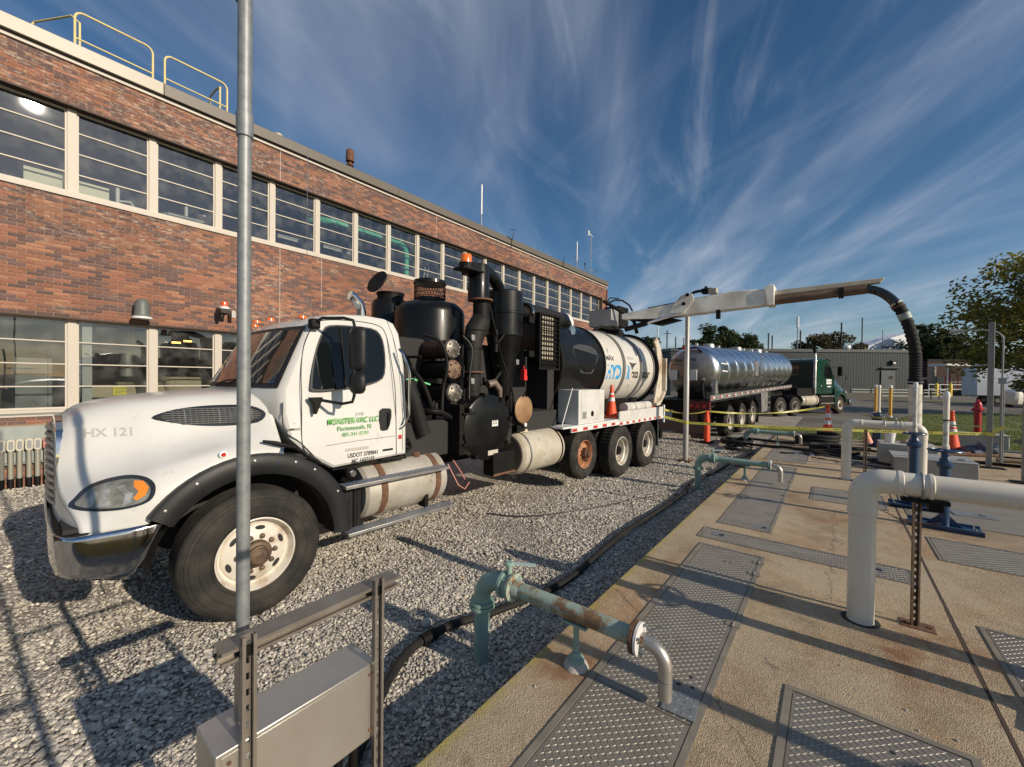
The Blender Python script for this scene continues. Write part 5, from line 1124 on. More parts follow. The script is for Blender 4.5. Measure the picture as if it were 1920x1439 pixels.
# headlight
hl_ = closed([(.335, 1.100), (.365, 1.155), (.43, 1.222), (.53, 1.268), (.65, 1.292), (.73, 1.272), (.758, 1.21), (.725, 1.125), (.62, 1.085), (.46, 1.078)])
HOUS = pm('headlamp_bezel', (.022, .024, .028), .22, .0, coat=.5)
hp = drape_fan(G(), hl_, .006).obj('headlight', HOUS, vt, sharp=60)
cs, cz = .555, 1.175
LENS = pm('headlamp_lens', (.13, .13, .105), .06, .0, spec=.8, col2=(.30, .30, .25), scale=9, amt=.7, coat=1)
drape_fan(G(), [(cs+(s-cs)*.86, cz+(z-cz)*.82) for s, z in hl_], .012).obj('lens', LENS, hp, sharp=60)
drape_fan(G(), [(.655, 1.262), (.70, 1.258), (.722, 1.215), (.70, 1.165), (.655, 1.135), (.64, 1.15), (.672, 1.19), (.648, 1.222)], .016).obj('amber_reflector', pm('amber_bright', (.85, .25, .02), .25, coat=1), hp, sharp=60)
REFL = pm('reflector_silver', (.60, .59, .54), .18, .5, col2=(.25, .25, .23), scale=14, amt=.8)
for pl_ in ([(.46, 1.105), (.54, 1.105), (.515, 1.16), (.535, 1.215), (.50, 1.215)], [(.585, 1.11), (.625, 1.12), (.64, 1.18), (.60, 1.235), (.565, 1.225), (.60, 1.17)], [(.40, 1.11), (.44, 1.11), (.475, 1.19), (.45, 1.20)]):
    drape_fan(G(), pl_, .0145).obj('reflector_facet', REFL, hp, sharp=60)
# mirrored headlight on the far side is simply the same shapes reflected
for o in (hp,):
    c = copy_tree(o, vt); c.scale = (-1, 1, 1)
# hood side vent
vp = closed([(.80, 1.685), (.90, 1.735), (1.05, 1.765), (1.25, 1.778), (1.46, 1.768), (1.56, 1.70), (1.50, 1.62), (1.30, 1.60), (1.10, 1.61), (.92, 1.645)], 3)
vo = drape_fan(G(), vp, .008).obj('hood_vent', HOUS, vt, sharp=60)
cs2, cz2 = 1.19, 1.69
drape_fan(G(), [(cs2+(s-cs2)*.93, cz2+(z-cz2)*.80) for s, z in vp], .011).obj('vent_recess', DARK, vo, sharp=60)
g = G()
for i in range(8):
    z = 1.628+i*.0175; s0 = 1.19-.33*sqrt(max(.05, 1-((z-1.692)/.082)**2)); s1 = 1.19+.33*sqrt(max(.05, 1-((z-1.692)/.085)**2)); n = 14
    g.tube([(hood_w(s0+(s1-s0)*k/n, z)+.014, s0+(s1-s0)*k/n, z) for k in range(n+1)], .0028, 5)
g.obj('vent_louvre', GALV, vo); g = G()
for i in range(15):
    s = .93+i*.038; h = .066*sqrt(max(.1, 1-((s-1.19)/.36)**2)); g.tube([(hood_w(s, 1.69+h*k)+.014, s, 1.69+h*k) for k in (-1, -.5, 0, .5, 1)], .005 if i % 6 == 2 else .0016, 4)
g.obj('vent_mesh', GALV, vo)
# HX 121 faded stencil
def drape_text(body, mat, s0, z0, size, name='lettering', **k):
    o = text(name, body, mat, vt, (0, 0, 0), (0, 0, 0), size, thick=.0, **k)
    for v in o.data.vertices: s, z = s0+v.co.x, z0+v.co.y; v.co = Vector((hood_w(s, z)+.003, s, z))
    return o
FADE = pm('faded_stencil', (.40, .39, .38), .6, col2=(.62, .62, .60), scale=40, amt=.9)
drape_text('HX 121', LETGR, .42, 1.555, .088, bold=.002)
# nose panel closing the front of the hood, down to the bumper
R_ = []
for q in HG[0]:
    w, s, z = q; R_.append([(w, s+.004+.0*z, z+(.925-z)*k) for k in (0, .15, .4, .7, 1)])
full_ = [[(-a, b, c) for a, b, c in r_] for r_ in reversed(R_[1:])]+R_
np_ = G().grid(full_).obj('nose_panel', WHITE, vt, sharp=60)
# grille
g = G(); R_ = []
gp = [(sin(a)*.40*(1 if True else 1), cos(a)) for a in []]
outl = closed([(-.46, 1.20), (-.47, 1.42), (-.42, 1.60), (-.25, 1.675), (0, 1.69), (.25, 1.675), (.42, 1.60), (.47, 1.42), (.46, 1.20), (.40, 1.02), (.25, .985), (0, .98), (-.25, .985), (-.40, 1.02)], 3)
g.grid([[(w*1.02, .36, 1.33+(z-1.33)*1.02) for w, z in outl], [(w*1.01, .285, 1.33+(z-1.33)*1.01) for w, z in outl], [(w*.93, .280, 1.33+(z-1.33)*.95) for w, z in outl], [(w*.9, .31, 1.33+(z-1.33)*.93) for w, z in outl]], close=True)
gr_ = g.obj('grille', CHROME, vt, sharp=50)
G().add([(w*.97, .300, z) for w, z in outl], [tuple(range(len(outl)))]).obj('grille_backing', DARK, gr_, sharp=0)
for i in range(11):
    z = 1.045+i*.056; w = .40 if z < 1.5 else .40-(z-1.5)*.7
    G().tube([(-w, .290, z), (-w*.6, .262, z), (0, .25, z), (w*.6, .262, z), (w, .290, z)], .017, 8).obj('grille_bar', ALUD, gr_)
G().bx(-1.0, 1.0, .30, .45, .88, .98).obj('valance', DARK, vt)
# bumper
plan = [(0, .235), (.5, .238), (.90, .255), (1.08, .30), (1.135, .37), (1.155, .50), (1.17, .65), (1.17, .80)]
plan = refine(plan, 3); rows = []
def bumz(w, s):
    zb = .69-.09*min(1, max(0, (s-.30)/.28)) if s < .60 else .60+(s-.60)*.95
    return zb
for k in range(9):
    t_ = k/8; row = []
    for w, s in plan:
        zb = bumz(w, s); zt = .955+.01*(s-.2); bulge = .004*sin(pi*t_)-.002*(1-t_); row.append((w+(bulge if w > .9 else 0), s-(bulge if w < 1.05 else 0)-(max(0, s-.68)*.7*(1-t_)), zb+(zt-zb)*t_))
    rows.append([(-a, b, c) for a, b, c in reversed(row[1:])]+row)
bo = G().grid(rows).obj('bumper', CHROME, vt, sharp=40); sm = bo.modifiers.new('thick', 'SOLIDIFY'); sm.thickness = .01
G().bx(-1.05, 1.05, .26, .78, .935, .95).obj('bumper_top', BLACKM, bo)
# fender flare (black)
def flare(r0, r1, a0, a1, w0, w1):
    R_ = []; n = 26
    for i in range(n+1):
        a = a0+(a1-a0)*i/n; c, s = -cos(a), sin(a)
        ring = [(w0, r1), (w1-.02, r1-.005), (w1, r1-.03), (w1, r0+.04), (w1-.03, r0), (w0, r0)]
        R_.append([(w, 1.40+c*r, ZW+s*r) for w, r in ring])
    return G().grid(R_)
f_ = flare(.665, .845, radians(34), radians(181), 1.0, 1.235).obj('fender_flare', PLASTIC, vt, sharp=40); 
for a in (40, 58, 88, 112, 126, 150): G().lathe([(.013, 1.2355), (.012, 1.243), (.004, 1.246)], (0, 1.40-cos(radians(a))*.79, ZW+sin(radians(a))*.79), 'x', 10).obj('bolt', ALUD, f_)
c = copy_tree(f_, vt); c.scale = (-1, 1, 1)
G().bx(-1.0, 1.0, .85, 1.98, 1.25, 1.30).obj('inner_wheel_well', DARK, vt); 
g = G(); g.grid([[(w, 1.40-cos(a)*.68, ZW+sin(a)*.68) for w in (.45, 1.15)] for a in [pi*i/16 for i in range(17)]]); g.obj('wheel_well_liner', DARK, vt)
G().bx(-.45, .45, .5, 2.0, .7, 1.2).obj('engine_light_blocker', DARK, vt)  # dark box added in the engine's place to block light under the hood
G().tube([(.5, .9, .98), (.8, .95, 1.02), (1.0, 1.1, 1.15)], .02, 8).obj('steering_arm', RUST, vt)

# ---- cab
def taper(z): return 1.07-.14*max(0, z-1.9)/.8
OUT = [(2.12, 1.12), (1.90, 1.26), (1.70, 1.46), (1.645, 1.70), (1.645, 1.92), (1.79, 2.24), (1.93, 2.54), (1.99, 2.61), (2.10, 2.665), (2.3, 2.70), (2.55, 2.72), (2.78, 2.71), (2.89, 2.67), (2.95, 2.56), (2.985, 2.2), (2.985, 1.6), (2.985, 1.15)]
def fr(w, s, z): return s-.24*(1-min(1, abs(w))**2)*smooth(2.25, 1.6, s) if z > 1.5 else s
cols = [-1.0, -.985, -.93, -.7, -.4, 0, .4, .7, .93, .985, 1.0]; rows = []
for q in cols:
    k = {1.0: .955, .985: .985}.get(abs(q), 1.0); row = []
    cs3, cz3 = 2.35, 1.9
    for s, z in OUT: s2, z2 = cs3+(s-cs3)*k, cz3+(z-cz3)*k; w = q*taper(z2); row.append((w, fr(q, s2, z2), z2))
    rows.append(row)
g = G(); g.grid(rows, close=True); g.add(rows[0], [tuple(range(len(OUT)))]); g.add(rows[-1], [tuple(range(len(OUT)))])
cab = g.obj('cab', WHITE, vt, sharp=32)
def wside(z): return taper(z)+.001
# windshield
WSG = pm('windshield_glass', (.012, .013, .012), .02, spec=1.0, coat=1.0)
def wsgrid(w0, w1, t0, t1, off, n=18):
    R_ = []
    for j in range(7):
        t_ = t0+(t1-t0)*j/6; s0, z0 = 1.645+(1.93-1.645)*t_, 1.92+(2.54-1.92)*t_; row = []
        for i in range(n+1):
            q = w0+(w1-w0)*i/n; w = q*taper(z0); row.append((w+off*.3*q, fr(q, s0, z0)-off, z0+off*.45))
        R_.append(row)
    return R_
def round_ws(off, m, ins):
    R_ = wsgrid(-.955+ins, .955-ins, .0+m, 1.0-m, off)
    return G().grid(R_)
wsb = round_ws(.007, .01, 0).obj('windshield', pm('rubber_seal', (.012, .012, .012), .5), vt, sharp=60)
round_ws(.011, .075, .05).obj('windshield_glass', WSG, wsb, sharp=60)
G().tube([(0.0, 1.40, 1.945), (.25, 1.42, 1.99), (.62, 1.52, 2.02)], .008, 6).obj('wiper', BLACKM, vt); G().tube([(.1, 1.38, 1.93), (.5, 1.44, 1.96), (.9, 1.60, 1.94)], .007, 6).obj('wiper', BLACKM, vt)
# cowl strip and papers on the dash are behind the dark glass; side window
win = closed([(1.915, 1.975), (1.95, 1.915), (2.25, 1.935), (2.56, 1.99), (2.69, 2.08), (2.715, 2.38), (2.64, 2.545), (2.40, 2.565), (2.13, 2.545), (2.05, 2.46), (1.965, 2.24)], 3)
wc = (2.32, 2.24)
def sidepoly(pts, k, off): return [(wside(wc[1]+(z-wc[1])*k)+off, wc[0]+(s-wc[0])*k, wc[1]+(z-wc[1])*k) for s, z in pts]
ws_ = G().add(sidepoly(win, 1.045, .004), [tuple(range(len(win)))]).obj('door_window', MATS['rubber_seal'], vt, sharp=0)
G().add(sidepoly(win, 1.0, .007), [tuple(range(len(win)))]).obj('window_glass', pm('side_glass', (.006, .008, .009), .03, spec=.35), ws_, sharp=0)
G().tube([(wside(1.93)+.009, 2.235, 1.93), (wside(2.55)+.009, 2.235, 2.55)], .011, 6).obj('quarter_post', BLACKM, ws_)
def seam(name, pts, r=.0045, w=None): return G().tube([((w or wside(z))+.0005, s, z) for s, z in refine(pts, 4)], r, 6).obj(name, pm('seam_dark', (.05, .05, .045), .7), cab)
seam('door_seam', [(2.09, 1.135), (1.93, 1.265), (1.825, 1.38), (1.812, 1.7), (1.815, 2.05), (1.86, 2.33), (1.97, 2.545), (2.10, 2.61), (2.4, 2.635), (2.66, 2.62), (2.76, 2.54), (2.80, 2.3), (2.83, 1.8), (2.845, 1.17)])
seam('body_seam', [(1.645, 1.80), (1.66, 1.55), (1.80, 1.42), (1.93, 1.27)], .006)
seam('cab_corner_seam', [(2.80, 2.68), (2.87, 2.45), (2.92, 2.0), (2.925, 1.2)], .003)
G().bx(wside(1.1)-.02, wside(1.1)+.001, 2.11, 2.98, 1.105, 1.122).obj('sill_edge', BLACKM, cab)
# cab details
hd = G().prism([(2.70+.075*a, 1.575+.125*b) for a, b in ((-.8, -.9), (-.3, -1), (.4, -.95), (.75, -.5), (1, .2), (1, .75), (.8, .95), (-.5, 1), (-.85, .8), (-1, 0))], 1.071, 1.079).obj('door_handle', PLASTIC, vt, bevel=.003)
G().prism([(2.715, 1.49), (2.735, 1.49), (2.745, 1.66), (2.72, 1.66)], 1.08, 1.098).obj('grip', BLACK, hd, bevel=.004)
gh_ = G().tube([(1.08, 2.865, 2.36), (1.13, 2.89, 2.30), (1.15, 2.96, 2.10), (1.15, 2.96, 1.62), (1.13, 2.91, 1.50), (1.08, 2.89, 1.46)], .014, 10).obj('grab_handle', CHROME, vt)
DX = (pi/2, 0, pi/2)
text('lettering', 'MONSTER-VAC LLC', LETG, vt, (1.0725, 2.06, 1.565), DX, .082, sx=.77, bold=.0008)
text('lettering', 'Portsmouth, RI', pm('letter_green2', (.20, .42, .16), .5), vt, (1.0725, 2.16, 1.495), DX, .066, sx=.92, bold=.0006)
text('lettering', '401-341-8390', MATS['letter_green2'], vt, (1.0725, 2.205, 1.432), DX, .058, sx=.90, bold=.0004)
text('lettering', 'USDOT 3789841', LETD, vt, (1.0725, 2.265, 1.208), DX, .062, sx=.80, bold=.0012); text('lettering', 'MC 1437122', LETD, vt, (1.0725, 2.31, 1.145), DX, .062, sx=.80, bold=.0012)
text('lettering', '2 YR', LETGR, vt, (1.0725, 2.36, 1.64), DX, .05, sx=.9)
G().bx(1.0715, 1.073, 2.67, 2.80, 1.225, 1.248).obj('door_strip', PLASTIC, vt); G().bx(1.0715, 1.072, 2.24, 2.50, 1.275, 1.305).obj('sticker_ghost', LETGR, vt)
G().bx(1.0705, 1.073, 2.87, 2.915, 1.34, 1.385).obj('red_sticker', REDT, vt); G().bx(1.072, 1.0735, 1.63+.06, 1.63+.17, 1.535, 1.558).obj('badge', ALUD, vt); G().bx(1.0736, 1.0742, 1.695, 1.745, 1.54, 1.553).obj('badge_panel', PLASTIC, vt)
for s_, z_ in ((1.87, 1.3), (1.75, 1.6), (2.0, 1.2)): G().lathe([(.006, 1.071), (.004, 1.0745)], (0, s_, z_), 'x', 8).obj('rivet', ALUD, cab)
G().tube([(wside(z)+.001, s, z) for s, z in [(2.05, 1.36), (2.4, 1.375), (2.82, 1.38)]], .0022, 4).obj('door_crease', MATS['seam_dark'], cab)
# hood latch, marker
G().tube([(1.14, 1.46, 1.475), (1.175, 1.55, 1.452), (1.17, 1.66, 1.41), (1.16, 1.73, 1.385)], [.012, .02, .018, .008], 8).obj('hood_latch', BLACKM, vt)
G().tube([(1.17, 1.62, 1.42), (1.20, 1.585, 1.35), (1.235, 1.56, 1.27)], .010, 8).obj('latch_bracket', CHROME, vt); 
mk = G().lathe([(.03, 0), (.03, .008), (.02, .014)], (1.155, 1.17, 1.40), 'x', 16).obj('marker_lamp', WHITT, vt); G().lathe([(.018, .0145), (.012, .022)], (1.155, 1.17, 1.40), 'x', 12).obj('lens', REDL, mk)
# mirrors
mr_ = G().tube([(1.0, 1.95, 2.56), (1.12, 1.98, 2.60), (1.30, 2.10, 2.60), (1.36, 2.16, 2.58), (1.375, 2.17, 2.52), (1.375, 2.17, 1.86), (1.36, 2.16, 1.80), (1.28, 2.10, 1.78), (1.08, 1.94, 1.82)], .015, 10).obj('mirror_arm', PLASTIC, vt)
G().bx(.97, 1.05, 1.90, 2.0, 2.50, 2.60).obj('mount', BLACKM, mr_, bevel=.02); G().prism([(1.86, 1.84), (1.99, 1.84), (1.97, 1.78), (1.93, 1.68), (1.91, 1.68), (1.90, 1.78)], 1.07, 1.13).obj('mount', BLACKM, mr_, bevel=.008)
def mirror(z0, z1, d0, lab):
    R_ = []
    for z, k in ((z0, .0), (z0+.01, .7), (z0+.04, .95), (z0+.08, 1), (z1-.08, 1), (z1-.04, .95), (z1-.01, .7), (z1, 0.0)):
        R_.append([(1.36+.115*cos(a)*max(k, .3), 2.20+(.075*sin(a) if sin(a) < 0 else .045*sin(a))*max(k, .3)+.02, z) for a in [2*pi*i/20 for i in range(20)]])
    g = G(); g.grid(R_, close=True); n = len(g.v); g.f += [tuple(range(20)), tuple(range(n-20, n))]; o = g.obj('mirror_head', PLASTIC, vt, sharp=50)
    return o
mirror(2.095, 2.525, 0, ''); mirror(1.875, 2.085, 0, '')
# roof markers, horn, stack
for w, s in ((.62, 2.0), (.15, 1.86), (-.18, 1.83), (-.62, 1.95)): G().lathe([(.045, 0), (.042, .025), (.015, .04)], (w, s, 2.62+.02), n=16).obj('roof_marker', MARKER, vt)
G().lathe([(.05, 0), (.05, .05), (.02, .07)], (-.9, 1.95, 2.60), n=14).obj('roof_marker', BLACKM, vt)
G().tube([(.25, 2.2, 2.7), (.25, 2.2, 3.6), (.25, 2.2, 4.6)], .003, 4).obj('antenna_wire', ALUD, vt)
G().tube([(-.25, 3.15, 1.0), (-.25, 3.15, 2.95), (-.25, 3.12, 3.05), (-.25, 3.02, 3.14), (-.25, 2.98, 3.15)], .065, 16).obj('exhaust_stack', CHROME, vt)
# ---- wheels
def tyre_prof(R_=ZW, W_=.30, lug=False):
    p = [(.296, -.03), (.305, -.005), (.322, .002), (.326, .007), (.332, .003), (.36, .010), (.395, .014), (.398, .018), (.404, .018), (.407, .0145), (.44, .0145), (.458, .012), (.461, .016), (.468, .015), (.471, .009), (.487, .004), (.489, .008), (.495, .006), (.497, -.001), (R_-.035, -.006), (R_-.012, -.022), (R_, -.045)]
    x = -.045; n = 5; step = (W_-.09)/n
    for i in range(n):
        p += [(R_, x-.002), (R_, x-step+.012), (R_-.012, x-step+.010), (R_-.012, x-step)]; x -= step
        p += [(R_, x-.001)]
    p += [(R_-.012, -W_+.02), (.45, -W_-.01), (.35, -W_), (.29, -W_+.03)]
    return p
TYREM = G().lathe(tyre_prof(), (0, 0, 0), 'x', 72, caps=False).mesh('wheel', RUBBER, sharp=40)
# drive tyre with cross lugs
g = G(); g.lathe(tyre_prof(), (0, 0, 0), 'x', 72, caps=False)
for k in range(46):
    a = 2*pi*k/46
    for (x0, x1) in ((-.05, -.12), (-.18, -.25)):
        g2 = [( -.035 if x0 == -.05 else -.265), (x0+x1)/2]
        for dx_, r0 in (((x0+x1)/2, ZW+.008),):
            c, s = cos(a), sin(a); hx, hy = abs(x0-x1)/2+.01, .017
            vs8 = [(dx_+sx*hx, (r0+dz)*c-sy*hy*s, (r0+dz)*s+sy*hy*c) for sx in (-1, 1) for sy in (-1, 1) for dz in (-.016, .004)]
            g.add(vs8, [(0, 1, 3, 2), (4, 6, 7, 5), (0, 4, 5, 1), (2, 3, 7, 6), (1, 5, 7, 3)])
TYRED = g.mesh('wheel', RUBBER, sharp=40)
def steer_rim(mat):
    g = G(); g.lathe([(.300, -.012), (.302, .002), (.292, .006), (.284, -.006), (.276, -.065), (.262, -.085), (.252, -.088), (.245, -.070), (.228, -.052), (.180, -.040), (.168, -.030), (.118, -.026), (.112, -.026)], (0, 0, 0), 'x', 60, caps=False); return g.mesh('rim', mat, sharp=40)
def drive_rim(mat):
    g = G(); g.lathe([(.300, -.012), (.302, .002), (.292, .006), (.284, -.006), (.276, -.06), (.250, -.08), (.245, -.20), (.235, -.215), (.17, -.225), (.15, -.235), (.11, -.235)], (0, 0, 0), 'x', 60, caps=False); return g.mesh('rim', mat, sharp=40)
SRW, SRR, DRW = steer_rim(RIMW), steer_rim(RUSTRIM), drive_rim(RIMW)
def holes_mesh(x, r, n, a, b, ph=0):
    g = G()
    for k in range(n):
        q = 2*pi*k/n+ph; c, s = cos(q), sin(q); pts = []
        for i in range(14): t_ = 2*pi*i/14; u, v = a*cos(t_), b*sin(t_); pts.append((x, (r+u)*c-v*s, (r+u)*s+v*c))
        g.add(pts, [tuple(range(14))])
    return g
def wheel(s, w, kind, z=ZW, dual=False, parent=None, side=1):
    me = TYRED if kind == 'drive' else TYREM
    o = shared('wheel', me, parent, (w, s, z)); o.scale = (side, 1, 1) if True else (1, 1, 1)
    if kind == 'steer':
        shared('rim', SRW, o); holes_mesh(-.0425, .208, 6, .019, .040, .35).obj('hand_holes', DARK, o, sharp=0)
        g = G(); g.lathe([(.112, -.03), (.112, .005), (.098, .022), (.08, .026), (.078, .052), (.066, .060), (.058, .05), (.03, .052), (.01, .058)], (0, 0, 0), 'x', 30); g.obj('hub', pm('hub_rusty', (.10, .07, .05), .6, .4, col2=(.20, .13, .08), scale=8, amt=.8), o, sharp=40)
        for k in range(10): a = 2*pi*k/10; G().lathe([(.021, -.028), (.019, -.004), (.012, 0)], (0, .143*cos(a), .143*sin(a)), 'x', 8).obj('lug_nut', MATS['hub_rusty'], o)
    elif kind == 'lift':
        shared('rim', SRR, o); holes_mesh(-.042, .21, 2, .03, .03, 2.2).obj('hand_holes', DARK, o, sharp=0)
        g = G(); g.lathe([(.10, -.03), (.10, .03), (.085, .05), (.06, .055), (.05, .09), (.01, .095)], (0, 0, 0), 'x', 20); g.obj('hub', pm('hub_dark_rust', (.13, .07, .045), .6, .5), o, sharp=40)
        for k in range(10): a = 2*pi*k/10; G().cyl((-.03, .135*cos(a), .135*sin(a)), (.035, .135*cos(a), .135*sin(a)), .014, n=6).obj('lug_nut', MATS['hub_dark_rust'], o)
    else:
        shared('rim', DRW, o); 
        g = G(); g.lathe([(.11, -.24), (.11, -.12), (.09, -.10), (.08, -.05), (.01, -.045)], (0, 0, 0), 'x', 20); g.obj('hub', BLACKM, o, sharp=40)
        g = G()
        for k in range(10): a = 2*pi*k/10; g.cyl((-.235, .143*cos(a), .143*sin(a)), (-.18, .143*cos(a), .143*sin(a)), .015, n=6)
        g.obj('lug_nuts', BLACKM, o)
    return o
wheel(1.40, 1.215, 'steer', parent=vt); wheel(1.40, -1.215, 'steer', parent=vt, side=-1)
wheel(6.84, 1.17, 'lift', z=.655, parent=vt).scale = (1, .87, .87); wheel(6.84, -1.17, 'lift', z=.655, parent=vt, side=-1).scale = (-1, .87, .87)
for s in (8.28, 9.64):
    for sd_ in (1, -1):
        wheel(s, 1.22*sd_, 'drive', parent=vt, side=sd_); shared('wheel', TYRED, vt, (.87*sd_, s, ZW)).scale = (sd_, 1, 1)
for s in (1.40, 6.84, 8.28, 9.64): G().cyl((-1.0, s, ZW), (1.0, s, ZW), .07).obj('axle', DARK, vt)
# ---- chassis
g = G(); g.bx(.36, .44, .6, 10.5, .80, 1.08); g.bx(-.44, -.36, .6, 10.5, .80, 1.08)
for s in (2.2, 3.4, 4.8, 6.2, 7.4, 9.0, 10.4): g.bx(-.36, .36, s, s+.08, .85, 1.02)
g.obj('chassis_frame', BLACKM, vt)
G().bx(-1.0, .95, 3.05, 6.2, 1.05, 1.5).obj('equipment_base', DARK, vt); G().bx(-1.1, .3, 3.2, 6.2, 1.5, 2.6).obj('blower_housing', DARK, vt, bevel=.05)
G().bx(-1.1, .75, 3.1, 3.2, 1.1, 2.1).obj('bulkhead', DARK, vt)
# fuel tank and steps
ft = G().lathe([(.02, 2.42), (.27, 2.43), (.30, 2.46), (.30, 3.50), (.27, 3.53), (.02, 3.54)], (.88, 0, .80), 'y', 44).obj('fuel_tank', OLDT, vt, sharp=40)
for s in (2.60, 3.33): G().lathe([(.302, s), (.307, s+.003), (.307, s+.077), (.302, s+.08)], (.88, 0, .80), 'y', 44, caps=False).obj('tank_strap', RUST, ft)
G().lathe([(.05, .0), (.05, .05), (.04, .06)], (.95, 3.2, 1.08), n=16).obj('filler_cap', RUST, ft)
def step(s0, s1, z):
    o = G().bx(1.13, 1.29, s0, s1, z-.035, z).obj('step', ALUD, vt, bevel=.004); g = G()
    n = int((s1-s0)/.035)
    for i in range(n):
        for w in (1.155, 1.19, 1.225, 1.26): g.lathe([(.009, z), (.006, z+.006)], (w+(.008 if i % 2 else -.008), s0+.02+i*.035, 0), n=6)
    c = g.obj('grip_studs', ALU, o); c['kind'] = 'stuff'; return o
step(2.14, 3.44, .975); step(2.17, 3.54, .505)
for s in (2.3, 3.2): G().bx(1.0, 1.14, s, s+.05, .50, .94).obj('step_bracket', BLACKM, vt)
for s in (2.35, 3.35): G().bx(1.18, 1.22, s, s+.04, .44, .47).obj('step_foot', BLACKM, vt)
bb = G().bx(.85, 1.12, 2.20, 2.40, .47, .93).obj('battery_box', PLASTIC, vt, bevel=.03)
for i in range(5): G().bx(1.121, 1.127, 2.225+i*.036, 2.235+i*.036, .52, .90).obj('rib', PLASTIC, bb)
G().lathe([(.06, 1.0), (.06, 1.13), (.04, 1.15)], (0, 2.28, 1.06), 'x', 14).obj('filter_head', BLACKM, vt); G().lathe([(.035, 1.15), (.03, 1.17)], (0, 2.28, 1.06), 'x', 10).obj('filter_cap', ALU, vt)
G().tube([(1.0, 2.75, 1.10), (1.02, 2.85, 1.17), (.95, 2.95, 1.2), (1.0, 3.05, 1.3), (.9, 3.15, 1.2)], .03, 8).obj('cable_bundle', BLACKM, vt); G().tube([(.98, 2.7, 1.12), (1.05, 2.9, 1.12), (1.0, 3.1, 1.22)], .02, 8).obj('cable_bundle', BLACKM, vt)
# ---- black vacuum gear
bt = G().lathe([(.54, 1.9), (.54, 3.02), (.52, 3.09), (.44, 3.17), (.26, 3.22)], (-.08, 4.20, 0), n=48).obj('silencer_tank', BLACK, vt, sharp=30)
g = G(); g.lathe([(.255, 3.42), (.25, 3.47), (.2, 3.485)], (-.08, 4.20, .07), n=32); g.lathe([(.235, 3.15), (.235, 3.20)], (-.08, 4.20, .07), n=32); g.obj('cap_top', BLACK, bt)
g = G()
for k in range(34):
    a = 2*pi*k/34; g.tube([(-.08+.24*cos(a+.3*t_), 4.20+.24*sin(a+.3*t_), 3.25+.24*t_) for t_ in (0, 1)], .004, 4); g.tube([(-.08+.24*cos(a-.3*t_), 4.20+.24*sin(a-.3*t_), 3.25+.24*t_) for t_ in (0, 1)], .004, 4)
for z in (3.29, 3.35, 3.41): g.tube([(-.08+.24*cos(a), 4.20+.24*sin(a), z) for a in [2*pi*k/24 for k in range(24)]], .004, 4, closed=True)
g.obj('cap_mesh', BLACKM, bt); G().tube(arc((-.05, 4.64, 3.15), .06, 0, pi, 8, 'yz'), .014, 8).obj('lifting_eye', BLACK, bt)
st_ = G().lathe([(.30, 2.3), (.30, 3.22), (.27, 3.30)], (-.90, 4.03, 0), n=32).obj('filter_canister', BLACK, vt, sharp=30); G().lathe([(.21, 3.30), (.21, 3.40), (.225, 3.40), (.225, 3.43)], (-.90, 4.03, 0), n=28).obj('rim', BLACKM, st_)
o = G().lathe([(.20, -.012), (.205, 0), (.2, .012)], n=28).obj('open_lid', BLACKM, st_); o.location = (-.90, 3.78, 3.58); o.rotation_euler = (radians(62), .25, 0)
for i, (z, s, mat, r, capm) in enumerate(((2.43, 3.84, pm('muffler_brown', (.045, .022, .014), .6, .3, col2=(.075, .04, .025), scale=5, amt=.8), .125, ALUD), (2.155, 3.86, BLACK, .125, CREAMT), (1.84, 3.88, BLACK, .125, ALUD))):
    o = G().lathe([(.02, .12), (r, .14), (r, .84), (r*.8, .86)], (0, s, z), 'x', 32).obj('muffler', mat, vt, sharp=35); G().lathe([(r*1.03, .845), (r*1.06, .86), (r*.95, .89), (.05, .91), (.02, .94)], (0, s, z), 'x', 28).obj('end_cap', (pm('cap_grimy', (.13, .12, .11), .45, .5, col2=(.30, .26, .20), scale=12, amt=.8) if i != 1 else pm('cap_rusty', (.22, .15, .10), .7, col2=(.10, .06, .04), scale=12, amt=.8)), o)
    for x in (.35, .7): G().lathe([(r*1.01, x), (r*1.035, x+.01), (r*1.01, x+.02)], (0, s, z), 'x', 28, caps=False).obj('clamp_band', BLACKM, o)
    g = G()
    for k in range(6): a = k*pi/3+.3; g.lathe([(.014, .86), (.014, .92)], (0, s+r*.75*cos(a), z+r*.75*sin(a)), 'x', 6)
    g.obj('bolts', ALUD if i != 1 else RUST, o); G().tube([(.80, s+.10, z+.10), (.92, s+.14, z+.04), (.93, s+.12, z-.10), (.85, s+.08, z-.18)], .020, 8).obj('pipe_loop', BLACKM, o)
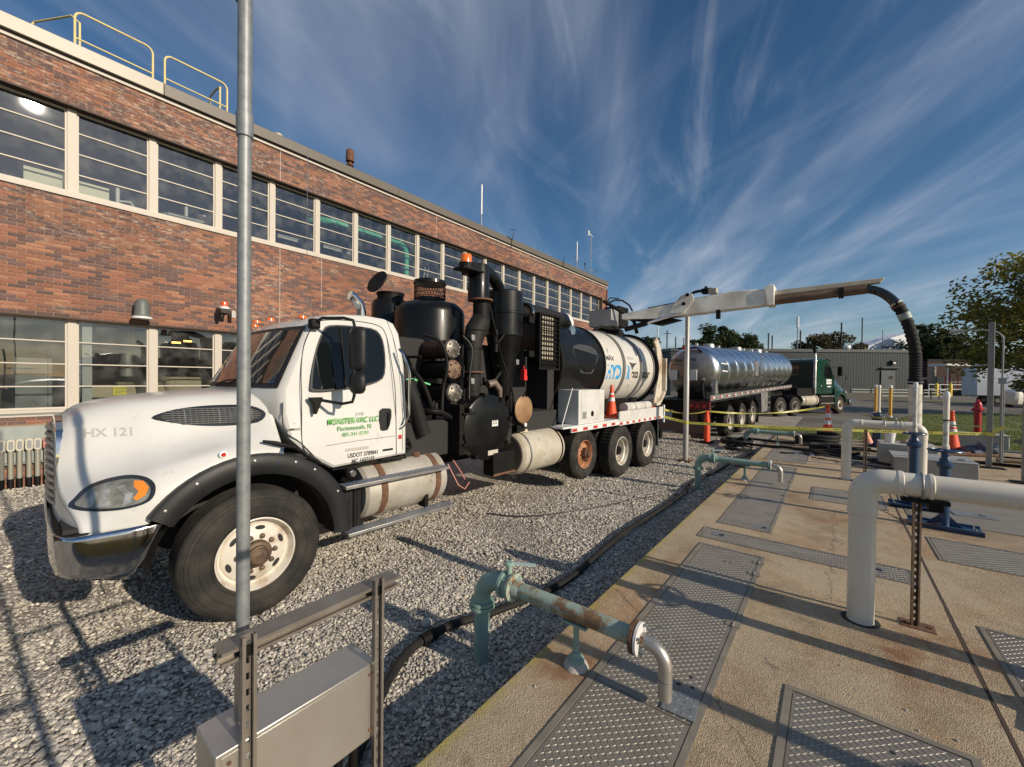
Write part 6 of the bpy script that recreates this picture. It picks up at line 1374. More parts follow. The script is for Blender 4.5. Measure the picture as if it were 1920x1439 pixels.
for nm_, pts_, r_, m_ in (('coolant_hose', [(.75, 3.45, 2.6), (.90, 3.62, 2.5), (.93, 3.70, 2.2), (.90, 3.66, 1.9), (.95, 3.6, 1.6)], .022, BLACKM), ('coolant_hose', [(.55, 3.3, 2.25), (.78, 3.4, 2.0), (.85, 3.5, 1.7), (.8, 3.62, 1.45)], .03, BLACKM),
    ('wiring_loom', [(.9, 4.0, 2.62), (.98, 4.1, 2.45), (.96, 4.08, 2.1), (.97, 4.06, 1.7)], .012, WIREM), ('steam_pipe', [(.6, 3.35, 1.62), (.95, 3.4, 1.62), (1.0, 3.55, 1.6), (1.0, 3.75, 1.5)], .035, BLACKM), ('hydraulic_line', [(.95, 4.9, 2.0), (.98, 4.98, 1.8), (1.0, 4.95, 1.5), (.95, 4.85, 1.2)], .014, BLACKM),
    ('hydraulic_line', [(.8, 4.62, 3.15), (.83, 4.72, 2.8), (.80, 4.9, 2.4), (.85, 5.0, 2.1)], .012, BLACKM), ('valve_pipe', [(.7, 4.55, 1.35), (.95, 4.8, 1.38), (1.0, 4.9, 1.3)], .03, BLACKM), ('exhaust_bracket', [(.4, 3.2, 2.3), (.9, 3.3, 2.3)], .018, BLACKM)):
    G().tube([tuple(p_) for p_ in refine([list(q) for q in pts_], 4)], r_, 8).obj(nm_, m_, vt)
for (s_, z_) in ((4.12, 2.0), (4.12, 2.6), (5.08, 2.3)): G().bx(.96, .985, s_-.03, s_+.03, z_-.04, z_+.04).obj('gauge_plate', ALUD, vt, bevel=.003)
DUCT = pm('rubber_duct', (.012, .012, .0115), .65, spec=.25, col2=(.026, .024, .021), scale=6, amt=.6)
G().tube([(.84, 4.24, 1.60), (.84, 4.24, 2.46)], .125, 28).obj('suction_duct', DUCT, vt)
G().tube([(.84, 4.24, 2.46), (.84, 4.25, 2.56), (.82, 4.32, 2.72), (.82, 4.40, 2.84), (.82, 4.43, 2.92)], [.128, .135, .155, .150, .13], 28).obj('duct_bend', DUCT, vt)
G().cyl((.82, 4.43, 2.90), (.82, 4.43, 3.18), .122).obj('suction_duct', BLACKM, vt)
for z, s in ((2.13, 4.24), (3.17, 4.40)): G().lathe([(.13, z-.012), (.185, z-.010), (.185, z+.010), (.13, z+.012)], (.83, s, 0), n=28).obj('pipe_flange', RUST, vt)
for z, s in ((2.46, 4.24), (2.72, 4.31), (2.92, 4.43)): G().lathe([(.14, z-.01), (.158 if z == 2.72 else .14, z), (.14, z+.01)], (.83, s, 0), n=28, caps=False).obj('clamp_band', BLACKM, vt)
G().lathe([(.155, 3.18), (.155, 3.66), (.15, 3.67)], (.82, 4.37, 0), n=32).obj('air_box', BLACK, vt, sharp=30); G().bx(.72, .95, 4.12, 4.42, 3.50, 3.66).obj('air_box_head', BLACK, vt, bevel=.01)
G().tube([(.80, 4.42, 3.60), (.75, 4.62, 3.63), (.66, 4.85, 3.60), (.58, 5.05, 3.52), (.52, 5.18, 3.40)], .10, 24).obj('crossover_pipe', BLACK, vt)
bc_ = G().lathe([(.08, 3.60), (.077, 3.70), (.07, 3.715)], (.95, 4.0, 0), n=24).obj('beacon', pm('beacon_amber', (.80, .17, .01), .2, coat=1), vt, sharp=40); G().bx(.84, 1.06, 3.86, 4.24, 3.50, 3.525).obj('beacon_bracket', BLACKM, bc_); G().lathe([(.10, 3.52), (.10, 3.60)], (.95, 4.0, 0), n=24).obj('beacon_base', BLACKM, bc_)
dr = G().lathe([(.41, .92), (.43, .93), (.43, 1.12), (.45, 1.13), (.45, 1.165), (.42, 1.18), (.20, 1.195), (.01, 1.20)], (0, 4.24, 1.37), 'x', 48).obj('filter_drum', BLACK, vt, sharp=40)
g = G()
for k in range(8): a = k*pi/4+.2; g.bx(1.10, 1.20, 4.24+.45*cos(a)-.02, 4.24+.45*cos(a)+.02, 1.37+.45*sin(a)-.03, 1.37+.45*sin(a)+.03)
g.obj('drum_clamps', BLACKM, dr)
G().bx(1.198, 1.202, 4.28, 4.40, 1.38, 1.46).obj('label_plate', WHITT, dr); G().bx(1.18, 1.19, 4.22, 4.42, .985, 1.05).obj('worn_patch', CREAMT, dr)
text('lettering', 'FILTER\nDOOR', LETD, dr, (1.203, 4.29, 1.435), DX, .03)
G().bx(.95, 1.16, 3.72, 3.80, 1.05, 1.70).obj('hinge_post', BLACKM, vt); 
for z in (1.18, 1.58): G().bx(1.16, 1.2, 3.76, 3.98, z-.012, z+.012).obj('hinge_arm', BLACKM, vt)
cy = G().lathe([(.12, 1.55), (.13, 1.80), (.30, 2.72), (.31, 2.74), (.31, 3.10), (.325, 3.10), (.325, 3.13), (.31, 3.14), (.31, 3.46), (.29, 3.48)], (.50, 5.30, 0), n=40).obj('cyclone', BLACK, vt, sharp=25)
G().lathe([(.315, 2.735), (.322, 2.745), (.315, 2.755)], (.50, 5.30, 0), n=40, caps=False).obj('weld_ring', BLACKM, cy)
G().tube([(.52, 5.5, 3.20), (.52, 5.85, 3.20)], .12, 20).obj('outlet_collar', BLACKM, vt); G().tube([(.50, 5.80, 3.22), (.40, 6.6, 3.24), (.30, 7.15, 3.25)], .165, 24).obj('discharge_duct', DUCT, vt)
G().lathe([(.18, 0), (.185, .02), (.18, .04)], (.51, 5.84, 3.21), 'y', 24).obj('clamp_band', CHROME, vt)
G().tube([(.30, 7.1, 3.25), (.27, 7.35, 3.26), (.2, 7.55, 3.15), (.15, 7.62, 2.95)], [.165, .18, .19, .17], 20).obj('duct_elbow', BLACK, vt)
G().tube([(.15, 7.45, 3.22), (.18, 7.62, 3.24), (.20, 7.74, 3.24), (.20, 7.80, 3.24)], [.24, .22, .14, .02], 24).obj('white_dome', WHITT, vt)
G().lathe([(.10, 0), (.09, .03)], (.62, 7.2, 3.02), 'x', 18).obj('gauge', ALU, vt)
# cage with cream louvres
cg = G().bx(.96, .98, 5.62, 6.14, 2.23, 3.10).obj('guard_cage', BLACKM, vt); cg.data.clear_geometry() if False else None
g = G()
for s in [5.60+i*.068 for i in range(9)]: g.bx(1.0, 1.012, s, s+.009, 2.22, 3.12)
for z in [2.22+i*.075 for i in range(13)]: g.bx(1.013, 1.024, 5.60, 6.16, z, z+.009)
for s in (5.58, 6.15): g.bx(.93, 1.03, s, s+.03, 2.2, 3.14)
for z in (2.2, 3.11): g.bx(.93, 1.03, 5.61, 6.15, z, z+.03)
g.obj('bars', BLACKM, cg); g = G()
for i in range(9): g.bx(.982, .992, 5.70, 6.02, 2.36+i*.085, 2.42+i*.085)
g.obj('cream_slats', CREAMT, cg)
for z in (2.4, 2.95): G().bx(.85, .97, 5.38, 5.52, z, z+.1).obj('cage_bracket', BLACKM, vt)
G().bx(.70, .78, 5.50, 5.58, 2.02, 2.2).obj('red_handle', pm('red_handle', (.75, .03, .03), .4), vt); G().tube([(.74, 5.53, 2.18), (.74, 5.53, 2.26)], .012, 6).obj('red_handle', REDT, vt)
di = G().lathe([(.20, 1.04), (.215, 1.05), (.215, 1.07), (.19, 1.085), (.02, 1.09)], (0, 5.14, 1.565), 'x', 36).obj('rusty_cover', pm('cover_tan', (.34, .21, .11), .6, .2, col2=(.22, .11, .05), scale=4, amt=.8), vt, sharp=40)
G().lathe([(.03, 1.09), (.03, 1.11)], (0, 5.14, 1.33), 'x', 10).obj('drain_plug', WHITT, di); g = G(); g.tube([(1.08, 5.10, 1.76), (1.12, 5.12, 1.84), (1.08, 5.18, 1.76)], .012, 6); g.obj('latch_hook', BLACKM, di)
at_ = G().lathe([(.02, 4.98), (.30, 4.99), (.335, 5.03), (.335, 6.08), (.31, 6.12), (.02, 6.13)], (.88, 0, .87), 'y', 48).obj('air_tank', CREAMT, vt, sharp=40)
G().lathe([(.02, 4.974), (.29, 4.976), (.29, 4.985)], (.88, 0, .87), 'y', 40).obj('end_plate', pm('tank_end_brown', (.14, .10, .07), .7, col2=(.24, .18, .13), scale=4, amt=.7), at_)
for s in (5.14, 6.0): G().lathe([(.337, s), (.346, s+.004), (.346, s+.03), (.337, s+.034)], (.88, 0, .87), 'y', 44, caps=False).obj('tank_band', ALUD if s < 5.5 else BLACKM, at_)
G().bx(.94, 1.02, 5.12, 5.30, 1.20, 1.24).obj('tank_sticker', pm('sticker_tan', (.62, .52, .36), .6), at_)
G().bx(.9, 1.05, 5.0, 5.2, 1.22, 1.32).obj('valve_block', BLACKM, vt)
G().bx(1.0, 1.20, 4.32, 4.78, .68, 1.0).obj('tool_case', BLACKM, vt, bevel=.008); G().bx(1.201, 1.204, 4.32, 4.78, .68, .71).obj('rusty_edge', RUST, vt)
for p in ([(.9, 3.75, .9), (1.0, 3.85, .62), (1.02, 3.95, .55), (1.0, 4.05, .62)], [(.95, 3.8, .95), (1.0, 3.9, .78), (1.02, 3.95, .68)]): G().tube(p, .010, 6).obj('loose_hose', pm('pink_hose', (.42, .16, .14), .5), vt)
rv = random.Random(9)
for i in range(16):
    s = rv.uniform(4.6, 6.0); w = rv.uniform(.35, .75); z = rv.uniform(1.3, 2.6); a = rv.choice([(.1, 0, 0), (0, .3, 0), (0, 0, .35), (0, .2, .2)])
    G().tube([(w, s, z), (w+a[0], s+a[1], z+a[2])], rv.uniform(.012, .04), 8).obj('plumbing', BLACKM, vt)
G().tube([(.98, 2.9+.15, 2.0), (1.0, 3.15, 1.7), (1.0, 3.28, 1.35)], .085, 16).obj('intake_hose', DUCT, vt)
G().tube([(.7, 3.05, 2.0), (.75, 3.3, 2.02), (.7, 3.6, 1.95)], .012, 6).obj('green_wire', pm('bright_green_wire', (.2, .7, .3), .4), vt)
G().tube([(.9, 4.5, 1.95), (.92, 4.62, 1.98), (.93, 4.72, 1.88), (.93, 4.74, 1.72)], [.06, .055, .05, .03], 12).obj('return_pipe', pm('pipe_bronze', (.20, .15, .12), .5, .4), vt)
# ---- debris tank
TR_, ZK = .89, 2.33
def ring_seg(s0, s1, r, name, mat, parent, cap0=None): return G().lathe(([(.02, s0), (r*.6, s0+.0), (r, s0+.06)] if cap0 else [(r, s0)])+[(r, s1)], (0, 0, ZK), 'y', 72, caps=False).obj(name, mat, parent, sharp=30)
ring_seg(6.36, 8.12, TR_, 'debris_tank_front', BLACK, vt, 1)
G().lathe([(TR_+.002, 6.42), (TR_+.03, 6.43), (TR_+.03, 6.48), (TR_+.002, 6.49)], (0, 0, ZK), 'y', 72, caps=False).obj('tank_rim', BLACKM, vt); G().lathe([(TR_+.002, 8.05), (TR_+.025, 8.06), (TR_+.025, 8.11), (TR_+.002, 8.12)], (0, 0, ZK), 'y', 72, caps=False).obj('tank_rim', BLACKM, vt)
TW = pm('tank_white', (.62, .60, .55), .32, coat=.3, col2=(.58, .54, .46), scale=1.3, amt=.6, col3=(.30, .20, .12), lo3=.70, hi3=.82, scale3=4)
dt = G().lathe([(TR_, 8.121), (TR_, 10.8), (.84, 10.86), (.3, 11.0), (.02, 11.02)], (0, 0, ZK), 'y', 72, caps=False).obj('debris_tank', TW, vt, sharp=30)
for s in (8.95, 9.02, 9.9, 9.97, 10.75): G().lathe([(TR_+.002, s), (TR_+.028, s+.004), (TR_+.028, s+.036), (TR_+.002, s+.04)], (0, 0, ZK), 'y', 72, caps=False).obj('tank_band', pm('band_grey', (.22, .21, .20), .5), dt)
def tank_text(body, mat, s0, zc_, size, **k):
    o = text('lettering', body, mat, vt, (0, 0, 0), (0, 0, 0), size, thick=0, **k)
    for v in o.data.vertices: h = zc_+v.co.y-ZK; v.co = Vector((sqrt(max(.01, (TR_+.0035)**2-h*h)), s0+v.co.x, zc_+v.co.y))
    return o
tank_text('HYD', LETB, 8.20, 2.08, .40, sx=.82, bold=.02); tank_text('R', LETB, 9.16, 2.08, .40, sx=.75, bold=.02); tank_text('M\u00c4X', LETD, 8.17, 2.47, .13, sx=1.3, bold=.004)
tank_text('vector', LETGR, 9.2, 2.53, .13, sx=1.1); tank_text('exca', LETD, 9.44, 2.10, .31, sx=.66, bold=.008); tank_text('ator', LETD, 10.02, 2.10, .31, sx=.95, bold=.008); tank_text('/A', LETGR, 8.5, 1.85, .14); tank_text('/A', LETGR, 9.4, 1.85, .14)
g = G()
def tp(s, z): h = z-ZK; return (sqrt((TR_+.004)**2-h*h), s, z)
g.add([tp(9.30, 2.46), tp(9.42, 2.34), tp(9.45, 2.12), tp(9.50, 2.34), tp(9.72, 2.46), tp(9.5, 2.44)], [(0, 1, 2, 3, 5), (5, 3, 4)]); g.obj('emblem', LETD, vt, sharp=0)
G().add([tp(8.3, 2.6), tp(8.36, 2.7), tp(8.32, 2.75)], [(0, 1, 2)]).obj('scuff', ALUD, vt, sharp=0)
rv = random.Random(5); pl = [(7.35+.42*cos(a)*(1+.25*sin(3*a)), 2.45+.36*sin(a)*(1+.2*cos(2*a))) for a in [2*pi*k/22 for k in range(22)]]
G().add([tp(s, z) for s, z in pl], [tuple(range(len(pl)))]).obj('peeled_patch', pm('peeled', (.05, .052, .055), .35), vt, sharp=0)
# tank saddle, deck, toolbox
G().bx(-.9, .9, 6.3, 10.7, 1.10, 1.215).obj('deck', BLACKM, vt); G().bx(-.5, .5, 6.3, 10.6, 1.215, 1.60).obj('tank_saddle', BLACKM, vt)
G().bx(-.75, .75, 6.2, 6.4, 1.2, 2.3).obj('tank_bulkhead', DARK, vt)
tb = G().bx(.74, 1.19, 6.56, 7.52, 1.222, 1.85).obj('toolbox', pm('toolbox_white', (.62, .62, .59), .45, col2=(.45, .43, .39), scale=2.5, amt=.6), vt, bevel=.006)
G().bx(1.191, 1.197, 6.64, 7.44, 1.28, 1.80).obj('toolbox_door', MATS['toolbox_white'], tb, bevel=.002); G().lathe([(.055, 1.198), (.05, 1.203)], (0, 7.04, 1.40), 'x', 18).obj('latch', BLACKM, tb); G().bx(1.198, 1.2, 6.68, 6.82, 1.32, 1.45).obj('decal', GREYBOX, tb)
sp_ = G().bx(.90, 1.22, 6.02, 8.12, 1.19, 1.218).obj('side_platform', WHITT, vt)
def tape_rail(s0, s1, z0, z1, n):
    o = G().bx(1.19, 1.222, s0, s1, z0, z1).obj('side_rail', MATS['toolbox_white'], vt); d = (s1-s0)/n
    for i in range(n): G().bx(1.2225, 1.2245, s0+i*d+.02, s0+i*d+d*.5, z0+.015, z0+.065).obj('reflector_red', REDT, o); G().bx(1.2225, 1.2240, s0+i*d+d*.5+.002, s0+(i+1)*d+.018, z0+.015, z0+.065).obj('reflector_white', WHITT, o)
    return o
tape_rail(6.28, 8.12, 1.105, 1.188, 5); tape_rail(8.13, 10.58, 1.085, 1.38, 8)
G().bx(1.19, 1.24, 10.60, 10.66, .98, 1.42).obj('rear_post', WHITT, vt); G().bx(.5, 1.2, 8.13, 10.58, 1.218, 1.24).obj('side_tray', GREYBOX, vt)
G().tube([(1.16, 6.05, 1.22), (1.10, 6.48, 1.88)], .014, 6).obj('brace_rod', GREYBOX, vt)
G().tube([(1.06, 8.66, 1.43), (1.06, 10.0, 1.43)], .105, 20).obj('blanket_roll', pm('roll_cloth', (.55, .53, .50), .8, col2=(.40, .37, .34), scale=8, amt=.7, bump=.5, bscale=15), vt)
for s in (9.1, 9.6): G().lathe([(.107, s), (.111, s+.01), (.107, s+.02)], (1.06, 0, 1.43), 'y', 18, caps=False).obj('roll_strap', BLACKM, vt)
G().tube([(1.05, 9.95, 1.52), (1.0, 10.15, 1.45), (1.1, 10.35, 1.36), (.95, 10.2, 1.4), (1.12, 10.0, 1.36), (1.14, 10.3, 1.42)], .014, 6).obj('orange_strap', ORANGE, vt)
G().bx(1.0, 1.19, 10.32, 10.335, .42, 1.08).obj('mud_flap', BLACKM, vt); G().tube([(1.2, 10.28, 1.38), (1.215, 10.29, .4)], .014, 6).obj('flap_chain', ALUD, vt); G().bx(.5, 1.1, 10.75, 10.9, .55, .75).obj('rear_bumper', BLACKM, vt)
# rear door and hinge plates
DOORM = pm('door_rusty_white', (.58, .53, .44), .5, col2=(.30, .19, .11), scale=2.5, amt=.8, lo=.48, hi=.62)
G().lathe([(TR_+.005, 10.82), (TR_+.09, 10.83), (TR_+.09, 10.92), (TR_+.005, 10.93)], (0, 0, ZK), 'y', 72, caps=False).obj('door_ring', BLACKM, vt); G().lathe([(.02, 11.06), (.5, 11.05), (TR_+.03, 10.96), (TR_+.06, 10.935)], (0, 0, ZK), 'y', 60, caps=False).obj('rear_door', DOORM, vt)
G().prism([(10.95, 3.05), (11.1, 3.2), (11.25, 3.1), (11.5, 2.75), (11.62, 2.3), (11.62, 1.85), (11.2, 1.45), (10.95, 1.40), (11.1, 1.75), (11.25, 2.1), (11.25, 2.5), (11.1, 2.85)], .78, .84).obj('door_arm', DOORM, vt, bevel=.01)
G().bx(.60, .95, 11.50, 11.58, 1.75, 2.65).obj('door_plate', DOORM, vt, bevel=.01); G().bx(.84, .90, 11.18, 11.6, 1.30, 1.7).obj('door_foot', DOORM, vt, rx=0) if False else G().prism([(10.75, 1.36), (11.3, 1.55), (11.6, 1.85), (11.6, 1.70), (11.2, 1.38)], .70, .92).obj('door_foot', DOORM, vt)
# hand rail of pipes over the tank top
G().tube([(.35, 8.6, 3.2), (.35, 8.9, 3.3), (.3, 9.8, 3.32), (.2, 10.4, 3.28)], .03, 8).obj('top_hose', BLACKM, vt)
# ---- boom
def bq(x, z, dy=0.0):
    y = (9.75+.16*4.1)/(1-.16*x/10.3); k = y/10.3; return wl((x*k, y+dy, EYE+(z-EYE)*k))
def bw(x, z, dy=0, y=10.25): return bq(x, z, dy+y-10.28)
def bprism(name, poly, y0, y1, mat, **k):
    n = len(poly); vs = [tuple(bq(x, z, y0-10.28)) for x, z in poly]+[tuple(bq(x, z, y1-10.28)) for x, z in poly]
    fs = [tuple(range(n)), tuple(reversed(range(n, 2*n)))]+[(i, i+n, (i+1) % n+n, (i+1) % n) for i in range(n)]
    return G().add(vs, fs).obj(name, mat, vt, sharp=30, **k)
G().lathe([(.40, 3.16), (.40, 3.34), (.34, 3.36), (.34, 3.42)], (-.1, 10.1, 0), n=32).obj('boom_turntable', BLACKM, vt)
G().bx(-.35, .28, 9.55, 9.95, 3.40, 3.82).obj('control_box', GREYBOX, vt, bevel=.01); G().bx(-.15, .30, 9.97, 10.5, 3.42, 3.95).obj('boom_pedestal', BLACKM, vt, bevel=.02)
G().tube([(.2, 9.5, 3.95), (.3, 9.7, 4.05), (.35, 10.0, 4.08), (.4, 10.3, 4.0), (.45, 10.4, 3.85)], .022, 8).obj('hydraulic_hose', BLACKM, vt); G().tube([(.1, 9.45, 4.02), (.5, 9.75, 3.72), (.72, 9.9, 3.5), (.78, 9.95, 3.2)], .045, 12).obj('hydraulic_hose', BLACKM, vt); G().tube([(.15, 9.5, 3.9), (.2, 9.6, 4.1), (.3, 9.9, 4.12)], .015, 8).obj('hydraulic_hose', BLACKM, vt)
bprism('boom_outer', [(-4.35, 3.62), (-3.5, 3.56), (-1.08, 3.67), (-1.08, 4.00), (-1.8, 4.03), (-3.0, 3.90), (-4.35, 3.75)], 10.12, 10.45, BOOMW, bevel=.012)
bprism('boom_channel', [(-3.7, 3.835), (-2.0, 4.01), (-2.0, 4.03), (-3.7, 3.865)], 10.2, 10.36, BLACKM)
bprism('boom_underside', [(-4.4, 3.66), (-3.4, 3.40), (-2.9, 3.50), (-3.4, 3.62)], 10.18, 10.4, BLACKM)
bprism('knuckle_plate', [(-3.12, 3.66), (-2.80, 3.64), (-2.58, 3.93), (-2.62, 4.07), (-2.85, 4.07), (-3.02, 3.88)], 10.085, 10.115, BOOMW, bevel=.004)
for x, z in ((-2.72, 4.05), (-2.80, 3.85)): o = G().cyl(bq(x, z, -.22), bq(x, z, -.196), .04, n=14).obj('pivot_pin', BLACKM, vt)
G().tube([bw(-4.0, 3.42), bw(-3.0, 3.60, -.22)], .035, 12).obj('hydraulic_ram', ALU, vt); G().tube([bw(-4.3, 3.36), bw(-3.7, 3.47, -.1)], .06, 14).obj('ram_body', BLACKM, vt)
bprism('boom_collar', [(-1.12, 3.64), (-1.0, 3.65), (-1.0, 4.05), (-1.08, 4.09), (-1.18, 4.03)], 10.08, 10.49, BOOMW, bevel=.01)
bprism('boom_inner', [(-1.0, 3.70), (.46, 3.80), (.46, 3.90), (-1.0, 3.86)], 10.16, 10.41, BOOMR, bevel=.01); bprism('boom_inner_top', [(-1.0, 3.862), (.66, 3.905), (.72, 3.99), (.40, 3.985), (-1.0, 3.96)], 10.2, 10.37, CREAMT, bevel=.01)
G().tube([bw(-1.0, 3.76), bw(.45, 3.82)], .10, 20).obj('suction_pipe', BOOMR, vt)
for x, z in ((-2.1, 3.52), (.05, 3.74)): bprism('boom_clip', [(x, z-.08), (x+.08, z-.08), (x+.08, z+.12), (x, z+.12)], 10.06, 10.15, BLACKM)
B = bez((.30, 10.46, 3.84), (.80, 10.48, 3.94), (1.10, 10.4, 3.30), (1.165, 10.4, 2.55), 26)
G().tube([wl(p) for p in B[:14]], .080, 24).obj('boom_elbow', pm('elbow_black', (.02, .02, .022), .16, .3, coat=.6), vt)
cor = []; rr_ = []
seg = B[13:]+[Vector((1.17, 10.4, 2.55-.05*i)) for i in range(1, 10)]
fine = []
for a, b in zip(seg[:-1], seg[1:]):
    for k in range(4): fine.append(a.lerp(b, k/4))
fine.append(seg[-1])
for i, p in enumerate(fine): cor.append(wl(p)); rr_.append(.093 if (i//2) % 2 else .083)
G().tube(cor, rr_, 24).obj('corrugated_hose', HOSE, vt, sharp=20)
def collar(i, r, mat, name, l=.05):
    p = B[i]; d = (B[i+1]-B[i-1]).normalized(); return G().cyl(wl(p-d*l/2), wl(p+d*l/2), r, n=24).obj(name, mat, vt)
collar(13, .100, CREAMT, 'hose_clamp', .03); collar(14, .102, RUST, 'hose_clamp', .03); collar(17, .098, pm('worn_teal', (.35, .42, .40), .5, col2=(.12, .13, .13), scale=9, amt=.9), 'hose_sleeve', .12)
G().box(wl(B[13])+Vector((.0, -.16, 0)), (.03, .12, .03)).obj('clamp_bolt', BLACKM, vt)
G().cyl(wl((1.172, 10.4, 2.12)), wl((1.172, 10.4, 2.02)), .105, n=24).obj('hose_coupling', BLACKM, vt); G().lathe([(.11, 2.05), (.122, 2.06), (.11, 2.07)], tuple(wl((1.172, 10.4, 0))), n=24).obj('coupling_ring', ALU, vt); G().box(wl((1.27, 10.4, 2.13)), (.10, .04, .03)).obj('coupling_lever', ALUD, vt)
G().cyl(wl((1.175, 10.4, 2.03)), wl((1.19, 10.42, .31)), .090, n=28).obj('suction_tube', pm('tube_worn_white', (.60, .57, .50), .5, col2=(.30, .25, .20), scale=4, amt=.8, lo=.5, hi=.62), vt)
# cone on the truck deck
t = thing('traffic_cone', 'orange cone riding on the vacuum truck deck beside the toolbox', 'traffic cone', tw(-.26, 8.28, 1.244), -TR)
G().lathe([(.125, .02), (.072, .34)]).obj('cone_base', ORANGE, t, sharp=60); G().lathe([(.0725, .341), (.062, .42)]).obj('white_band', CONEW, t); G().lathe([(.061, .421), (.053, .48)]).obj('cone_middle', ORANGE, t); G().lathe([(.0535, .481), (.048, .52)]).obj('white_band', CONEW, t); G().lathe([(.0475, .521), (.03, .68), (.02, .69)]).obj('cone_tip', ORANGE, t); G().bx(-.17, .17, -.17, .17, 0, .02).obj('foot', ORANGE, t)

# ================================================================== TANKER TRAILER
TH = radians(6.5)
tk_ = thing('tanker_trailer', 'polished ribbed tank trailer behind the vacuum truck', 'tank trailer', (-3.62, 14.13, .20), -TH); tk_.rotation_euler = (radians(1.6), 0, -TH)
TRR, ZC = .80, 2.16
BARREL = pm('barrel_steel', (.66, .68, .71), .20, 1.0, col2=(.45, .47, .50), scale=1.0, amt=.6, rough2=.34)
g = G(); g.lathe([(.01, -.24), (.3, -.21), (.55, -.13), (.72, -.02), (.79, .08), (TRR, .14), (TRR, 10.6), (.79, 10.7), (.7, 10.82), (.45, 10.92), (.01, 10.98)], (0, 0, ZC), 'y', 80, caps=False); g.obj('barrel', BARREL, tk_, sharp=30)
g = G().lathe([(.01, -.245), (.3, -.215), (.55, -.135), (.70, -.035)], (0, 0, ZC), 'y', 60, caps=False); g.obj('rear_head', pm('head_dirty', (.34, .32, .30), .40, .8, col2=(.18, .16, .14), scale=3, amt=.7), tk_, sharp=30)
for i in range(12):
    y = .2+i*.93; G().lathe([(TRR+.002, y-.045), (TRR+.035, y-.025), (TRR+.035, y+.025), (TRR+.002, y+.045)], (0, 0, ZC), 'y', 80, caps=False).obj('rib_ring', ALU, tk_, sharp=30)
for y in (1.5, 4.6, 7.6): G().lathe([(.2, .0), (.2, .10), (.16, .16), (.02, .17)], (0, y, ZC+TRR-.02), n=20).obj('hatch', ALUD, tk_)
for y in (.3, 2.4, 5.4, 6.6, 9.0): G().cyl((.05, y, ZC+TRR-.02), (.05, y, ZC+TRR+.10), .05, n=10).obj('vent_cap', ALU, tk_)
def xr(z): return sqrt(max(.01, (TRR+.006)**2-(z-ZC)**2))
GRN = pm('reflection_green', (.16, .30, .12), .5)
G().add([(xr(z)+.0, y, z) for y, z in ((.42, 2.42), (.95, 2.40), (.95, 2.12), (.42, 2.14))], [(0, 1, 2, 3)]).obj('sign_plate', WHITT, tk_, sharp=0)
text('lettering', 'WIND RIVER', LETD, tk_, (-.62, -.20, 2.46), (pi/2, 0, 0), .15, bold=.003); text('lettering', 'ENVIRONMENTAL', LETD, tk_, (-.60, -.215, 2.34), (pi/2, 0, 0), .10)
for x in (-.60, .02): G().bx(x, x+.24, -.26, -.235, 1.86, 2.2).obj('placard', WHITT, tk_, bevel=.02)
ld = G().bx(xr(2.0)+.02, xr(2.0)+.04, 4.8, 4.82, 1.85, 2.75).obj('side_ladder', ALUD, tk_); 
for i in range(6): G().bx(xr(2.0)+.02, xr(2.0)+.04, 4.82, 5.12, 1.87+i*.16, 1.89+i*.16).obj('rung', ALUD, ld)
G().bx(xr(2.0)+.02, xr(2.0)+.04, 5.12, 5.14, 1.85, 2.75).obj('stile', ALUD, ld); G().bx(xr(2.)-.02, xr(2.)+.03, 4.15, 4.55, 1.95, 2.5).obj('gauge_panel', ALUD, tk_)
RW = .90
def trail(y0, y1, z0, z1, n, rr=True):
    o = G().bx(RW-.03, RW, y0, y1, z0, z1).obj('side_rail', ALUD, tk_); d = (y1-y0)/n
    for i in range(n): G().bx(RW+.001, RW+.004, y0+i*d+.05, y0+i*d+d*.3, (z0+z1)/2-.02, (z0+z1)/2+.03).obj('reflector_red', REDT, o); G().bx(RW+.001, RW+.004, y0+i*d+d*.3, y0+i*d+d*.5, (z0+z1)/2-.02, (z0+z1)/2+.03).obj('reflector_white', WHITT, o)
trail(-.9, 4.6, 1.28, 1.44, 8); trail(4.6, 10.1, 1.30, 1.43, 9)
g = G(); g.bx(-.5, -.4, -.8, 10, .95, 1.27); g.bx(.4, .5, -.8, 10, .95, 1.27); g.bx(-.85, .85, -.8, 4.4, 1.2, 1.27); g.bx(-.85, .85, 8.6, 10.1, 1.2, 1.29); g.bx(-.45, .45, 0, 10.2, 1.28, 1.5); g.obj('frame', BLACKM, tk_)
rb_ = G().bx(.30, .9, -.98, -.90, 1.0, 1.26).obj('rear_panel', pm('panel_red', (.16, .02, .02), .5), tk_); G().bx(-.9, .29, -.96, -.90, .95, 1.28).obj('rear_crossbeam', BLACKM, tk_); 
for x in (.38, .56, .74): o = G().lathe([(.05, 0), (.05, .02), (.02, .03)], n=14).obj('tail_lamp', REDL, rb_); o.rotation_euler = (pi/2, 0, 0); o.location = (x, -.982, 1.12)
G().bx(-.9, .9, -.97, -.88, .30, .62).obj('rear_bumper', pm('bumper_brown', (.14, .09, .08), .6), tk_); G().bx(.55, .65, -.93, -.9, .6, .96).obj('bumper_bracket', BLACKM, tk_)
G().bx(.30, .88, -.86, -.845, .12, .95).obj('mud_flap', pm('flap_brown', (.13, .085, .075), .7), tk_)
g = G(); g.tube([(.5, -.35, 1.3), (.48, -.42, 1.7), (.5, -.35, 1.85)], .05, 10); g.tube([(.2, -.4, 1.3), (.2, -.45, 1.6), (.0, -.4, 1.7), (-.3, -.4, 1.5)], .05, 10); g.obj('valves', BLACKM, tk_)
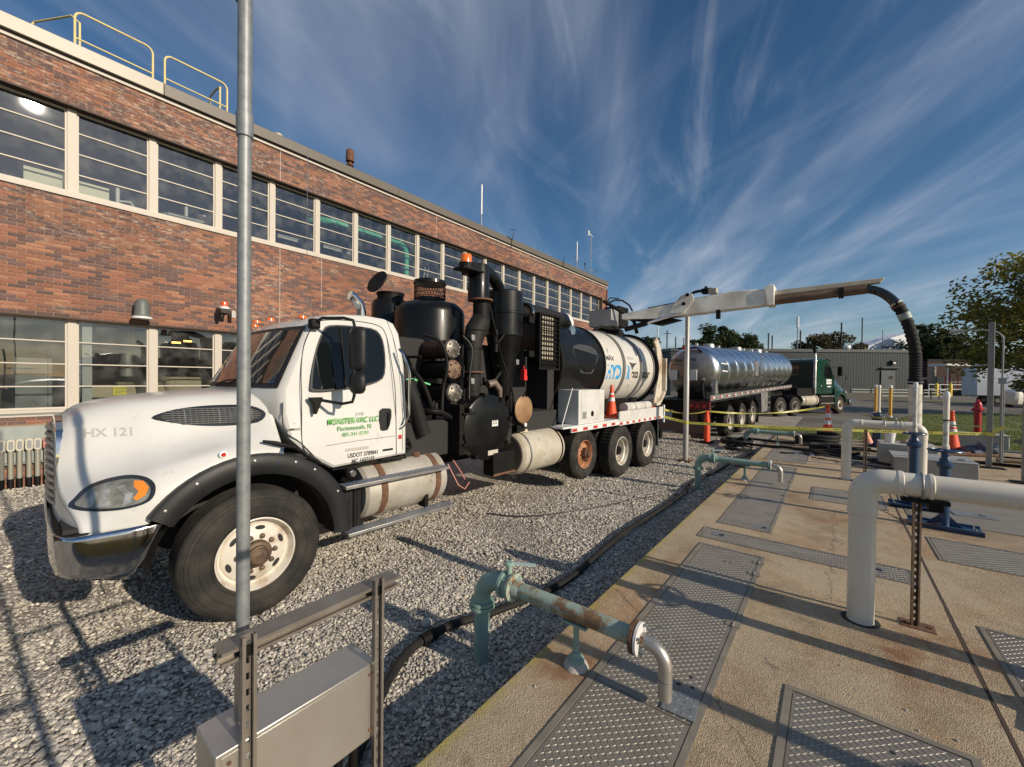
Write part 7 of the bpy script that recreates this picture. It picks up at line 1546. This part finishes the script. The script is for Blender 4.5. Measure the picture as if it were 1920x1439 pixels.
G().lathe([(.05, 0), (.06, .06), (.01, .1)], (.52, -.38, 1.86), n=12).obj('valve_knob', ALU, tk_); G().prism([(-.3, 1.45), (.0, 1.45), (-.12, 1.85), (-.2, 1.9)], .72, .82).obj('corner_strut', ALUD, tk_)
G().bx(-.25, -.05, -.15, -.05, 2.85, 3.0).obj('top_light', REDL, tk_); G().tube([(-.4, -.1, 2.9), (.2, -.1, 2.9), (.35, -.05, 2.75)], .03, 8).obj('light_bar', BLACKM, tk_)
for y in (1.0, 2.3, 3.6):
    for sd_ in (1, -1): wheel(y, (RW-.03)*sd_, 'drive', z=.52, parent=tk_, side=sd_).scale = (sd_, .96, .96)
    G().cyl((-.8, y, .52), (.8, y, .52), .06).obj('axle', DARK, tk_)
    G().grid([[(w, y-cos(a)*.60, .52+sin(a)*.60) for w in (.50, .92)] for a in [pi*(.12+.76*i/12) for i in range(13)]]).obj('fender', BLACKM, tk_)
G().bx(.70, .90, 4.7, 5.6, .50, 1.28).obj('side_cabinet', ALUD, tk_, bevel=.01); l2 = G().bx(.86, .88, 5.75, 5.78, .35, 1.28).obj('step_ladder', ALUD, tk_)
G().bx(.86, .88, 6.05, 6.08, .35, 1.28).obj('stile', ALUD, l2)
for i in range(4): G().bx(.86, .88, 5.78, 6.05, .38+i*.22, .41+i*.22).obj('rung', ALUD, l2)
G().bx(.55, .65, 5.2, 5.3, .05, .6).obj('landing_leg', BLACKM, tk_)

# ================================================================== GREEN TRACTOR
HT = radians(24.0)
tr = thing('semi_tractor', 'dark green day cab semi tractor coupled to the tank trailer', 'truck', (-1.84-1.05*cos(HT), 25.84+1.05*sin(HT), .22), -HT)
GC = GREEND
def trw(y, x, kind, side):
    o = wheel(y, x, kind, z=.52, parent=tr, side=side); o.scale = (side, .96, .96); return o
for y in (-.66, .68):
    for sd_ in (1, -1): trw(y, 1.05*sd_, 'drive', sd_)
    G().cyl((-1, y, .52), (1, y, .52), .07).obj('axle', DARK, tr)
    G().grid([[(w, y-cos(a)*.62, .52+sin(a)*.62) for w in (.60, 1.08)] for a in [pi*(.15+.7*i/12) for i in range(13)]]).obj('fender', BLACKM, tr)
for sd_ in (1, -1): trw(5.35, 1.05*sd_, 'steer', sd_)
g = G(); g.bx(.3, .4, -1.3, 6, .75, 1.05); g.bx(-.4, -.3, -1.3, 6, .75, 1.05); g.bx(-.45, .45, -.5, .6, 1.05, 1.16); g.obj('chassis_frame', BLACKM, tr)
co = [(2.75, 1.15), (2.75, 3.0), (2.85, 3.12), (3.3, 3.17), (3.75, 3.15), (4.15, 3.02), (4.45, 2.6), (4.72, 2.12), (4.8, 1.9), (4.8, 1.3), (4.5, 1.15)]
G().prism([(p, q) for p, q in co], -1.0, 1.0).obj('cab', GC, tr, bevel=.07, seg=3)
G().prism([(4.05, 3.06), (4.0, 3.16), (4.35, 3.12), (4.42, 3.02)], -.95, .95).obj('sun_visor', BLACKM, tr, bevel=.01)
G().prism([(3.62, 2.10), (3.62, 2.68), (3.75, 2.80), (4.10, 2.80), (4.32, 2.56), (4.52, 2.16), (4.40, 2.05)], 1.002, 1.008).obj('door_window', GLASS, tr)
G().prism([(4.50, 2.12), (4.24, 2.92), (4.28, 2.95), (4.56, 2.14)], -.92, .92).obj('windshield', GLASS, tr).location = (0, .06, .03)
G().tube([(1.003, 3.42, 1.2), (1.003, 3.42, 2.75), (1.003, 3.6, 2.88), (1.003, 4.15, 2.88), (1.003, 4.6, 2.1), (1.003, 4.62, 1.2)], .012, 5).obj('door_seam', BLACKM, tr)
G().bx(1.003, 1.008, 3.85, 4.40, 1.72, 2.0).obj('door_sign', WHITT, tr, bevel=.002); G().bx(1.003, 1.008, 3.95, 4.35, 1.55, 1.62).obj('door_sign', WHITT, tr)
text('lettering', 'WIND RIVER', LETD, tr, (1.009, 3.90, 1.83), DX, .09)
hr = []
for y, hw, zt, zb in ((4.75, .80, 2.18, 1.35), (5.2, .80, 2.10, 1.3), (5.7, .78, 1.98, 1.2), (6.15, .70, 1.80, 1.0), (6.42, .55, 1.62, .85), (6.52, .40, 1.45, .8)):
    hr.append([(-hw-.22, y, zb), (-hw-.2, y, zb+.25), (-hw, y, zt-.28), (-hw*.8, y, zt-.06), (0, y, zt), (hw*.8, y, zt-.06), (hw, y, zt-.28), (hw+.2, y, zb+.25), (hw+.22, y, zb)])
G().grid(hr).obj('hood', GC, tr, sharp=50); G().add(hr[-1], [tuple(range(9))]).obj('grille', CHROME, tr, sharp=0)
R_ = []
for i in range(17): a = pi*(.06+.88*i/16); R_.append([(.72, 5.35-cos(a)*.60, .52+sin(a)*.62), (1.10, 5.35-cos(a)*.60, .52+sin(a)*.62), (1.10, 5.35-cos(a)*.72, .52+sin(a)*.78), (.78, 5.35-cos(a)*.72, .60+sin(a)*.95)])
ff_ = G().grid(R_).obj('fender', GC, tr, sharp=50); c = ff_.copy(); COL.objects.link(c); c.parent = tr; c.scale = (-1, 1, 1)
G().prism([(4.62, .45), (4.62, 1.5), (4.78, 1.5), (4.80, .95), (4.76, .45)], .80, 1.09).obj('fender_skirt', GC, tr, bevel=.01)
G().bx(-1.1, 1.1, 6.35, 6.62, .45, .85).obj('bumper', CHROME, tr, bevel=.05, seg=3); G().prism([(6.0, 1.25), (6.3, 1.1), (6.4, 1.25), (6.2, 1.4)], .80, .97).obj('headlight', MATS['headlamp_lens'], tr, bevel=.02)
G().lathe([(.075, 1.2), (.075, 3.25), (.06, 3.28), (.06, 3.45)], (1.0, 2.62, 0), n=20).obj('exhaust_stack', ALUD, tr); G().tube([(1.0, 2.62, 3.44), (1.0, 2.60, 3.56), (1.0, 2.48, 3.62)], .08, 12).obj('stack_tip', BLACKM, tr)
G().lathe([(.02, 1.38), (.29, 1.40), (.31, 1.43), (.31, 2.96), (.29, 2.99), (.02, 3.01)], (.76, 0, .82), 'y', 32).obj('fuel_tank', CREAMT, tr)
for y in (1.62, 2.75): G().lathe([(.312, y), (.32, y+.01), (.312, y+.07)], (.76, 0, .82), 'y', 32, caps=False).obj('tank_strap', BLACKM, tr)
G().bx(.7, 1.05, 3.05, 4.6, .45, 1.12).obj('step_box', BLACKM, tr, bevel=.02); 
for z in (.62, 1.02): G().bx(1.05, 1.10, 3.15, 4.55, z, z+.04).obj('step', ALUD, tr)
G().bx(-1.0, .95, .75, 2.72, 1.2, 3.02).obj('sleeper_guard', DARK, tr) if False else G().bx(-.95, .95, 1.0, 2.6, 1.05, 1.5).obj('deck_plate', BLACKM, tr)
G().bx(-.95, .95, 2.58, 2.74, 1.2, 2.95).obj('cab_back', pm('cab_back_green', (.006, .02, .016), .5), tr); G().bx(-.5, .2, 2.565, 2.58, 2.2, 2.75).obj('rear_window', GLASS, tr)
m_ = G().tube([(1.0, 4.6, 2.1), (1.25, 4.75, 2.15), (1.25, 4.78, 2.75), (1.0, 4.5, 2.7)], .018, 6).obj('mirror_arm', BLACKM, tr); G().bx(1.15, 1.36, 4.72, 4.82, 2.20, 2.72).obj('mirror_head', BLACKM, m_, bevel=.02)
G().tube([(.9, 6.1, 1.7), (.98, 6.15, 2.1)], .008, 5).obj('hood_mirror_arm', BLACKM, tr); G().lathe([(.06, 0), (.04, .03)], (.98, 6.15, 2.12), 'y', 10).obj('hood_mirror', ALUD, tr)
G().tube([(.2, 2.4, 1.7), (.5, 1.6, 1.4), (.2, .9, 1.6), (-.1, .3, 1.5)], .03, 8).obj('air_line', BLACKM, tr); G().bx(1.002, 1.01, 3.3, 3.36, 1.6, 1.66).obj('marker_lamp', WHITT, tr)

# ================================================================== BACKGROUND BUILDINGS
def local_box(t, x0, x1, y0, y1, z0, z1, name, mat, **k): return G().bx(x0, x1, y0, y1, z0, z1).obj(name, mat, t, **k)
a_, b_ = Vector((-16, 52.5, 0)), Vector((7.2, 69.2, 0)); dd = (b_-a_).normalized(); ang = atan2(dd.y, dd.x); LEN = (b_-a_).length
gb = thing('metal_building', 'long low grey metal clad building with one door at its right end', 'building', a_, ang)
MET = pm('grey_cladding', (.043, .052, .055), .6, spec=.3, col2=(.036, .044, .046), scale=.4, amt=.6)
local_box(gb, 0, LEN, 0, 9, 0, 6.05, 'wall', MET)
g = G(); n = int(LEN/.32)
for i in range(n): g.bx(i*.32+.0, i*.32+.14, -.014, -.001, .8, 5.75)
o = g.obj('cladding_rib', MET, gb, sharp=0); o['kind'] = 'stuff'
local_box(gb, -.1, LEN+.12, -.12, 9.1, 5.76, 6.12, 'eaves_trim', pm('trim_grey', (.055, .063, .066), .5), bevel=.01); local_box(gb, 0, LEN, -.07, -.001, 0, .78, 'plinth', pm('plinth', (.09, .09, .085), .8))
d0 = LEN-3.3
dr_ = local_box(gb, d0, d0+1.6, -.10, -.05, .8, 3.6, 'door', pm('door_grey', (.055, .066, .07), .5)); local_box(gb, d0+.9, d0+1.35, -.115, -.101, 2.55, 2.9, 'door_window', DARK); g = G().bx(d0-.15, d0+2.2, -.35, -.05, 3.85, 3.95).obj('door_canopy', MATS['trim_grey'], gb)
local_box(gb, d0+1.1, d0+1.6, -.3, -.05, 4.35, 4.8, 'wall_light', DARK); local_box(gb, d0+1.2, d0+1.5, -.34, -.301, 4.38, 4.6, 'lens', WHITT)
text('lettering', '4', LETD, gb, (d0+.15, -.115, 1.6), (pi/2, 0, 0), .5)
local_box(gb, LEN+.13, LEN+.9, 4.0, 9, 0, 5.2, 'end_wall', pm('beige_wall', (.32, .31, .25), .8))
p = at(1738, 740, 70); t = thing('brick_shed', 'dark red brick building right of the grey metal building', 'building', (p.x, p.y, 0), ang)
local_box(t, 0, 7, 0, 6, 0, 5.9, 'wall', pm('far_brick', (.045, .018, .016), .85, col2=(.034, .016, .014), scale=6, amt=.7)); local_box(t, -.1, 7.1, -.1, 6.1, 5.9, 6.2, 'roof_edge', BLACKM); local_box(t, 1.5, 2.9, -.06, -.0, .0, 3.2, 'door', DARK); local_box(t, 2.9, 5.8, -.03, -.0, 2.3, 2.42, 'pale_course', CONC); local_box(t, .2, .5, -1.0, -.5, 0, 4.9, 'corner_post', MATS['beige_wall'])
# white tents
for i, (px, py, d, w, h, lab) in enumerate(((1666, 655, 95, 6.2, 5.4, 'white pitched tent roof showing above the grey building'), (1712, 657, 120, 8.5, 10.2, 'larger pale tent roof behind the first white tent'))):
    p = at(px, py, d); t = thing('tent_roof', lab, 'tent', (p.x, p.y, 0), ang)
    G().prism([(-w, 5.0), (-w, 4.4+h), (-.3, 7.0+h), (.3, 7.0+h), (w, 4.4+h), (w, 5.0)], 0, 8, 'y').obj('canopy', pm('tent_white', (.72, .74, .78), .5), t)
    G().bx(-w+.4, -w+.7, .3, .6, 0, 5.2).obj('leg', GALV, t); G().bx(w-.7, w-.4, .3, .6, 0, 5.2).obj('leg', GALV, t)
    if i == 0: text('lettering', 'TENT CO', LETD, t, (-2.2, -.03, 7.6), (pi/2, 0, 0), .9) if False else G().bx(-1.6, 1.4, -.05, -.01, 10.1, 10.6).obj('faded_print', GREYBOX, t)
# pipe rack canopy
p = at(1775, 735, 62); t = thing('canopy_rack', 'open steel canopy with pipes and rails behind the white van', 'shelter', (p.x, p.y, .22), ang)
local_box(t, 0, 6.5, 0, 3, 4.55, 4.85, 'roof', WHITT)
for x in (.1, 3.2, 6.2):
    for y in (.1, 2.8): G().cyl((x, y, 0), (x, y, 4.55), .09, n=8).obj('post', GALV, t)
for i in range(9): G().cyl((.5+i*.62, 1.4, 0), (.5+i*.62, 1.4, 2.6+.9*((i*7) % 3)/2), .06, n=6).obj('standpipe', REDP if i in (1, 2, 4) else GALV, t)
for z in (1.0, 1.7): G().tube([(-3, -.4, z), (6.4, -.4, z)], .05, 6).obj('rail', WHITT, t)
for x in (-3, -1.4, 0.2, 2): G().cyl((x, -.4, 0), (x, -.4, 1.75), .06, n=6).obj('rail_post', WHITT, t)
local_box(t, -2, 6, 1, 3, .0, .9, 'equipment', DARK)
for i, (px, d, lab) in enumerate(((1756, 58, 'yellow bollard by the white railing, left of the canopy rack'), (1782, 60, 'yellow bollard under the canopy rack'))):
    p = at(px, 738, d); t = thing('bollard', lab, 'bollard', (p.x, p.y, .22)); G().lathe([(.2, 0), (.2, 1.7), (.12, 1.85), (.02, 1.9)], n=14).obj('post', pm('bollard_yellow', (.75, .55, .03), .5), t)
# guard rails and barrier on the far side of the road
rl = ['grey rail barrier at the foot of the grey building', 'second length of rail barrier, right of the white suction tube']
for i, (pa, pb) in enumerate((((1595, 750), (1708, 752)), ((1730, 748), (1775, 746)))):
    A = at(*pa, 47); B_ = at(*pb, 47); A.z = B_.z = .2; t = thing('rail_barrier', rl[i], 'barrier', A, atan2((B_-A).y, (B_-A).x)); L_ = (B_-A).length
    for z in (.35, .75, 1.05): G().bx(0, L_, -.03, .03, z, z+.09).obj('rail', GREYBOX, t)
    for k in range(4): G().bx(L_*k/3-.05, L_*k/3+.05, -.08, -.03, 0, 1.15).obj('post', DARK, t)
p = at(1545, 750, 44); t = thing('concrete_kerb', 'low concrete barrier left of the rail barrier', 'barrier', (p.x, p.y, .2), ang); local_box(t, -5, 6, 0, .5, 0, .75, 'block', pm('dark_concrete', (.10, .095, .085), .85))

# ---- van
va = thing('box_van', 'white box body van parked across the road', 'van', (11.4, 55.2, .22), radians(16))
VW = pm('van_white', (.66, .68, .70), .35, coat=.3)
local_box(va, -1.25, 2.9, .2, 2.3, .75, 3.25, 'body', VW, bevel=.08); G().prism([(2.7, .7), (2.7, 2.55), (3.0, 2.75), (3.6, 2.72), (4.25, 1.75), (4.95, 1.5), (5.05, 1.2), (5.0, .7)], .3, 2.2, 'y').obj('cab', VW, va, bevel=.06)
G().prism([(3.08, 1.85), (3.08, 2.5), (3.5, 2.5), (3.98, 1.85)], .285, .295, 'y').obj('side_window', GLASS, va); G().prism([(3.72, 2.6), (4.32, 1.80), (4.36, 1.82), (3.76, 2.64)], .4, 2.1, 'y').obj('windshield', GLASS, va)
local_box(va, 4.98, 5.06, .35, 2.15, .62, 1.15, 'grille', BLACKM); local_box(va, 1.2, 2.8, .185, .198, 1.1, 1.16, 'body_trim', ALUD)
for x in (.2, 4.15):
    for y in (.32, 2.18): o = G().cyl((0, -.12, 0), (0, .12, 0), .37, n=24).obj('wheel', RUBBER, va); o.location = (x, y, .37); G().cyl((0, -.125, 0), (0, .125, 0), .18, n=16).obj('rim', ALUD, o)
for y in (.5, 1.85): local_box(va, 5.05, 5.08, y, y+.25, .95, 1.12, 'headlight', ALU)
v2 = thing('white_truck', 'white pickup facing the camera, half hidden behind the grey post', 'truck', (12.3, 51.0, .22), radians(-30))
G().prism([(-1.0, .55), (-1.05, 1.35), (-.95, 1.5), (-.75, 2.15), (.75, 2.15), (.95, 1.5), (1.05, 1.35), (1.0, .55)], 0, 4.6, 'y').obj('body', VW, v2, bevel=.06)
local_box(v2, -.98, .98, -1.3, .02, .55, 1.38, 'hood', VW, bevel=.1); G().prism([(-.85, 1.5), (-.68, 2.05), (.68, 2.05), (.85, 1.5)], -.02, -.005, 'y').obj('windshield', GLASS, v2); local_box(v2, -.8, .8, -1.34, -1.3, .75, 1.2, 'grille', BLACKM)
for x in (-.82, .62): local_box(v2, x, x+.22, -1.36, -1.341, .95, 1.18, 'headlight', ALU)
for x in (-.9, .9):
    for y in (-.5, 3.4): o = G().cyl((-.12, 0, 0), (.12, 0, 0), .38, n=20).obj('wheel', RUBBER, v2); o.location = (x, y, .38)
local_box(v2, -1, 1, -1.42, -1.34, .5, .72, 'bumper', BLACKM, bevel=.03)

# ---- thin masts and poles on the skyline
pl_ = [(1006, 596, 640, 50, .05, 'gal')] 
for i, (px, yt, yb, d, w, lab, ap) in enumerate(((1496, 594, 655, 60, .10, 'thin pale antenna mast above the grey building', 1), (1501, 620, 655, 62, .16, 'short dark pole right of the pale mast', 0), (1578, 605, 655, 75, .20, 'wooden utility pole behind the round tree', 0), (1617, 596, 655, 60, .12, 'tall thin dark pole above the grey building', 0), (1441, 625, 658, 80, .2, 'leftmost of two short poles above the tank trailer front', 0), (1448, 630, 658, 82, .2, 'rightmost of two short poles above the tank trailer front', 0), (1251, 620, 650, 60, .14, 'dark pole left of the lamp pole', 0), (1267, 632, 652, 60, .14, 'short dark pole just left of the lamp pole', 0), (1234, 612, 640, 60, .05, 'thin wire mast above the vacuum tank', 1), (1282, 634, 650, 60, .1, 'stub pole beside the lamp pole', 0), (1655, 618, 640, 90, .08, 'thin mast on the white tent', 0))):
    tp_, bt_ = at(px, yt, d), at(px, yb, d); t = thing('utility_pole', lab, 'pole', (tp_.x, tp_.y, 0)); G().cyl((0, 0, 0), (0, 0, tp_.z), w*.6, n=8).obj('shaft', GALV if ap else DARK, t)
    if ap: G().cyl((0, 0, tp_.z-1.6), (0, 0, tp_.z), w*1.7, n=8).obj('whip', WHITT, t)
    elif i == 6: G().bx(-.5, .5, -.04, .04, tp_.z-.5, tp_.z-.42).obj('crossarm', DARK, t)
p = at(1588, 647, 50.5); t = thing('roof_dome', 'small white dome lamp on the grey building roof', 'dome', (p.x, p.y, 6.1)); G().lathe([(.25, 0), (.4, .2), (.35, .5), (.1, .62)], n=16).obj('dome', WHITT, t)

# ================================================================== TREES
def leaf_mat(name, c1, c2, c3):
    m, N, L = nodes_of(name); b = N['Principled BSDF']; b.inputs['Roughness'].default_value = .6; b.inputs['Specular IOR Level'].default_value = .25
    at_ = N.new('ShaderNodeAttribute'); at_.attribute_name = 'rnd'; cr = N.new('ShaderNodeValToRGB'); L.new(at_.outputs['Fac'], cr.inputs[0]); e = cr.color_ramp.elements
    e[0].color = (*c1, 1); e[1].color = (*c3, 1); k = e.new(.55); k.color = (*c2, 1); L.new(cr.outputs[0], b.inputs['Base Color'])
    tl = N.new('ShaderNodeBsdfTranslucent'); L.new(cr.outputs[0], tl.inputs[0]); mx = N.new('ShaderNodeMixShader'); mx.inputs[0].default_value = .25; L.new(b.outputs[0], mx.inputs[1]); L.new(tl.outputs[0], mx.inputs[2]); L.new(mx.outputs[0], N['Material Output'].inputs[0]); return m
def tree(label, x, y, z0, h, cr_, nclump, nleaf, leaf, mat, seed, crown0=.3, group=None, flat=1.0, trunk=.25, sparse=.0):
    rnd = random.Random(seed); t = thing('tree', label, 'tree', (x, y, z0), 0, group); vs = []; fs = []; rv_ = []; g = G()
    g.tube([(0, 0, -.2), (.05*h*.1, 0, h*.3), (0, .1, h*.62), (.05, 0, h*.85)], [trunk, trunk*.75, trunk*.45, trunk*.12], 10)
    cz = h*(crown0+1)/2; rz = h*(1-crown0)/2
    cl_ = []
    for i in range(nclump):
        while True:
            p = Vector((rnd.uniform(-1, 1), rnd.uniform(-1, 1), rnd.uniform(-1, 1)))
            if .35 < p.length < 1: break
        p = Vector((p.x*cr_, p.y*cr_*flat, cz+p.z*rz)); r = rnd.uniform(.13, .27)*cr_; cl_.append((p, r))
        q = Vector((0, 0, min(p.z*.8, h*.8)*rnd.uniform(.55, .95))); g.tube([q, q.lerp(p, .5)+Vector((0, 0, .15)), p], [trunk*.22, trunk*.13, trunk*.04], 5)
    g.obj('trunk', pm('bark', (.07, .055, .04), .9, col2=(.11, .09, .07), scale=8, amt=.7), t)
    for p, r in cl_:
        base = rnd.random()*.5
        for _ in range(nleaf):
            while True:
                q = Vector((rnd.uniform(-1, 1), rnd.uniform(-1, 1), rnd.uniform(-1, 1)))
                if q.length < 1: break
            q = p+Vector((q.x*r*1.25, q.y*r*1.25, q.z*r*.95)); n = len(vs); s = leaf*rnd.uniform(.6, 1.3)
            u = Vector((rnd.gauss(0, 1), rnd.gauss(0, 1), rnd.gauss(0, .5))).normalized()*s; w = u.cross(Vector((rnd.gauss(0, 1), rnd.gauss(0, 1), rnd.gauss(0, 1)))).normalized()*s*.55
            vs += [q-u, q+w, q+u, q-w]; fs.append((n, n+1, n+2, n+3)); v = min(1, base+rnd.random()*.5); rv_ += [v]*4
    me = bpy.data.meshes.new('crown'); me.from_pydata([tuple(v) for v in vs], [], fs); a = me.attributes.new('rnd', 'FLOAT', 'POINT'); a.data.foreach_set('value', rv_); me.materials.append(mat)
    o = bpy.data.objects.new('crown', me); COL.objects.link(o); o.parent = t; return t
L1 = leaf_mat('leaves_dark', (.018, .030, .010), (.035, .05, .014), (.07, .075, .02)); L2 = leaf_mat('leaves_autumn', (.07, .085, .018), (.22, .20, .04), (.44, .33, .06)); L3 = leaf_mat('leaves_brown', (.035, .035, .014), (.075, .06, .022), (.12, .08, .03))
p = at(2016, 600, 23); tree('large tree with yellowing leaves at the right edge, overhanging the road', p.x, p.y, .22, 10.0, 4.5, 135, 180, .13, L2, 3, .10, trunk=.28)
p = at(1345, 640, 62); tree('dark spreading tree behind the tank trailer, left one', p.x, p.y, 0, 10.4, 4.6, 46, 230, .20, L1, 5, .3)
p = at(1378, 645, 64); tree('dark tree behind the tank trailer, right one', p.x, p.y, 0, 9.8, 3.6, 32, 220, .20, L1, 6, .3)
p = at(1548, 650, 78); tree('round brownish tree behind the grey building', p.x, p.y, 0, 11.2, 6.0, 60, 200, .24, L3, 7, .25)
p = at(1735, 650, 92); tree('round dark tree right of the curved hose', p.x, p.y, 0, 15.2, 5.0, 50, 200, .27, L1, 8, .2)
p = at(1775, 660, 88); tree('dark bushy tree between the hose and the yellowing tree', p.x, p.y, 0, 13.0, 5.6, 56, 200, .27, L1, 9, .1)
p = at(1815, 690, 80); tree('low dark tree above the white van', p.x, p.y, 0, 10.0, 5.0, 50, 200, .26, L1, 10, .1)
p = at(1215, 650, 60); tree('dark tree top showing behind the white vacuum tank', p.x, p.y, 0, 8.4, 3.4, 28, 200, .2, L1, 11, .3)
p = at(1905, 700, 62); tree('dark green tree behind the pickup', p.x, p.y, 0, 7.5, 4.5, 44, 200, .24, L1, 13, .05)
def hedge():
    rnd = random.Random(77); vs = []; fs = []; rv_ = []
    for i in range(26000):
        k = rnd.random(); A = at(1150+k*330, 700, 85+10*rnd.random()); z = rnd.uniform(0, 5.2+1.2*noise.noise(Vector((k*22, 0, 2))))
        q = Vector((A.x, A.y, z)); n = len(vs); u = Vector((rnd.gauss(0, 1), rnd.gauss(0, 1), rnd.gauss(0, .5))).normalized()*.35; w = u.cross(Vector((rnd.gauss(0, 1), rnd.gauss(0, 1), rnd.gauss(0, 1)))).normalized()*.2
        vs += [q-u, q+w, q+u, q-w]; fs.append((n, n+1, n+2, n+3)); rv_ += [rnd.random()]*4
    me = bpy.data.meshes.new('far_hedge'); me.from_pydata([tuple(v) for v in vs], [], fs); a = me.attributes.new('rnd', 'FLOAT', 'POINT'); a.data.foreach_set('value', rv_); me.materials.append(L1)
    o = bpy.data.objects.new('far_woods', me); COL.objects.link(o); o['kind'] = 'stuff'
hedge()
